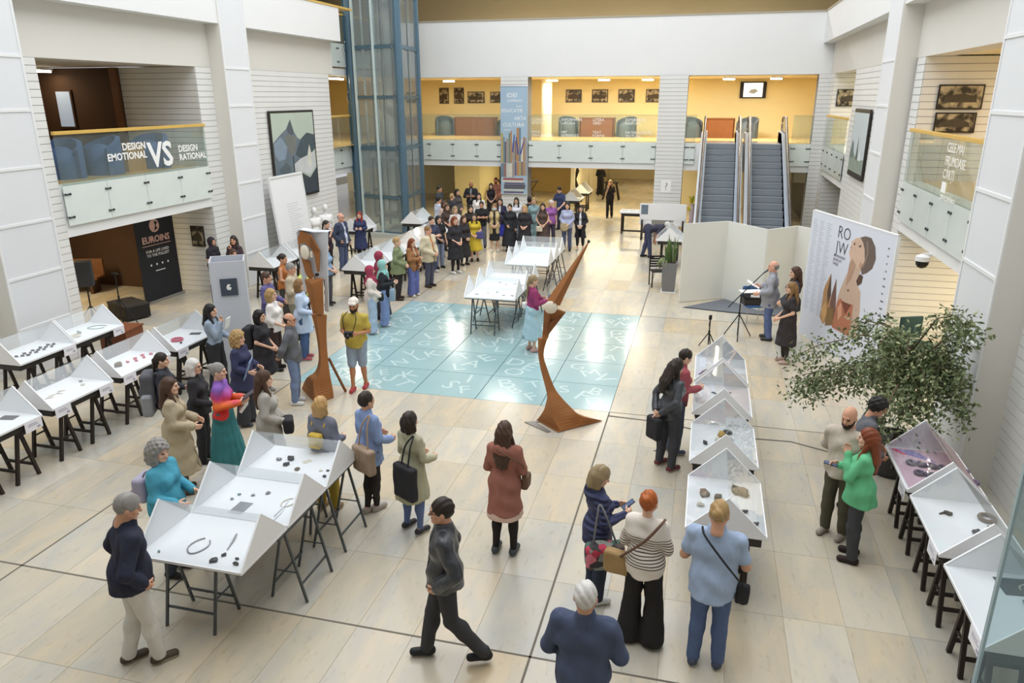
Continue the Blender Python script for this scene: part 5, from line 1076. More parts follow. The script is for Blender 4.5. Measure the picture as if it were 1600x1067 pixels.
link('lettering', text_mesh('RO\nJW', .36, TD, 'LEFT', line=.86, bold=-.004), t, (1.12, -.003, 2.40), RBN); link('lettering', text_mesh('ROMANIAN\nJEWELRY\nWEEK', .085, mat('poster_mid_text', '#8d8a95', .7), 'LEFT', line=1.0), t, (1.08, -.003, 2.0), RBN)
def pp(pts, c, y, nm='printed_shape'): MB().prism([(x, y, z) for x, z in pts], (0, -.0012, 0)).build(nm, mat('poster_' + c, c, .6, .12, 5), t)
pp(((1.42, .55), (1.45, 1.2), (1.5, 1.38), (1.6, 1.6), (1.69, 1.78), (1.73, 2.1), (2.2, 2.1), (2.12, 1.85), (2.06, 1.66), (2.25, 1.52), (2.32, 1.15), (2.32, .55)), '#cbb09c', -.001)
pp(((1.73, 2.06), (1.66, 2.16), (1.645, 2.22), (1.69, 2.27), (1.66, 2.31), (1.70, 2.34), (1.68, 2.42), (1.74, 2.44), (1.82, 2.50), (1.97, 2.54), (2.2, 2.5), (2.3, 2.3), (2.2, 2.05), (2.05, 1.95)), '#d8b9a3', -.0025)
pp(((1.98, 2.545), (2.15, 2.6), (2.35, 2.6), (2.52, 2.46), (2.59, 2.25), (2.52, 2.05), (2.36, 1.93), (2.2, 1.86), (2.16, 1.95), (2.24, 2.15), (2.18, 2.35), (2.1, 2.46)), '#6f6058', -.004); pp(((2.05, 1.70), (2.14, 1.86), (2.26, 1.84), (2.24, 1.7), (2.12, 1.62)), '#5b4438', -.0055); pp(((2.06, 2.0), (2.1, 2.1), (2.18, 2.06), (2.15, 1.94)), '#c39a83', -.0055); pp(((2.2, 2.5), (2.28, 2.3), (2.2, 2.0), (2.24, 2.0), (2.34, 2.3), (2.26, 2.52)), '#8b7a6f', -.0055)
pp(((1.76, 2.37), (1.82, 2.42), (1.83, 2.37)), '#5b4136', -.0055); pp(((1.95, 2.36), (2.04, 2.42), (2.05, 2.36)), '#6b4f42', -.0055); pp(((1.67, 2.29), (1.72, 2.31), (1.71, 2.26)), '#b5736a', -.0055); pp(((1.72, 1.95), (1.80, 2.1), (1.95, 2.0), (1.85, 1.7), (1.7, 1.5)), '#b9957f', -.004); pp(((1.75, 1.45), (1.85, 1.48), (1.82, 1.42)), '#7a5a4c', -.0055)
pp(((.84, .62), (.86, .8), (.86, 1.2), (.9, 1.33), (1.08, 1.63), (1.18, 1.2), (1.22, .7), (1.0, .5)), '#b98f62', -.001); pp(((1.02, 1.2), (1.08, 1.63), (1.18, 1.2), (1.1, .95)), '#5f4a3e', -.0025); pp(((1.18, .7), (1.2, 1.2), (1.31, 1.58), (1.40, 1.15), (1.45, .8), (1.3, .55)), '#7a5a50', -.001); pp(((.86, .8), (1.0, 1.0), (1.12, .8), (1.0, .5)), '#d6aa70', -.003); pp(((1.1, .9), (1.35, .95), (1.4, .6), (1.1, .5)), '#8f7048', -.0035)
pp(((1.38, .55), (1.45, 1.1), (1.55, 1.22), (1.75, 1.17), (1.95, 1.2), (2.06, 1.22), (2.08, .55)), '#b9785c', -.003); pp(((1.62, 1.18), (1.82, .95), (2.0, 1.2)), '#7f4a3a', -.0045); pp(((1.5, 1.0), (1.62, 1.15), (1.7, .9), (1.58, .75)), '#d9a184', -.0045)
for k in range(14): MB().box(2.92 + rr_.uniform(0, .03), 2.97 + rr_.uniform(0, .06), -.002, 0, 2.5 - .14 * k, 2.53 - .14 * k).build('logo_mark', mat('poster_logo', '#77747f', .7), t)
t = mic_tripod('microphone_stand', 'black boom microphone stand in front of the grey-shirted speaker', .95, 16.6, .5, 1.0, 'microphone')
MB().tube([(-.28, .02, .72), (0, 0, 1.0), (.50, .0, 1.45)], .011, 6).build('boom', BLACK, t); MB().tube([(.50, 0, 1.45), (.62, 0, 1.53)], [.016, .024], 8).build('microphone', DSTEEL, t)
t = mic_tripod('small_tripod', 'small black tripod with a phone clamp near the microphone', .32, 15.75, .8, .62, 'tripod'); bevel(MB().box(-.03, .03, -.02, .02, .62, .72).build('clamp', BLACK, t), .005); MB().tube([(0, 0, .62), (-.05, -.03, .5)], .014, 6).build('handle', BLACK, t)
t = thing('blue_chair', 'chair with a blue seat under the boxes at the microphone', 'chair', (1.33, 17.9, 0), .3); SEATB = mat('blue_seat', '#3f6596', .7, .08, 12)
bevel(MB().box(-.23, .23, -.22, .22, .42, .47).build('seat', SEATB, t), .015); bevel(MB().box(-.22, .22, .2, .24, .58, .85).build('backrest', SEATB, t), .012)
for sx in (-1, 1):
    MB().tube([(sx * .21, -.2, .43), (sx * .22, -.22, 0)], .011, 6).build('leg', CHROME, t); MB().tube([(sx * .21, .21, .85), (sx * .21, .2, .43), (sx * .22, .24, 0)], .011, 6).build('leg', CHROME, t)
t = thing('stacked_box', 'black cardboard box on the blue chair, lower one', 'box', (1.30, 17.88, .472), .2); bevel(MB().box(-.24, .24, -.17, .17, 0, .15).build('body', UNDER, t), .004, 1); MB().box(-.245, .245, -.175, .175, .15, .17).build('lid', BLACK, t)
t = thing('stacked_box', 'dark box carrying papers on the blue chair, upper one', 'box', (1.32, 17.86, .644), .05); bevel(MB().box(-.22, .22, -.16, .16, 0, .13).build('body', mat('charcoal_box', '#45464a', .6), t), .004, 1); MB().box(-.1, .1, -.162, -.16, .03, .09).build('label', PRINTW, t)
t = thing('paper_stack', 'white booklets lying open on the stacked boxes', 'papers', (1.22, 17.82, .775), .3); MB().box(-.24, .02, -.14, .14, 0, .012).build('booklet', PRINTW, t); MB().box(.03, .26, -.13, .13, 0, .02).build('booklet', PRINTW, t)
# dome camera and the right doorway
t = thing('dome_camera', 'white security dome camera under the right gallery', 'camera', (3.98, 14.9, 2.36)); MB().lathe([(.03, .0), (.05, .02), (.12, -.02), (.13, -.10)], 18).build('housing', WHITE, t); MB().lathe([(.115, -.10), (.105, -.17), (.07, -.22), (.02, -.24)], 18).build('dome', BLACK, t, smooth=True); MB().box(0, .14, -.03, .03, 0, .04).build('bracket', WHITE, t)
def shell_chair(label, x, y, rz, m):
    t = thing('tub_chair', label, 'chair', (x, y, 0), rz); bevel(MB().box(-.24, .24, -.23, .23, .4, .47).build('seat', m, t), .02); bevel(MB().box(-.24, .24, .19, .25, .5, .95).build('backrest', m, t), .02)
    for sx in (-1, 1):
        for sy in (-1, 1): MB().tube([(sx * .2, sy * .19, .4), (sx * .22, sy * .22, 0)], .012, 6).build('leg', BLACK, t)
shell_chair('navy chair beside the poster board, behind the plant', 3.55, 15.9, .2, mat('navy_seat', '#3d4558', .8)); shell_chair('dark teal chair in the right doorway behind the plant', 4.3, 15.6, .4, mat('teal_seat', '#2f4d52', .8))
# tables near the back pillar
t = thing('document_table', 'dark-legged table with papers by the plain back pillar', 'table', (-2.55, 29.6, 0)); MB().box(-.62, .62, -.4, .4, .82, .87).build('top', CASEW, t); MB().box(-.55, .55, -.33, .33, .7, .82).build('apron', UNDER, t)
for sx in (-1, 1):
    for sy in (-1, 1): MB().box(sx * .52 - .03, sx * .52 + .03, sy * .3 - .03, sy * .3 + .03, 0, .7).build('leg', WOODB, t)
MB().box(-.52, .52, -.32, -.28, .1, .16).build('stretcher', WOODB, t)
for k in range(4): tag(MB().box(-.12, .12, -.08, .08, 0, .004).build('paper_sheet', mat('grey_paper', '#b9bcc0', .7), None, (-3.0 + .3 * k, 29.6, .872), (0, 0, .2 * k)), '%s paper sheet from the left on the document table' % nm8[k], 'paper', 'papers on the document table')
t = thing('display_board', 'white display board with a drawing in front of the back pillar', 'board', (-1.45, 28.3, 0)); MB().box(-.85, .85, -.03, .03, .75, 1.35).build('board', CASEW, t); MB().box(-.8, -.55, -.035, -.03, .95, 1.3).build('drawing', mat('drawing_grey', '#6f7d8c', .7, .3, 9), t); MB().box(-.4, .4, -.02, .02, .1, .75).build('apron', mat('panel_grey', '#8f8d88', .6), t)
for s in (-1, 1): MB().box(s * .75 - .03, s * .75 + .03, -.2, .2, 0, .75).build('leg', UNDER, t)
for s in (-1, 1): MB().box(s * .4, s * .85, -.022, .022, .55, .75).build('side_apron', CASEW, t)
def xtable(label, x, y):
    t = thing('high_table', label, 'table', (x, y, 0)); MB().lathe([(.4, 1.06), (.42, 1.08), (.42, 1.1)], 24).build('top', WOODB, t)
    for k in range(2):
        a = k * PI / 2 + .3; MB().bar((.32 * math.cos(a), .32 * math.sin(a), 1.06), (-.32 * math.cos(a), -.32 * math.sin(a), 0), .04).build('leg', WOODB, t); MB().bar((-.32 * math.cos(a), -.32 * math.sin(a), 1.06), (.32 * math.cos(a), .32 * math.sin(a), 0), .04).build('leg', WOODB, t)
xtable('high round table with crossed legs left of the banner pillar', -10.0, 37.4); xtable('high round table with crossed legs just behind the banner pillar', -8.6, 37.4)
t = thing('bar_stool', 'dark wooden trestle stool in the back hall', 'stool', (-4.75, 39.4, 0)); MB().box(-.35, .35, -.2, .2, .85, .92).build('seat', WOODB, t)
for sx in (-1, 1):
    for sy in (-1, 1): MB().bar((sx * .25, sy * .12, .85), (sx * .42, sy * .2, 0), .06).build('leg', WOODB, t)
t = thing('folding_sign', 'tall dark wavy object on the hall wall right of the banner', 'decoration', (-6.15, 36.7, 0)); MB().tube([(0, 0, .6), (.06, 0, .9), (-.05, 0, 1.3), (.06, 0, 1.7), (0, 0, 2.1)], [.04, .09, .06, .09, .04], 8).build('ribbon', WOODB, t, smooth=True); MB().box(-.12, .12, -.1, .1, 0, .6).build('stand', WOODB, t)
t = thing('orange_stand', 'orange and red display stand deep in the back hall', 'stand', (-1.4, 44.5, 0)); MB().box(-.9, .9, -.2, .2, 0, 1.5).build('panel', mat('orange_panel', '#d2763c', .6, .1, 2), t); MB().box(-.95, .95, -.25, .25, 1.5, 1.56).build('top', mat('red_panel', '#b5482f', .6), t)
t = thing('potted_flowers', 'tall vase of yellow and green flowers behind the board', 'plant', (-.42, 29.3, 0)); MB().lathe([(.09, 0), (.11, .3), (.08, 1.2), (.1, 1.25)], 16).build('vase', mat('mauve_vase', '#c9b5bd', .4), t)
for k in range(14): a = rr_.uniform(0, 6.3); r0 = rr_.uniform(.1, .3); z0 = rr_.uniform(1.0, 1.55); MB().prism([(0, 0, 1.2), (r0 * .5 * math.cos(a) - .04, r0 * .5 * math.sin(a), z0), (r0 * math.cos(a), r0 * math.sin(a), z0 + .06), (r0 * .5 * math.cos(a) + .05, r0 * .5 * math.sin(a), z0 - .03)], (0, .006, 0)).build('leaf', mat('lime_leaf' if k % 2 else 'yellow_petal', '#8a9a2c' if k % 2 else '#d8b92c', .6), t)
t = thing('slatted_chair', 'small black slatted chair beside the grey planter', 'chair', (-1.12, 21.0, 0), .3)
for sx in (-1, 1):
    MB().bar((sx * .19, -.18, 0), (sx * .19, -.18, .44), .03).build('leg', BLACK, t); MB().bar((sx * .19, .18, 0), (sx * .19, .22, .85), .03).build('leg', BLACK, t)
for k in range(5): MB().box(-.2, .2, -.2 + .085 * k, -.13 + .085 * k, .44, .46).build('seat_slat', BLACK, t); MB().box(-.19, .19, .2, .215, .52 + .07 * k, .565 + .07 * k).build('back_slat', BLACK, t)
# glass pane of the balustrade the picture is taken over, its edge seen at the lower right
t = thing('near_glass_pane', 'glass balustrade pane close to us at the lower right corner', 'glass pane', (.69, 1.6, 3.44)); MB().box(0, 1.5, -.006, .006, 0, 1.15).build('pane', glass('near_pane', '#b7cfd2', .12), t); MB().box(-.006, .0, -.006, .006, 0, 1.15).build('polished_edge', mat('glass_edge', '#9db2b5', .2, .05, 5), t); MB().box(.05, 1.45, -.05, .05, -.02, .05).build('foot_channel', CHROME, t)
bx('floor', .6, 2.4, 1.2, 1.7, 3.1, Z2 - .01, SLABW)
bx('wall_front', -14, 6, -3.2, -3, 0, 13, BEIGE); bx('wall_front', -14, 6, -3, 1.0, ZT, ZQ, BEIGE); bx('wall_left', XL - .3, XL, -3, 4.0, 0, ZQ, BEIGE); bx('wall_right', XR, XR + .3, -3, 3.0, 0, ZQ, BEIGE)
# cables on the floor
t = tag(MB().tube([(-1.3, 11.6, .006), (-.4, 11.55, .006), (.6, 11.25, .006), (1.6, 11.3, .006), (2.4, 10.95, .006), (3.6, 10.9, .006)], .008, 6).build('floor_cable', mat('grey_cable', '#7f7b72', .6), smooth=True), 'thin grey cable crossing the floor under the cases right of centre', 'cable')
# ------------------------------------------------------------------ snake plant in a planter
t = thing('snake_plant', 'snake plant in a tall grey square planter beside the folding screen', 'plant', (-.78, 20.5, 0)); PG = mat('planter_grey', '#7b7a7c', .6, .05, 5)
bevel(MB().add([(-.17, -.17, .02), (.17, -.17, .02), (.17, .17, .02), (-.17, .17, .02), (-.2, -.2, .82), (.2, -.2, .82), (.2, .2, .82), (-.2, .2, .82)], [(3, 2, 1, 0), (0, 1, 5, 4), (1, 2, 6, 5), (2, 3, 7, 6), (3, 0, 4, 7), (4, 5, 6, 7)]).build('planter', PG, t), .008); MB().box(-.2, .2, -.2, .2, 0, .02).build('saucer', CASEW, t); MB().box(-.17, .17, -.17, .17, .815, .825).build('soil', mat('soil', '#3a2c22', .9), t)
LEAF = mat('sword_leaf', '#5d7445', .5, .3, 12)
for k in range(20):
    a = rr_.uniform(0, 6.3); r0 = rr_.uniform(.02, .13); x0, y0 = r0 * math.cos(a), r0 * math.sin(a); h = rr_.uniform(.4, .75); dx, dy = .16 * math.cos(a) * rr_.uniform(.2, 1.1), .16 * math.sin(a) * rr_.uniform(.2, 1.1); w = .028; q = rr_.uniform(0, 3); cx, sy = math.cos(q) * w, math.sin(q) * w
    p = lambda s: (x0 + dx * s * s, y0 + dy * s * s, .82 + h * s); vs_ = []
    for s, ww in ((0, .7), (.4, 1), (.75, .8), (1, .05)): c = p(s); vs_ += [(c[0] - cx * ww, c[1] - sy * ww, c[2]), (c[0] + sy * .15, c[1] - cx * .15, c[2]), (c[0] + cx * ww, c[1] + sy * ww, c[2])]
    MB().add(vs_, [(i * 3 + j, i * 3 + j + 1, i * 3 + j + 4, i * 3 + j + 3) for i in range(3) for j in range(2)]).build('leaf', LEAF, t, smooth=True)
for k in range(9):
    a = 2.4 + k * .25; MB().tube([(.15 * math.cos(a), .15 * math.sin(a), .82), (.26 * math.cos(a), .26 * math.sin(a), .9), (.38 * math.cos(a), .38 * math.sin(a), .72)], [.006, .012, .003], 5).build('spider_leaf', mat('pale_leaf', '#8fa06a', .5), t, smooth=True)
# ------------------------------------------------------------------ weeping fig by the right wall
def fig_tree():
    t = thing('weeping_fig', 'large bushy weeping fig tree in a dark pot by the right wall', 'plant', (2.88, 10.62, 0)); q = random.Random(12)
    MB().lathe([(.24, 0), (.28, .08), (.33, .5), (.35, .55), (.31, .55), (.30, .5)], 22).build('pot', mat('dark_pot', '#3b3a38', .6), t); MB().lathe([(.05, .49), (.305, .495)], 16).build('soil', mat('soil', '#3a2c22'), t)
    BARK = mat('fig_bark', '#6e5d49', .8, .2, 20, bump=.4); tips = []
    MB().tube([(0, 0, .48), (.03, .02, .9), (-.02, .0, 1.25), (.03, .03, 1.6), (.0, .0, 1.95)], [.045, .036, .032, .028, .016], 8).build('trunk', BARK, t, smooth=True)
    for k in range(26):
        a = 2 * PI * k / 26 * 3 + q.uniform(-.3, .3); z0 = q.uniform(.95, 1.85); R_ = q.uniform(.45, 1.3) * (1.0 if math.cos(a) < .2 else .75); zt = z0 + q.uniform(-.05, .75) * (1.3 - .45 * R_)
        p0 = Vector((0, 0, z0)); p2 = Vector((R_ * math.cos(a), R_ * math.sin(a), zt)); p1 = (p0 + p2) / 2 + Vector((0, 0, .22)); p3 = p2 + Vector((.28 * math.cos(a), .28 * math.sin(a), -q.uniform(.1, .35)))
        if p3.x > .55: p3.x = .55
        if p2.x > .6: p2.x = .6
        MB().tube([p0, p1, p2, p3], [.016, .011, .007, .003], 5).build('branch', BARK, t, smooth=True); path = [p0.lerp(p1, s / 4) for s in range(2, 4)] + [p1.lerp(p2, s / 6) for s in range(6)] + [p2.lerp(p3, s / 5) for s in range(6)]; tips += path
    lm = mat('fig_leaf', '#77835a', .45, .35, 9, spec=.5); ld = mat('fig_leaf_dark', '#56653f', .45, .3, 9, spec=.5); ly = mat('fig_leaf_pale', '#a0a87c', .45, .25, 9, spec=.5)
    V = []; Fc = []; MI = []
    big = []
    for c in tips:
        for _ in range(24):
            o = c + Vector((q.gauss(0, .10), q.gauss(0, .10), q.gauss(-.05, .10)))
            if o.x > .71: continue
            d = Vector((q.gauss(0, 1), q.gauss(0, 1), q.gauss(-.7, .5))).normalized(); s = d.cross(Vector((q.gauss(0, 1), q.gauss(0, 1), q.gauss(0, 1)))).normalized(); L = q.uniform(.055, .10); w = L * .23; n = d.cross(s) * L * .08
            big.append((o, o + d * L * .45 + s * w - n, o + d * L, o + d * L * .45 - s * w - n, q.choice((0, 0, 1, 1, 2))))
    for i, (a, b, c, d, m) in enumerate(big[:300]):
        MB().add([a, b, c, d], [(0, 1, 2), (0, 2, 3)]).build('leaf', (lm, ld, ly)[m], t)
    mb = MB()
    for (a, b, c, d, m) in big[300:]: mb.m(m).add([a, b, c, d], [(0, 1, 2), (0, 2, 3)])
    tag(mb.build('foliage', [lm, ld, ly], t), kind='stuff')
fig_tree()
# ------------------------------------------------------------------ the two rusted steel figures
RUST = mat('rusted_steel', '#a06a3e', .75, .28, 4, bump=.2, bscale=40, metal=.15); RUSTD = mat('rusted_steel_dark', '#83532f', .75, .3, 4, bump=.2, bscale=40); PALES = mat('pale_steel', '#cfd3da', .45, .05, 2, metal=.1); OVAL = mat('ivory_oval', '#e8dfcd', .5, .03, 4)
def loft(secs, sub=4): # sections: lists of points, same count; smoothed along the length
    S_ = [[Vector(p) for p in s] for s in secs]; out = []
    for i in range(len(S_) - 1):
        a, b, c, d = S_[max(i - 1, 0)], S_[i], S_[i + 1], S_[min(i + 2, len(S_) - 1)]
        for k in range(sub):
            u = k / sub; out.append([.5 * ((2 * q) + (r - p) * u + (2 * p - 5 * q + 4 * r - w) * u * u + (3 * q - p - 3 * r + w) * u ** 3) for p, q, r, w in zip(a, b, c, d)])
    secs = out + [S_[-1]]
    vs_ = [p for s in secs for p in s]; n = len(secs[0]); return MB().add(vs_, [(i * n + k, i * n + (k + 1) % n, (i + 1) * n + (k + 1) % n, (i + 1) * n + k) for i in range(len(secs) - 1) for k in range(n)] + [tuple(range(n))[::-1], tuple((len(secs) - 1) * n + k for k in range(n))])
t = thing('rusted_figure', 'rusted steel figure with a long pointed cone head, right one', 'sculpture', (-2.1, 11.0, 0)); ox, oy = -2.1, 11.0
def sec(x0, x1, z0, z1, dep, y=0.0, mid=.35): return [(x0 - ox, y, z0), (x0 + (x1 - x0) * mid - ox, y - dep, (z0 + z1) / 2), (x1 - ox, y + .02, z1), (x0 + (x1 - x0) * .6 - ox, y + dep, (z0 + z1) / 2)]
foot = [(-2.45 - ox, 11.14 - oy, .012), (-2.0 - ox, 10.74 - oy, .012), (-1.36 - ox, 11.36 - oy, .012), (-1.95 - ox, 11.45 - oy, .012)]
f1 = [(-2.42 - ox, 11.12 - oy, .03), (-1.98 - ox, 10.78 - oy, .03), (-1.42 - ox, 11.32 - oy, .04), (-1.95 - ox, 11.42 - oy, .04)]
skirt = loft([foot, f1, sec(-2.3, -1.68, .24, .20, .24, .02), sec(-2.26, -1.86, .38, .36, .19), sec(-2.24, -2.0, .5, .5, .14), sec(-2.27, -2.12, .66, .66, .09), sec(-2.35, -2.24, .96, .96, .06), sec(-2.395, -2.31, 1.22, 1.22, .05), sec(-2.40, -2.25, 1.5, 1.5, .055)]).build('flared_stem', RUST, t)
MB().prism([(-2.33 - ox, -.03, 1.46), (-2.24 - ox, -.03, 1.5), (-2.22 - ox, -.03, 1.58), (-1.96 - ox, -.02, 1.95), (-2.08 - ox, -.03, 1.99), (-2.2 - ox, -.03, 1.93), (-2.29 - ox, -.03, 1.98), (-2.31 - ox, -.03, 1.75)], (0, .05, 0)).build('collar_plate', RUST, t)
MB().prism([(-2.3 - ox, -.05, 1.98), (-2.2 - ox, -.12, 1.9), (-2.24 - ox, -.06, 1.58), (-2.31 - ox, -.04, 1.6)], (.02, .02, 0)).build('folded_plate', RUSTD, t); MB().prism([(-1.96 - ox, -.02, 1.95), (-2.2 - ox, -.10, 1.78), (-2.24 - ox, -.05, 1.56)], (.0, .03, .01)).build('folded_plate', RUSTD, t)
loft([[(-2.25 - ox, -.04, 2.15), (-2.14 - ox, -.16, 2.10), (-2.05 - ox, -.02, 2.06), (-2.13 - ox, .12, 2.1)], [(-1.64 - ox, -.006, 3.075), (-1.635 - ox, -.012, 3.07), (-1.625 - ox, 0, 3.07), (-1.635 - ox, .01, 3.075)]]).build('cone_head', RUST, t)
MB().lathe([(.02, 0), (.025, .03), (.0, .05)], 8).build('cone_tip', BLACK, t, (-1.633 - ox, 0, 3.06))
bm = bmesh.new(); bmesh.ops.create_uvsphere(bm, u_segments=20, v_segments=12, radius=1); me = bpy.data.meshes.new('face_oval'); bm.to_mesh(me); bm.free(); me.shade_smooth(); me.materials.append(OVAL)
o = link('face_oval', me, t, (-2.175 - ox, -.13, 2.05)); o.scale = (.105, .04, .10); MB().lathe([(.03, 0), (.03, .1)], 8).build('neck_bolt', BLACK, t, (-2.12 - ox, -.02, 1.96))
MB().prism([(-2.62 - ox, .0, .002), (-2.17 - ox, -.30, .002), (-2.12 - ox, -.26, .002), (-2.42 - ox, .02, .002), (-2.35 - ox, .12, .002)], (0, 0, .012)).build('ground_plate', mat('worn_steel', '#8a8580', .5, .2, 6, metal=.4), t)
t = thing('rusted_figure', 'rusted steel figure with an ivory oval face, left one', 'sculpture', (-6.35, 11.15, 0)); ox, oy = -6.35, 11.15
q2 = lambda *pts: [(x - ox, 0, z) for x, z in pts]
def plate(nm, pts, m, y=0.0, th=.03): return MB().prism([(x - ox, y, z) for x, z in pts], (0, th, 0)).build(nm, m, t)
plate('pale_back_plate', ((-6.60, 2.97), (-6.08, 3.0), (-6.14, 2.3), (-6.18, 1.60), (-6.25, 1.62), (-6.2, 2.18), (-6.36, 2.18), (-6.43, 2.3), (-6.52, 2.5)), PALES, .08); plate('pale_side_plate', ((-6.67, 2.97), (-6.58, 3.0), (-6.55, 2.5), (-6.56, 2.2), (-6.62, 1.9), (-6.66, 2.3)), PALES, .1)
MB().prism([(-6.67 - ox, .1, 2.97), (-6.53 - ox, -.03, 3.04), (-6.3 - ox, .02, 3.0), (-6.08 - ox, .1, 3.0)], (0, .15, .012)).build('pale_top_plate', PALES, t)
plate('hood_plate', ((-6.60, 2.9), (-6.53, 3.03), (-6.34, 2.94), (-6.21, 2.7), (-6.255, 2.33), (-6.29, 2.33), (-6.31, 2.6), (-6.37, 2.74), (-6.48, 2.82), (-6.58, 2.78), (-6.59, 2.6)), RUST, .0); plate('hood_fold', ((-6.34, 2.94), (-6.21, 2.7), (-6.37, 2.74)), RUSTD, -.02, .02); plate('chin_plate', ((-6.58, 2.6), (-6.5, 2.52), (-6.42, 2.5), (-6.40, 2.3), (-6.36, 2.25), (-6.45, 2.16), (-6.52, 2.3)), RUST, .01)
o = link('face_oval', me, t, (-6.47 - ox, -.03, 2.66)); o.scale = (.085, .035, .125); MB().lathe([(.028, 0), (.028, .04)], 10).build('pendant', BLACK, t, (-6.27 - ox, -.02, 2.29), (PI / 2, 0, 0)); MB().box(-.015, .015, -.02, .02, -.08, .02).build('earring', OVAL, t, (-6.35 - ox, -.02, 2.66))
loft([[(-6.40 - ox, -.07, 1.6), (-6.3 - ox, -.1, 1.6), (-6.2 - ox, -.05, 1.61), (-6.3 - ox, .06, 1.6)], [(-6.50 - ox, -.05, 2.12), (-6.33 - ox, -.13, 2.1), (-6.17 - ox, -.04, 2.16), (-6.33 - ox, .08, 2.14)], [(-6.51 - ox, -.04, 2.2), (-6.33 - ox, -.10, 2.12), (-6.16 - ox, -.03, 2.22), (-6.33 - ox, .08, 2.2)]]).build('torso', RUST, t)
S = lambda x0, x1, z, d: [(x0 - ox, 0, z), ((x0 + x1) / 2 - ox, -d, z), (x1 - ox, 0, z), ((x0 + x1) / 2 - ox, d, z)]
loft([[(-6.98 - ox, 11.45 - oy, .01), (-6.37 - ox, 10.86 - oy, .01), (-6.2 - ox, 11.2 - oy, .01), (-6.4 - ox, 11.55 - oy, .01)], [(-6.86 - ox, 11.35 - oy, .18), (-6.42 - ox, 10.92 - oy, .2), (-6.2 - ox, 11.18 - oy, .2), (-6.4 - ox, 11.5 - oy, .2)], S(-6.66, -6.2, .38, .2), S(-6.5, -6.21, .5, .14), S(-6.41, -6.22, .72, .10), S(-6.40, -6.22, 1.03, .08), S(-6.43, -6.20, 1.35, .09), S(-6.47, -6.17, 1.57, .1)]).build('flared_stem', RUST, t)
MB().bar((-6.24 - ox, .06, .75), (-6.12 - ox, .36, .01), .035, .035).build('rear_strut', RUSTD, t)
# ------------------------------------------------------------------ the visitors (world positions in metres, heading in degrees from the far end, clockwise)
PP = {}
PP['polo'] = person('white-haired man in a navy polo at the bottom edge, seen from behind', (-0.63, 4.61), 0, h=1.76, sex='m', hair=('short','white'), skin_k='mid', top=('#44506f',.62,.84), collar=1, bottom=('trousers','#2e3138'), arms=('front','front'), fat=1.12, lod=0, seed=0)
PP['leather'] = person('man in a black leather jacket walking left in the foreground', (-2.06, 5.50), 250, h=1.76, sex='m', hair=('short','dark'), skin_k='mid', top=('#3a3d42',1.0,.86,.03), top_mat=LEATHER, inner=('#4a4d52',1.0,.92), collar=1, bottom=('trousers','#38383c'), shoes=('#202226',None,.06), arms=('pocket','pocket'), legs='walk', lod=0, glasses=1, seed=2)
PP['redhood'] = person('woman in a terracotta hooded jacket seen from behind, centre foreground', (-1.98, 7.35), 4, h=1.70, hair=('long','brown'), skin_k='fair', top=('#a2604f',1.0,.60,0,.05), hood=1, bottom=('skirt','#dcb9a4',.54,.23), bot_mat=None, shoes=('#3d4347','#8b9094'), arms=('front','front'), lod=0, legwear='#24201f', seed=1)
PP['puffer'] = person('woman in a navy quilted jacket looking at her phone', (-0.82, 6.75), 62, h=1.60, hair=('bob','ash'), skin_k='fair', top=('#3a3f5c',1.0,.82), top_mat=QUILT, hood=1, bottom=('trousers','#2b3446'), shoes=('#e8e6e2','#f2f2f0'), arms=('phone','phone'), head=(10,-22), lod=0, seed=1)
PP['stripe'] = person('woman with orange hair in a striped cream sweater and flared black trousers', (-0.29, 6.22), 14, h=1.68, hair=('up','orange'), skin_k='fair', top=('#e6ddd2',.80,.84), top_mat=STRIPE, bottom=('flare','#221f1f'), shoes=('#2a2523',None), arms=('front','front'), lod=0, stance=1.15, fat=1.02, seed=1)
PP['bluemn'] = person('man in a light blue short-sleeved shirt at the case right of centre', (0.34, 6.06), 8, h=1.75, sex='m', hair=('bun','gold'), skin_k='mid', top=('#9fb6d9','short',.80,0,.02), collar=1, bottom=('trousers','#4c628f'), shoes=('#3d4557','#e4e4e2'), arms=('front','front'), lod=0, fat=1.16, head=(0,-14), seed=2)
PP['green'] = person('woman in a bright green blouse with long auburn hair holding a phone', (1.97, 8.21), 286, h=1.67, hair=('long','auburn'), skin_k='fair', top=('#5fc98a',1.0,.78,0,.03), bottom=('trousers','#3f4045'), shoes=('#2b1d1c','#1a1414'), arms=('phone','chin'), lod=0, seed=1)
PP['beige'] = person('bald bearded man in a beige sweater by the right cases', (1.84, 8.68), 215, h=1.72, sex='m', hair=(None,'brown'), beard='dark', skin_k='mid', top=('#c2b5a3',1.0,.86), bottom=('trousers','#54503d'), shoes=('#9a9082','#7d7468'), arms=('back','back'), lod=0, fat=1.08, head=(0,-12), seed=0)
PP['curlym'] = person('man with black curly hair bending behind the beige sweater', (2.10, 9.28), 95, h=1.66, sex='m', hair=('afro','black'), skin_k='mid', top=('#5d5f66',1.0,.86), bottom=('trousers','#3b3c42'), arms=('front','front'), lod=0, lean=.25, head=(0,-15), seed=2)
PP['darkj'] = person('woman with very long dark hair and grey leather jacket, hands behind her back', (-0.25, 9.97), 48, h=1.68, hair=('long','dark'), skin_k='fair', top=('#4b4d55',1.0,.84), top_mat=LEATHER, bottom=('trousers','#40424a'), shoes=('#6a2e33','#e6e3e0'), arms=('back','back'), lod=0, lean=.10, head=(5,-18), stance=1.25, seed=1)
PP['redh'] = person('person with dark hair and a red hood behind the long-haired woman', (-0.17, 10.50), 65, h=1.66, hair=('short','dark'), skin_k='fair', top=('#a8474f',1.0,.84), hood=1, bottom=('trousers','#5b6680'), shoes=('#59617a','#dddddd'), arms=('phone','front'), lod=0, lean=.12, head=(0,-20), seed=6)
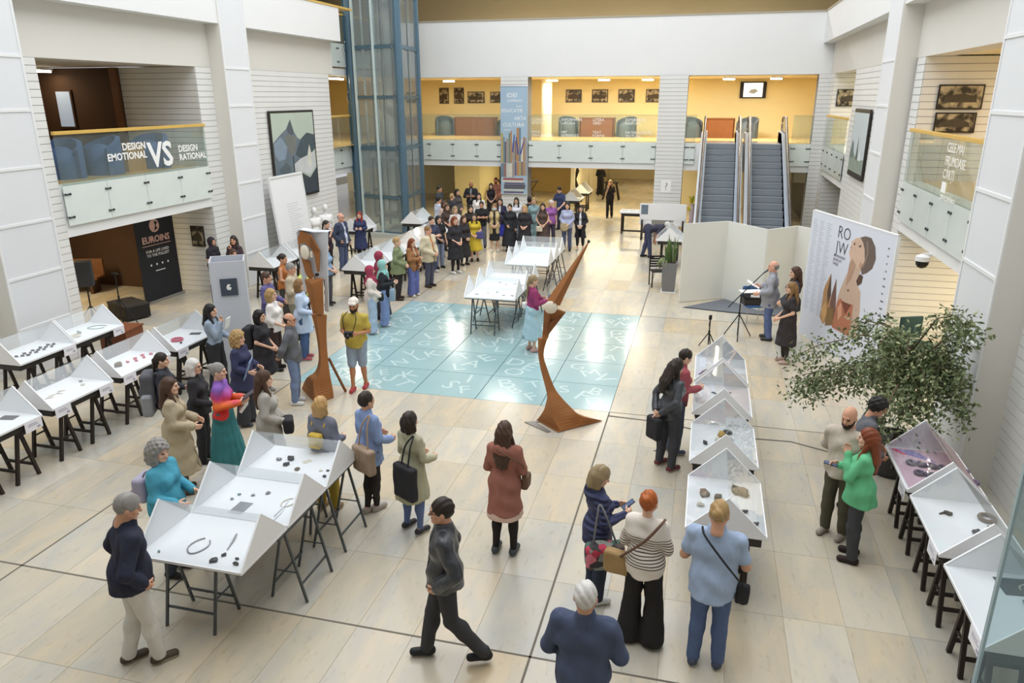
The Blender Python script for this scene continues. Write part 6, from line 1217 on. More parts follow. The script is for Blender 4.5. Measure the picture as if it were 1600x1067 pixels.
PP['navy'] = person('man in a dark navy jacket and off-white trousers at the left foreground island', (-4.86, 4.76), 38, h=1.80, sex='m', hair=('short','grey'), skin_k='mid', top=('#23263a',1.0,.84), collar=1, bottom=('trousers','#d9d5cf'), shoes=('#4a3f31','#c9bda6'), arms=('pocket','pocket'), legs='step', lod=0, fat=1.12, lean=.10, head=(10,-15), seed=1)
PP['teal'] = person('woman with grey curly hair in a turquoise top beside the island', (-5.50, 6.05), 85, h=1.66, hair=('curly','grey'), skin_k='fair', top=('#3c9fbd',1.0,.84), bottom=('trousers','#3a4252'), arms=('front','front'), lod=0, fat=1.2, head=(10,-12), seed=3)
PP['trench'] = person('woman in a long beige trench coat with very long hair', (-6.62, 7.66), 62, h=1.68, hair=('long','brown'), skin_k='fair', top=('#b6a585',1.0,.34,.02,.08), inner=('#cbbf9e',1.0,.8), bottom=('trousers','#6b6254'), shoes=('#4a3a2c',None), arms=('front','front'), lod=0, seed=5)
PP['tealsk'] = person('woman in a teal maxi skirt and rainbow blouse holding a clipboard', (-6.34, 8.30), 70, h=1.68, hair=('up','grey'), skin_k='fair', top=('#d8506a',1.0,.92), top_mat=RAINBOW, bottom=('skirt','#2f7f86',.06,.30,.010), arms=('phone','phone'), lod=0, seed=0)
PP['whiteh'] = person('white-haired woman half hidden behind the rainbow blouse', (-6.90, 8.52), 75, h=1.62, hair=('bob','white'), skin_k='fair', top=('#2c2c30',1.0,.84), bottom=('trousers','#2c2c30'), arms=('front','front'), lod=1, glasses=1, seed=2)
PP['bpack'] = person('woman with a ponytail in a charcoal sweater wearing a grey backpack', (-7.61, 8.73), 62, h=1.58, hair=('ponytail','dark'), skin_k='fair', top=('#30323c',1.0,.80), bottom=('cropped','#232327'), shoes=('#2b2727',None), arms=('down','front'), lod=0, fat=1.1, seed=4)
PP['denim'] = person('woman in a short denim jacket and wide black trousers beside the totem', (-8.40, 11.02), 80, h=1.66, hair=('long','black'), skin_k='fair', top=('#8ea0b6',1.0,.98), bottom=('wide','#2a2a2e'), shoes=('#2c2522',None), arms=('chin','front'), lod=0, stance=1.5, seed=1)
PP['curlyb'] = person('woman with blond curly hair in a navy cape holding a blue folder', (-7.06, 9.84), 85, h=1.62, hair=('curly','gold'), skin_k='fair', top=('#33365a',.85,.70,0,.05), bottom=('wide','#33353d'), shoes=('#3a3d4a','#6f7280'), arms=('front','front'), lod=0, fat=1.12, seed=1)
PP['greyco'] = person('woman in a light grey coat with long straight brown hair behind the island', (-5.53, 8.15), 60, h=1.70, hair=('long','brown'), skin_k='fair', top=('#aaa59c',1.0,.55,0,.04), bottom=('trousers','#55524d'), arms=('clasp','clasp'), lod=0, seed=1)
PP['blackt'] = person('woman in a long black t-shirt dress with a black backpack', (-7.50, 11.14), 80, h=1.58, hair=('bob','black'), skin_k='fair', top=('#2c2b31','short',.45,0,.08), bottom=('trousers','#2a2627'), shoes=('#d8d4d0','#ededed'), arms=('clasp','clasp'), lod=0, fat=1.08, seed=5)
PP['greysw'] = person('balding man with glasses in a grey sweater and jeans, hands behind back', (-6.72, 10.83), 72, h=1.66, sex='m', hair=('fringe','dark'), skin_k='mid', top=('#62666e',1.0,.84), collar=1, bottom=('trousers','#6d83ad'), shoes=('#d7d8da','#f2f2f2'), arms=('back','back'), lod=0, glasses=1, seed=0)
PP['whitet'] = person('woman with shoulder-length blond hair in a white top behind the black dress', (-7.96, 12.28), 80, h=1.66, hair=('bob','gold'), skin_k='fair', top=('#e9e3df',.62,.86), bottom=('trousers','#3a2826'), arms=('clasp','clasp'), lod=1, seed=2)
PP['purple'] = person('man with short hair in a purple checked shirt near the totem', (-8.75, 13.40), 80, h=1.70, sex='m', hair=('short','brown'), skin_k='mid', top=('#5d5690',1.0,.84), bottom=('trousers','#33364a'), arms=('front','front'), lod=1, seed=4)
PP['lblue'] = person('woman in a long pale blue shirt with a black shoulder strap', (-7.74, 12.98), 75, h=1.70, hair=('bob','sandy'), skin_k='fair', top=('#b9cdea',1.0,.62,0,.04), bottom=('trousers','#3f5a8c'), shoes=('#b04a55','#d8d8d8'), arms=('front','down'), lod=1, seed=6)
PP['beigesh'] = person('grey-haired man in a sandy beige shirt behind the pale blue shirt', (-8.62, 14.16), 78, h=1.74, sex='m', hair=('short','grey'), skin_k='mid', top=('#c3b294',1.0,.84), bottom=('trousers','#8a8470'), arms=('phone','front'), lod=1, fat=1.08, seed=1)
PP['ponyor'] = person('woman with dark hair up in an orange sleeveless top by the far cases', (-9.48, 15.26), 82, h=1.68, hair=('bun','dark'), skin_k='mid', top=('#b9682f','none',.86), bottom=('trousers','#3b3a3a'), arms=('front','down'), lod=1, seed=3)
PP['neon'] = person('woman in a lime yellow sweater behind the left rusted figure', (-8.74, 14.82), 85, h=1.58, hair=('tail','dark'), skin_k='fair', top=('#cfe36b',1.0,.92), bottom=('trousers','#222226'), shoes=('#232325',None), arms=('front','front'), lod=1, seed=5)
PP['yback'] = person('woman with a blond bob and small yellow backpack behind the island', (-4.47, 7.72), 8, h=1.60, hair=('bob','blond'), skin_k='fair', top=('#6f7383',1.0,.86), bottom=('trousers','#b79a2c'), shoes=('#8a6f52','#c9b89c'), arms=('front','front'), lod=0, seed=0)
PP['denimsh'] = person('short-haired woman in a blue denim shirt with a tan shoulder bag', (-3.88, 7.79), 30, h=1.70, hair=('crop','dark'), skin_k='mid', top=('#7f98cd',1.0,.76,0,.02), collar=1, bottom=('leggings','#2b2626'), shoes=('#a79a90','#d8d0c6'), arms=('front','front'), legs='cross', lod=0, seed=2)
PP['sage'] = person('woman in a sage green trench coat with a black tote bag', (-3.20, 7.53), 28, h=1.61, hair=('bob','dark'), skin_k='fair', top=('#b3b08f',1.0,.52,0,.07), collar=1, bottom=('leggings','#56699c'), shoes=('#2e2e30','#eeeeee'), arms=('front','front'), lod=0, stance=1.2, seed=1)
PP['photog'] = person('photographer in a yellow t-shirt, denim shorts and white cap', (-5.93, 11.70), 172, h=1.76, sex='m', hair=('hat','#e3dccf'), beard='black', skin_k='tan', top=('#c5ad3f','short',.84), bottom=('shorts','#8fa3ba'), shoes=('#b5323a','#c9464a'), arms=('phone','phone'), legs='step', lod=0, head=(0,-8), stance=1.0, seed=6)
PP['magenta'] = person('woman in a magenta tracksuit top and pale blue pleated skirt on the glass floor', (-3.31, 14.61), 55, h=1.66, hair=('tail','ash'), skin_k='fair', top=('#9c2f66',1.0,.98), bottom=('skirt','#a9cfde',.30,.24,.012), shoes=('#c99a94',None), arms=('phone','phone'), lod=0, seed=1)
PP['hij1'] = person('woman in a crimson headscarf, beige sleeves and jeans, nearest of the headscarf women', (-7.13, 14.96), 70, h=1.58, hair=('hijab','#a8324f'), skin_k='fair', top=('#ddd0c4',1.0,.82), bottom=('wide','#a9c0dc'), shoes=('#e2dedb','#f0f0f0'), arms=('clasp','clasp'), lod=1, fat=1.1, seed=3)
PP['hij2'] = person('woman in a mint headscarf and black top with jeans', (-7.11, 15.59), 75, h=1.58, hair=('hijab','#86c9c2'), skin_k='fair', top=('#27292f',1.0,.78), bottom=('wide','#7f97cf'), shoes=('#e8e6e6','#f4f4f4'), arms=('phone','phone'), lod=1, fat=1.1, seed=5)
PP['hij3'] = person('woman in a crimson headscarf behind the mint headscarf', (-7.42, 16.12), 78, h=1.66, hair=('hijab','#9e2c48'), skin_k='mid', top=('#8e2c40',1.0,.70), bottom=('skirt','#33333a',.1,.25), shoes=('#29292c',None), arms=('clasp','clasp'), lod=1, seed=0)
PP['olive'] = person('blond short-haired woman in an olive jacket and black trousers', (-7.70, 17.86), 80, h=1.69, hair=('short','gold'), skin_k='fair', top=('#7d8a5f',1.0,.74,0,.04), bottom=('trousers','#2b2524'), shoes=('#3c2a26',None), arms=('clasp','clasp'), lod=1, fat=1.1, seed=2)
PP['brownj'] = person('woman in a rust brown jacket with long auburn hair', (-7.46, 18.32), 110, h=1.58, hair=('long','auburn'), skin_k='fair', top=('#a0673a',1.0,.78,.03), inner=('#e8dccb',.3,.9), bottom=('wide','#5c68b0'), shoes=('#e9e4d8','#f0f0ee'), arms=('cross','clasp'), lod=1, seed=4)
PP['blazer'] = person('stout grey-haired man in a cream blazer over an orange shirt', (-7.40, 19.39), 105, h=1.75, sex='m', hair=('short','sandy'), skin_k='rosy', top=('#d3c5a3',1.0,.74,.05), inner=('#c9793f',.3,.9), bottom=('trousers','#4a4f66'), shoes=('#3a2c26',None), arms=('clasp','clasp'), lod=1, fat=1.28, seed=6)
PP['navyj'] = person('bald man in a navy jacket and jeans near the mannequins', (-10.75, 20.75), 98, h=1.79, sex='m', hair=('fringe','grey'), skin_k='rosy', top=('#37425c',1.0,.76,.06), inner=('#ccd0ea',.3,.84), bottom=('trousers','#4c5a80'), shoes=('#2c2a2c',None), arms=('pocket','down'), lod=1, fat=1.15, glasses=1, seed=1)
PP['maroon'] = person('woman with dark hair tied back and arms raised, in dark maroon', (-10.82, 19.95), 90, h=1.69, hair=('ponytail','dark'), skin_k='fair', top=('#3a2c36',.62,.84), bottom=('trousers','#332d30'), shoes=('#25221f',None), arms=('chin','cross'), lod=1, seed=3)
PP['rednavy'] = person('woman with red hair in a navy dress in front of the lift', (-10.95, 22.47), 165, h=1.58, hair=('long','red'), skin_k='fair', top=('#2d3560',1.0,.40,0,.08), bottom=('leggings','#2a2a33'), shoes=('#2a2626',None), arms=('phone','phone'), lod=1, seed=5)
PP['scarf'] = person('woman in a black headscarf by the column behind the totem', (-12.52, 16.85), 100, h=1.66, hair=('hijab','#2a2530'), skin_k='mid', top=('#25242a','short',.8), bottom=('trousers','#2a2a2e'), arms=('front','front'), lod=1, seed=0)
PP['mouth'] = person('woman with her hand at her mouth behind the totem', (-12.02, 17.10), 165, h=1.68, hair=('long','dark'), skin_k='mid', top=('#3d3038',1.0,.84), bottom=('trousers','#2d2c30'), arms=('chin','cross'), lod=1, seed=2)
PP['behtot'] = person('dark-haired person just showing above the totem rim', (-11.18, 15.82), 120, h=1.60, hair=('short','brown'), skin_k='mid', top=('#2c2b36',1.0,.8), bottom=('trousers','#2d2c30'), arms=('front','down'), lod=1, seed=4)
PP['brownr'] = person('person in a pale blue top half hidden behind the dark maroon woman', (-9.26, 16.91), 85, h=1.66, hair=('bob','dark'), skin_k='fair', top=('#7f9fc4','short',.86), bottom=('trousers','#55555c'), shoes=('#2a2a2c','#dddddd'), arms=('clasp','clasp'), lod=1, seed=6)
PP['btj'] = person('man with dark hair in a black t-shirt and light jeans', (-7.95, 21.77), 130, h=1.66, sex='m', hair=('bob','black'), skin_k='fair', top=('#26262a','short',.84), bottom=('trousers','#8d9cc0'), shoes=('#222224',None), arms=('clasp','down'), lod=2, seed=1)
PP['nvest'] = person('man in a navy vest between the cream blazer and the black t-shirt', (-7.93, 21.10), 120, h=1.74, sex='m', hair=('short','dark'), skin_k='fair', top=('#39405c',.4,.84), bottom=('trousers','#4a5170'), shoes=('#d0cdc9',None), arms=('cross','cross'), lod=2, seed=3)
PP['bdress'] = person('auburn-haired woman in a black dress and white trainers', (-7.22, 21.18), 125, h=1.75, hair=('bob','auburn'), skin_k='fair', top=('#2a2a30',.62,.45,0,.06), bottom=('leggings','#26262a'), shoes=('#eeeae6','#ffffff'), arms=('clasp','clasp'), lod=2, fat=1.15, seed=5)
PP['blong'] = person('long-haired woman in black just behind the white trainers', (-7.32, 22.37), 130, h=1.60, hair=('long','brown'), skin_k='fair', top=('#2d2a2c',1.0,.3,0,.08), bottom=('leggings','#26262a'), shoes=('#3a3836',None), arms=('clasp','clasp'), lod=2, seed=0)
PP['yellow'] = person('woman in a bright yellow dress', (-7.17, 23.01), 160, h=1.58, hair=('long','dark'), skin_k='fair', top=('#d9b824',.3,.42,0,.14), bottom=(None,''), shoes=('#3a2420',None,.04), arms=('clasp','clasp'), lod=2, seed=2)
PP['bsuit'] = person('dark-haired woman in a black suit behind the yellow dress', (-7.60, 23.99), 150, h=1.70, hair=('bob','dark'), skin_k='fair', top=('#2a2525',1.0,.7), bottom=('trousers','#2a2525'), arms=('clasp','clasp'), lod=2, seed=4)
PP['btee'] = person('man with crossed arms in a black t-shirt behind the yellow dress', (-7.60, 25.29), 170, h=1.66, sex='m', hair=('short','dark'), skin_k='mid', top=('#232327','short',.84), bottom=('trousers','#6d7285'), shoes=('#2b2f3a',None), arms=('cross','cross'), lod=2, seed=6)
PP['wblou'] = person('woman in a loose white blouse in the back of the crowd', (-8.29, 27.25), 165, h=1.70, hair=('long','dark'), skin_k='fair', top=('#eee9e3',1.0,.8), bottom=('trousers','#d8cfb8'), arms=('down','down'), lod=2, fat=1.2, seed=1)
PP['bbeard'] = person('bald bearded man in a black suit far back by the high table', (-9.50, 30.14), 170, h=1.80, sex='m', hair=(None,'dark'), beard='dark', skin_k='tan', top=('#25262c',1.0,.8,.05), inner=('#8a8d96',.3,.9), bottom=('trousers','#24252a'), arms=('cross','cross'), lod=2, seed=3)
PP['mask'] = person('woman in a beige vest over a black dress with a pale face mask', (-6.97, 24.71), 165, h=1.67, hair=('bob','sandy'), skin_k='fair', top=('#c9b27a',.0,.66,.05), inner=('#2b2326',.62,.42), bottom=('skirt','#232226',.42,.2), shoes=('#ece9e4','#ffffff'), arms=('clasp','clasp'), lod=2, facemask=1, seed=5)
PP['nblaz'] = person('woman in a navy blazer and cobalt blue skirt', (-7.05, 25.77), 170, h=1.73, hair=('long','dark'), skin_k='fair', top=('#2c2d4a',1.0,.8,.04), inner=('#d9d4d6',.3,.9), bottom=('skirt','#3338b8',.38,.22), shoes=('#33222a',None), arms=('clasp','clasp'), lod=2, seed=0)
PP['bgown'] = person('woman in a long black gown with hair tied back', (-6.47, 24.94), 175, h=1.65, hair=('bun','dark'), skin_k='fair', top=('#27292f',1.0,.22,0,.14), bottom=('leggings','#222222'), arms=('clasp','down'), lod=2, fat=1.1, seed=2)
PP['bblond'] = person('blond woman in a wide black dress behind the back island', (-5.88, 24.66), 178, h=1.66, hair=('bob','blond'), skin_k='fair', top=('#29282b',.8,.42,0,.10), bottom=('leggings','#222222'), arms=('clasp','clasp'), lod=2, fat=1.2, seed=4)
PP['wtop2'] = person('woman in a white top behind the black gown', (-6.58, 26.29), 175, h=1.70, hair=('long','dark'), skin_k='fair', top=('#dfe0ea','short',.84), bottom=('trousers','#7f8fa8'), arms=('down','down'), lod=2, seed=6)
PP['backh'] = person('person with dark hair turned away at the foot of the banner', (-6.15, 26.60), 20, h=1.70, hair=('afro','black'), skin_k='mid', top=('#2b2b30',1.0,.84), bottom=('trousers','#2b2b30'), arms=('front','down'), lod=2, seed=1)
PP['teal2'] = person('woman with short fair hair in a dusty teal jumpsuit', (-5.90, 26.13), 160, h=1.74, hair=('short','gold'), skin_k='fair', top=('#7f9fa5',.7,.84), bottom=('wide','#7f9fa5'), arms=('down','down'), lod=2, seed=3)
PP['bdr2'] = person('bare-armed woman in a brown sleeveless dress with a small bag', (-5.36, 25.16), 172, h=1.68, hair=('long','dark'), skin_k='fair', top=('#54413b','none',.3,0,.10), bottom=('leggings','#4a3a35'), arms=('clasp','clasp'), lod=2, seed=5)
PP['purp2'] = person('older woman in a purple top beside the brown dress', (-5.28, 26.19), 165, h=1.66, hair=('short','white'), skin_k='fair', top=('#9a55a8','short',.84), bottom=('trousers','#4a4258'), arms=('clasp','down'), lod=2, seed=0)
PP['bshirt'] = person('woman in a light blue shirt holding a round straw bag', (-4.55, 25.41), 172, h=1.71, hair=('bob','black'), skin_k='fair', top=('#a9b1d6',1.0,.84), bottom=('trousers','#4c567c'), shoes=('#2b2b30',None), arms=('clasp','clasp'), lod=2, fat=1.05, seed=2)
PP['openj'] = person('woman in an open black jacket standing alone at the back right of the crowd', (-4.11, 25.63), 178, h=1.58, hair=('long','black'), skin_k='fair', top=('#25232a',.85,.5,.05,.05), inner=('#d6d9de','short',.85), bottom=('cropped','#26242a'), shoes=('#c9b8a8',None), arms=('clasp','clasp'), lod=2, seed=4)
PP['bman'] = person('man in a dark blue shirt leaning at the case in the back hall', (-5.56, 29.63), 205, h=1.76, sex='m', hair=('short','dark'), skin_k='fair', top=('#34406a','short',.84), bottom=('trousers','#2c3046'), arms=('table','table'), lod=2, lean=.2, head=(0,-15), seed=6)
PP['walkb'] = person('woman in black walking toward us through the back hall', (-4.05, 33.28), 182, h=1.66, hair=('long','gold'), skin_k='fair', top=('#2b272c','short',.84), bottom=('trousers','#27252a'), shoes=('#2a2622',None), arms=('chin','down'), legs='step', lod=2, seed=1)
PP['standb'] = person('person in black standing at the far back of the hall', (-5.55, 41.09), 10, h=1.66, sex='m', hair=('short','dark'), skin_k='mid', top=('#232228',1.0,.8), bottom=('wide','#222126'), shoes=('#222222',None), arms=('front','front'), lod=2, seed=3)
PP['salmon'] = person('bearded man in a salmon shirt beside the banner pillar', (-8.90, 31.87), 175, h=1.80, sex='m', hair=('short','auburn'), beard='auburn', skin_k='rosy', top=('#d38472',1.0,.8), bottom=('trousers','#8a5a50'), arms=('down','front'), lod=2, seed=5)
PP['dkwom'] = person('woman in a black dress next to the salmon shirt', (-8.84, 30.87), 165, h=1.66, hair=('long','dark'), skin_k='fair', top=('#272327','none',.42,0,.06), bottom=('leggings','#272327'), arms=('clasp','clasp'), lod=2, seed=0)
PP['wshirt'] = person('man in a white shirt turned toward the case right of the lift', (-9.33, 25.65), 40, h=1.74, sex='m', hair=('short','black'), skin_k='mid', top=('#c3cde4',1.0,.84), bottom=('trousers','#55617c'), arms=('front','front'), lod=2, seed=2)
PP['c1'] = person('woman with brown hair in a dusty pink top near the lift', (-8.93, 25.10), 120, h=1.66, hair=('bob','brown'), skin_k='fair', top=('#cbb0a4','short',.84), bottom=('trousers','#55505a'), arms=('clasp','clasp'), lod=2, seed=4)
PP['c2'] = person('woman in a dark brown top behind the black t-shirt man', (-8.63, 24.53), 130, h=1.64, hair=('long','brown'), skin_k='fair', top=('#4a3a34',.6,.84), bottom=('trousers','#3c3a40'), arms=('clasp','clasp'), lod=2, seed=6)
PP['c3'] = person('fair-haired person in dark clothes looking away near the cream wall', (-9.33, 27.14), 30, h=1.66, hair=('short','gold'), skin_k='fair', top=('#3b3d44',1.0,.84), bottom=('trousers','#3a3a40'), arms=('front','front'), lod=2, seed=1)
PP['c4'] = person('woman with dark wavy hair in a grey jacket near the cream wall', (-9.48, 28.23), 120, h=1.70, hair=('wavy','dark'), skin_k='fair', top=('#4c4648',1.0,.7), bottom=('trousers','#2f2c30'), arms=('clasp','clasp'), lod=2, seed=3)
PP['c5'] = person('blond woman in a pale top behind the auburn-haired woman', (-8.10, 23.85), 135, h=1.66, hair=('bob','ash'), skin_k='fair', top=('#d9cfd0','short',.84), bottom=('trousers','#bfa9a6'), arms=('clasp','clasp'), lod=2, seed=5)
PP['elv'] = person('person standing in shade beside the lift', (-10.40, 28.70), 100, h=1.74, sex='m', hair=('short','dark'), skin_k='mid', top=('#3a4650',1.0,.84), bottom=('trousers','#3a4048'), arms=('front','down'), lod=2, seed=0)
PP['bend'] = person('person in dark clothes bending over beside the snake plant', (-1.74, 24.97), 75, h=1.72, hair=('short','white'), skin_k='mid', top=('#37384a',1.0,.84), bottom=('trousers','#3d4566'), shoes=('#26262a',None), arms=('reach','reach'), lod=2, lean=1.35, legs='step', seed=2)
PP['speak'] = person('bald man in a grey shirt speaking at the microphone', (1.57, 16.63), 275, h=1.78, sex='m', hair=('fringe','grey'), skin_k='rosy', top=('#9b9da8',.85,.74), collar=1, bottom=('trousers','#56699c'), shoes=('#3c3a38',None), arms=('phone','front'), lod=1, fat=1.15, seed=4)
PP['wom1'] = person('woman in a black dress with long fair hair, nearer of two by the poster', (1.81, 15.13), 262, h=1.68, hair=('long','sandy'), skin_k='fair', top=('#332e30','short',.40,0,.05), bottom=('leggings','#33302f'), shoes=('#c9a99c',None), arms=('clasp','clasp'), lod=1, seed=6)
PP['wom2'] = person('woman in a dark patterned top behind the black dress by the poster', (1.98, 16.23), 265, h=1.76, hair=('long','brown'), skin_k='fair', top=('#3a3e4a',1.0,.8), bottom=('cropped','#26252a'), shoes=('#2a2220',None,.06), arms=('clasp','clasp'), lod=1, seed=1)
# ------------------------------------------------------------------ what the visitors carry
def bag_on(key, name, label, loc, e, m, straps=(), sm=None, rz=0.0, cat='bag', h=.012, sw=.011, extra=None):
    parts = [('bag_body', soft_box(e, min(e) * .6, m, h=h))] + [('strap', strap(p, sm or m, sw)) for p in straps]
    if extra: parts += extra
    return carried(name, label, cat, PP[key], loc, parts, rz)
TAN = cloth('#a58a72', .7, .1); BLK = cloth('#25252a', .7, .15); BRN = cloth('#6b4c38', .6, .1); MUST = cloth('#a8844e', .6, .1); GRB = cloth('#57585f', .8, .2); LIL = cloth('#a9a3bd', .7, .1)
FLOR = bpy.data.materials.new('floral_bag'); FLOR.use_nodes = True; _n = FLOR.node_tree; _v = _n.nodes.new('ShaderNodeTexVoronoi'); _v.inputs['Scale'].default_value = 14; _t = _n.nodes.new('ShaderNodeTexCoord'); _n.links.new(_t.outputs['Object'], _v.inputs['Vector']); _s = _n.nodes.new('ShaderNodeSeparateColor'); _n.links.new(_v.outputs['Color'], _s.inputs[0]); _c = _n.nodes.new('ShaderNodeValToRGB'); _c.color_ramp.interpolation = 'CONSTANT'
for _p, _k in ((0, '#3c3a3c'), (.3, '#8d8f86'), (.5, '#c2405a'), (.68, '#4d6d62'), (.8, '#d9788a'), (.9, '#5b4f4a')):
    _e = _c.color_ramp.elements[0] if _p == 0 else _c.color_ramp.elements.new(_p); _e.color = lin(_k) + (1,)
_c.color_ramp.elements[-1].color = lin('#5b4f4a') + (1,); _n.links.new(_s.outputs[0], _c.inputs[0]); _n.links.new(_c.outputs[0], _n.nodes['Principled BSDF'].inputs['Base Color']); _n.nodes['Principled BSDF'].inputs['Roughness'].default_value = .8
# coordinates in the wearer's frame: x to the right hand, y forward
bag_on('puffer', 'floral_handbag', 'flowered handbag hanging from the shoulder of the navy quilted jacket', (.30, -.02, .80), (.20, .09, .14), FLOR, [[(-.12, 0, .12), (-.09, .0, .45), (-.06, .03, .56), (.0, -.03, .45), (.12, 0, .12)]], cloth('#77787e', .6, .05), rz=1.4)
bag_on('stripe', 'shoulder_bag', 'mustard leather bag worn across the striped sweater', (-.28, -.03, .88), (.13, .06, .12), MUST, [[(.05, -.05, .10), (.2, -.13, .28), (.32, -.145, .42), (.42, -.09, .56), (.44, .02, .58)]], BRN, sw=.014)
bag_on('bluemn', 'shoulder_bag', 'small black pouch worn across the light blue shirt', (.27, -.03, .88), (.06, .035, .10), BLK, [[(0, -.02, .09), (-.08, -.13, .26), (-.2, -.165, .42), (-.36, -.10, .57), (-.40, .0, .6)]], BLK, sw=.010)
bag_on('denimsh', 'shoulder_bag', 'large tan bag on the shoulder of the blue denim shirt', (.17, -.20, .92), (.19, .06, .17), TAN, [[(-.10, 0, .14), (-.06, .04, .42), (-.02, .14, .54), (.03, .06, .42), (.10, 0, .14)]], TAN, extra=[('flap', MB().box(-.13, .0, -.068, -.058, .0, .09).mesh('flap', TAN))])
bag_on('sage', 'tote_bag', 'black cloth tote bag on the shoulder of the sage coat', (.14, -.23, .88), (.18, .055, .22), BLK, [[(-.06, 0, .2), (-.03, .05, .44), (.02, .14, .56)], [(.06, 0, .2), (.06, .05, .44), (.03, .14, .56)]], BLK)
bag_on('redhood', 'shoulder_bag', 'dark brown bag strap and bag at the hip of the terracotta jacket', (.24, .08, .98), (.04, .08, .09), BRN, [[(0, -.05, .08), (.0, -.12, .25), (-.12, -.25, .40), (-.28, -.24, .47)]], BRN, sw=.008)
def pack(key, label, m, e=(.15, .08, .21), z=1.22, y=-.20, sl=True): return bag_on(key, 'backpack', label, (0, y, z), e, m, [[(s * .09, .06, .17), (s * .10, .13, .25), (s * .11, .26, .20)] for s in (-1, 1)] if sl else [], m, extra=[('front_pocket', soft_box((e[0] * .75, .03, e[2] * .45), .025, m, 'front_pocket'))])
for k in PP: pass
def pocket_fix(o, y, z):
    for c in o.children:
        if c.name.startswith('front_pocket'): c.location = (0, y, z)
    return o
pocket_fix(pack('bpack', 'grey backpack on the charcoal sweater with a jacket hung on it', GRB, (.17, .10, .25), 1.16, -.24), -.10, -.09); pocket_fix(pack('blackt', 'black backpack on the long black t-shirt dress', BLK, (.15, .09, .21), 1.18, -.24), -.09, -.07); pocket_fix(pack('yback', 'small yellow backpack on the grey jacket', cloth('#d9b13a', .7, .1), (.09, .05, .10), 1.16, -.17), -.05, -.03); pocket_fix(pack('teal', 'lilac bag slung at the back of the turquoise top', LIL, (.14, .08, .15), 1.14, -.24), -.08, -.05)
bag_on('bpack', 'grey_jacket', 'light grey jacket hanging from the grey backpack', (.13, -.26, .92), (.15, .08, .17), cloth('#8d9096', .85, .3), cat='jacket')
bag_on('darkj', 'drawstring_bag', 'black drawstring bag held behind the long-haired woman', (0.0, -.27, .72), (.13, .06, .17), BLK, [[(0, 0, .16), (.0, .02, .24)], [(.1, 0, -.15), (.13, -.04, -.28), (.06, -.03, -.33)]], BLK, sw=.006)
bag_on('hij1', 'shoulder_bag', 'black bag at the front of the crimson headscarf woman with jeans', (-.02, .25, .93), (.10, .05, .08), BLK); bag_on('hij2', 'shoulder_bag', 'blue bag carried by the mint headscarf woman', (.12, .24, .86), (.08, .06, .15), cloth('#8ea9c2', .8, .1)); bag_on('magenta', 'shoulder_bag', 'white pouch at the hip of the magenta tracksuit top', (-.16, -.12, 1.03), (.08, .05, .07), cloth('#e8e4e0', .7, .1))
bag_on('greyco', 'shoulder_bag', 'black handbag held by the woman in the light grey coat', (.06, .27, .93), (.12, .07, .11), BLK); bag_on('bdr2', 'handbag', 'small cream handbag held by the brown dress', (.10, .25, .86), (.11, .05, .09), cloth('#d9cbb4', .7, .1)); bag_on('yellow', 'handbag', 'violet handbag held against the yellow dress', (-.18, .18, .98), (.12, .06, .12), cloth('#4b4a86', .7, .1)); bag_on('curlyb', 'tote_bag', 'patterned navy tote at the side of the blond curly-haired woman', (-.24, .0, .84), (.05, .13, .19), cloth('#4a5070', .8, .3), [[(0, -.07, .18), (.03, .0, .52), (0, .07, .18)]])
t = carried('straw_bag', 'round straw bag held by the light blue shirt', 'bag', PP['bshirt'], (.08, .26, .90), [('bag_body', MB().lathe([(.02, -.04), (.13, -.03), (.15, 0), (.13, .03), (.02, .04)], 18).mesh('bag_body', cloth('#b3a27a', .8, .4)))]); t.rotation_euler[0] = PI / 2
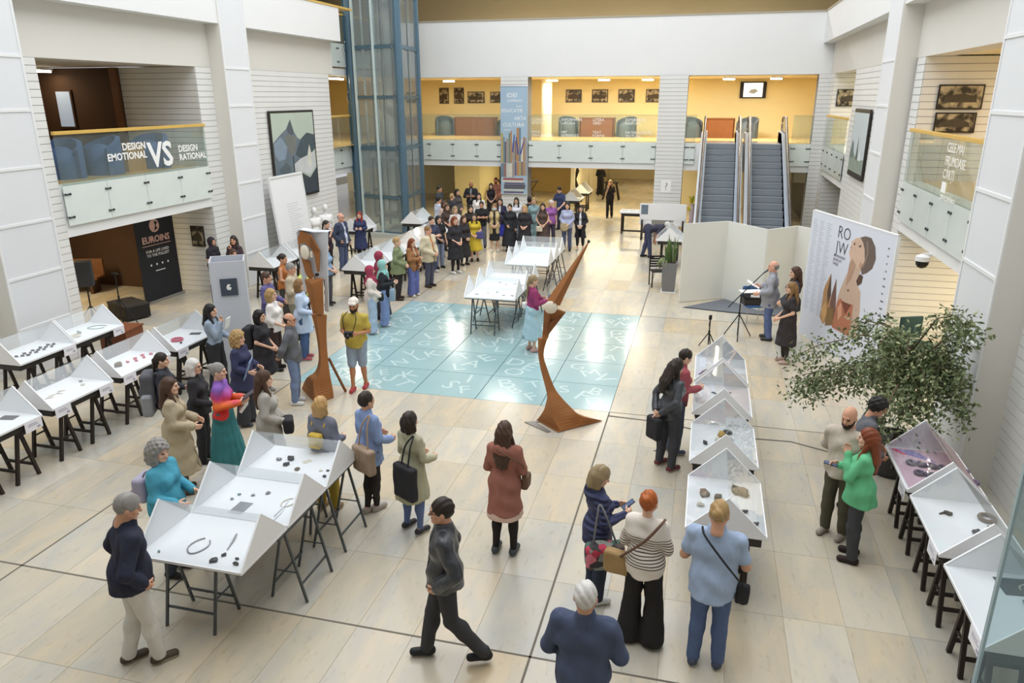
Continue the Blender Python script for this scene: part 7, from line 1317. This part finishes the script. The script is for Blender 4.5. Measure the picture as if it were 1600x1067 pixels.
# phones, folders, papers, camera
PHB = mat('phone_black', '#1e2024', .2); SCRN = mat('phone_screen', '#5a6a8c', .15)
def phone(key, label, loc, rx=-.6, rz=0.0): return carried('phone', label, 'phone', PP[key], loc, [('case', MB().box(-.037, .037, -.075, .075, -.004, .004).mesh('case', PHB)), ('screen', MB().box(-.033, .033, -.069, .069, .004, .005).mesh('screen', SCRN))], rz, None, rx)
phone('puffer', 'phone held in both hands by the navy quilted jacket', (0.0, .36, 1.21), .6); phone('green', 'phone held low by the woman in the green blouse', (.06, .37, 1.17), .1); phone('magenta', 'phone held up by the woman in the magenta top', (0, .37, 1.2), .9); phone('lblue', 'black phone hanging on the pale blue shirt', (.12, .16, 1.08), 1.5)
def flat(key, name, label, cat, loc, sx, sy, m, rx, rz=0.0, th=.006): return carried(name, label, cat, PP[key], loc, [('sheet', MB().box(-sx / 2, sx / 2, -sy / 2, sy / 2, -th, th).mesh('sheet', m)), ('spine', MB().box(-sx / 2 - .006, -sx / 2, -sy / 2, sy / 2, -th, th).mesh('spine', m))], rz, None, rx)
flat('curlyb', 'folder', 'blue folder under the arm of the blond curly-haired woman', 'folder', (.17, .22, 1.12), .26, .32, mat('folder_blue', '#7f9cc4', .5), 1.2, .3); flat('tealsk', 'clipboard', 'black clipboard held by the rainbow blouse', 'clipboard', (.0, .36, 1.22), .24, .32, mat('clipboard_grey', '#4a4650', .5), .6); flat('tealsk', 'glove', 'white cloth held below the clipboard by the rainbow blouse', 'cloth', (.05, .32, 1.08), .14, .16, cloth('#f0ece8'), .9, .2, .02); flat('denim', 'leaflet', 'white leaflet held up by the woman in the denim jacket', 'leaflet', (-.02, .30, 1.38), .15, .2, PRINTW, 1.3); flat('speak', 'script_sheet', 'sheet of paper held by the speaker', 'paper', (.04, .38, 1.2), .21, .3, PRINTW, .5)
cm = carried('photo_camera', 'black camera in the hands of the yellow t-shirt photographer', 'camera', PP['photog'], (0, .36, 1.18), [('body', MB().box(-.07, .07, -.03, .03, -.045, .045).mesh('body', PHB)), ('lens', MB().tube([(0, .03, 0), (0, .11, 0)], .035, 12).mesh('lens', BLACK)), ('grip', MB().box(.045, .075, -.01, .05, -.045, .04).mesh('grip', PHB)), ('strap', strap([(-.07, 0, .03), (-.12, -.15, .22), (-.06, -.28, .29)], PHB, .008)), ('strap', strap([(.07, 0, .03), (.12, -.15, .22), (.06, -.28, .29)], PHB, .008))], .0, None, -.3)
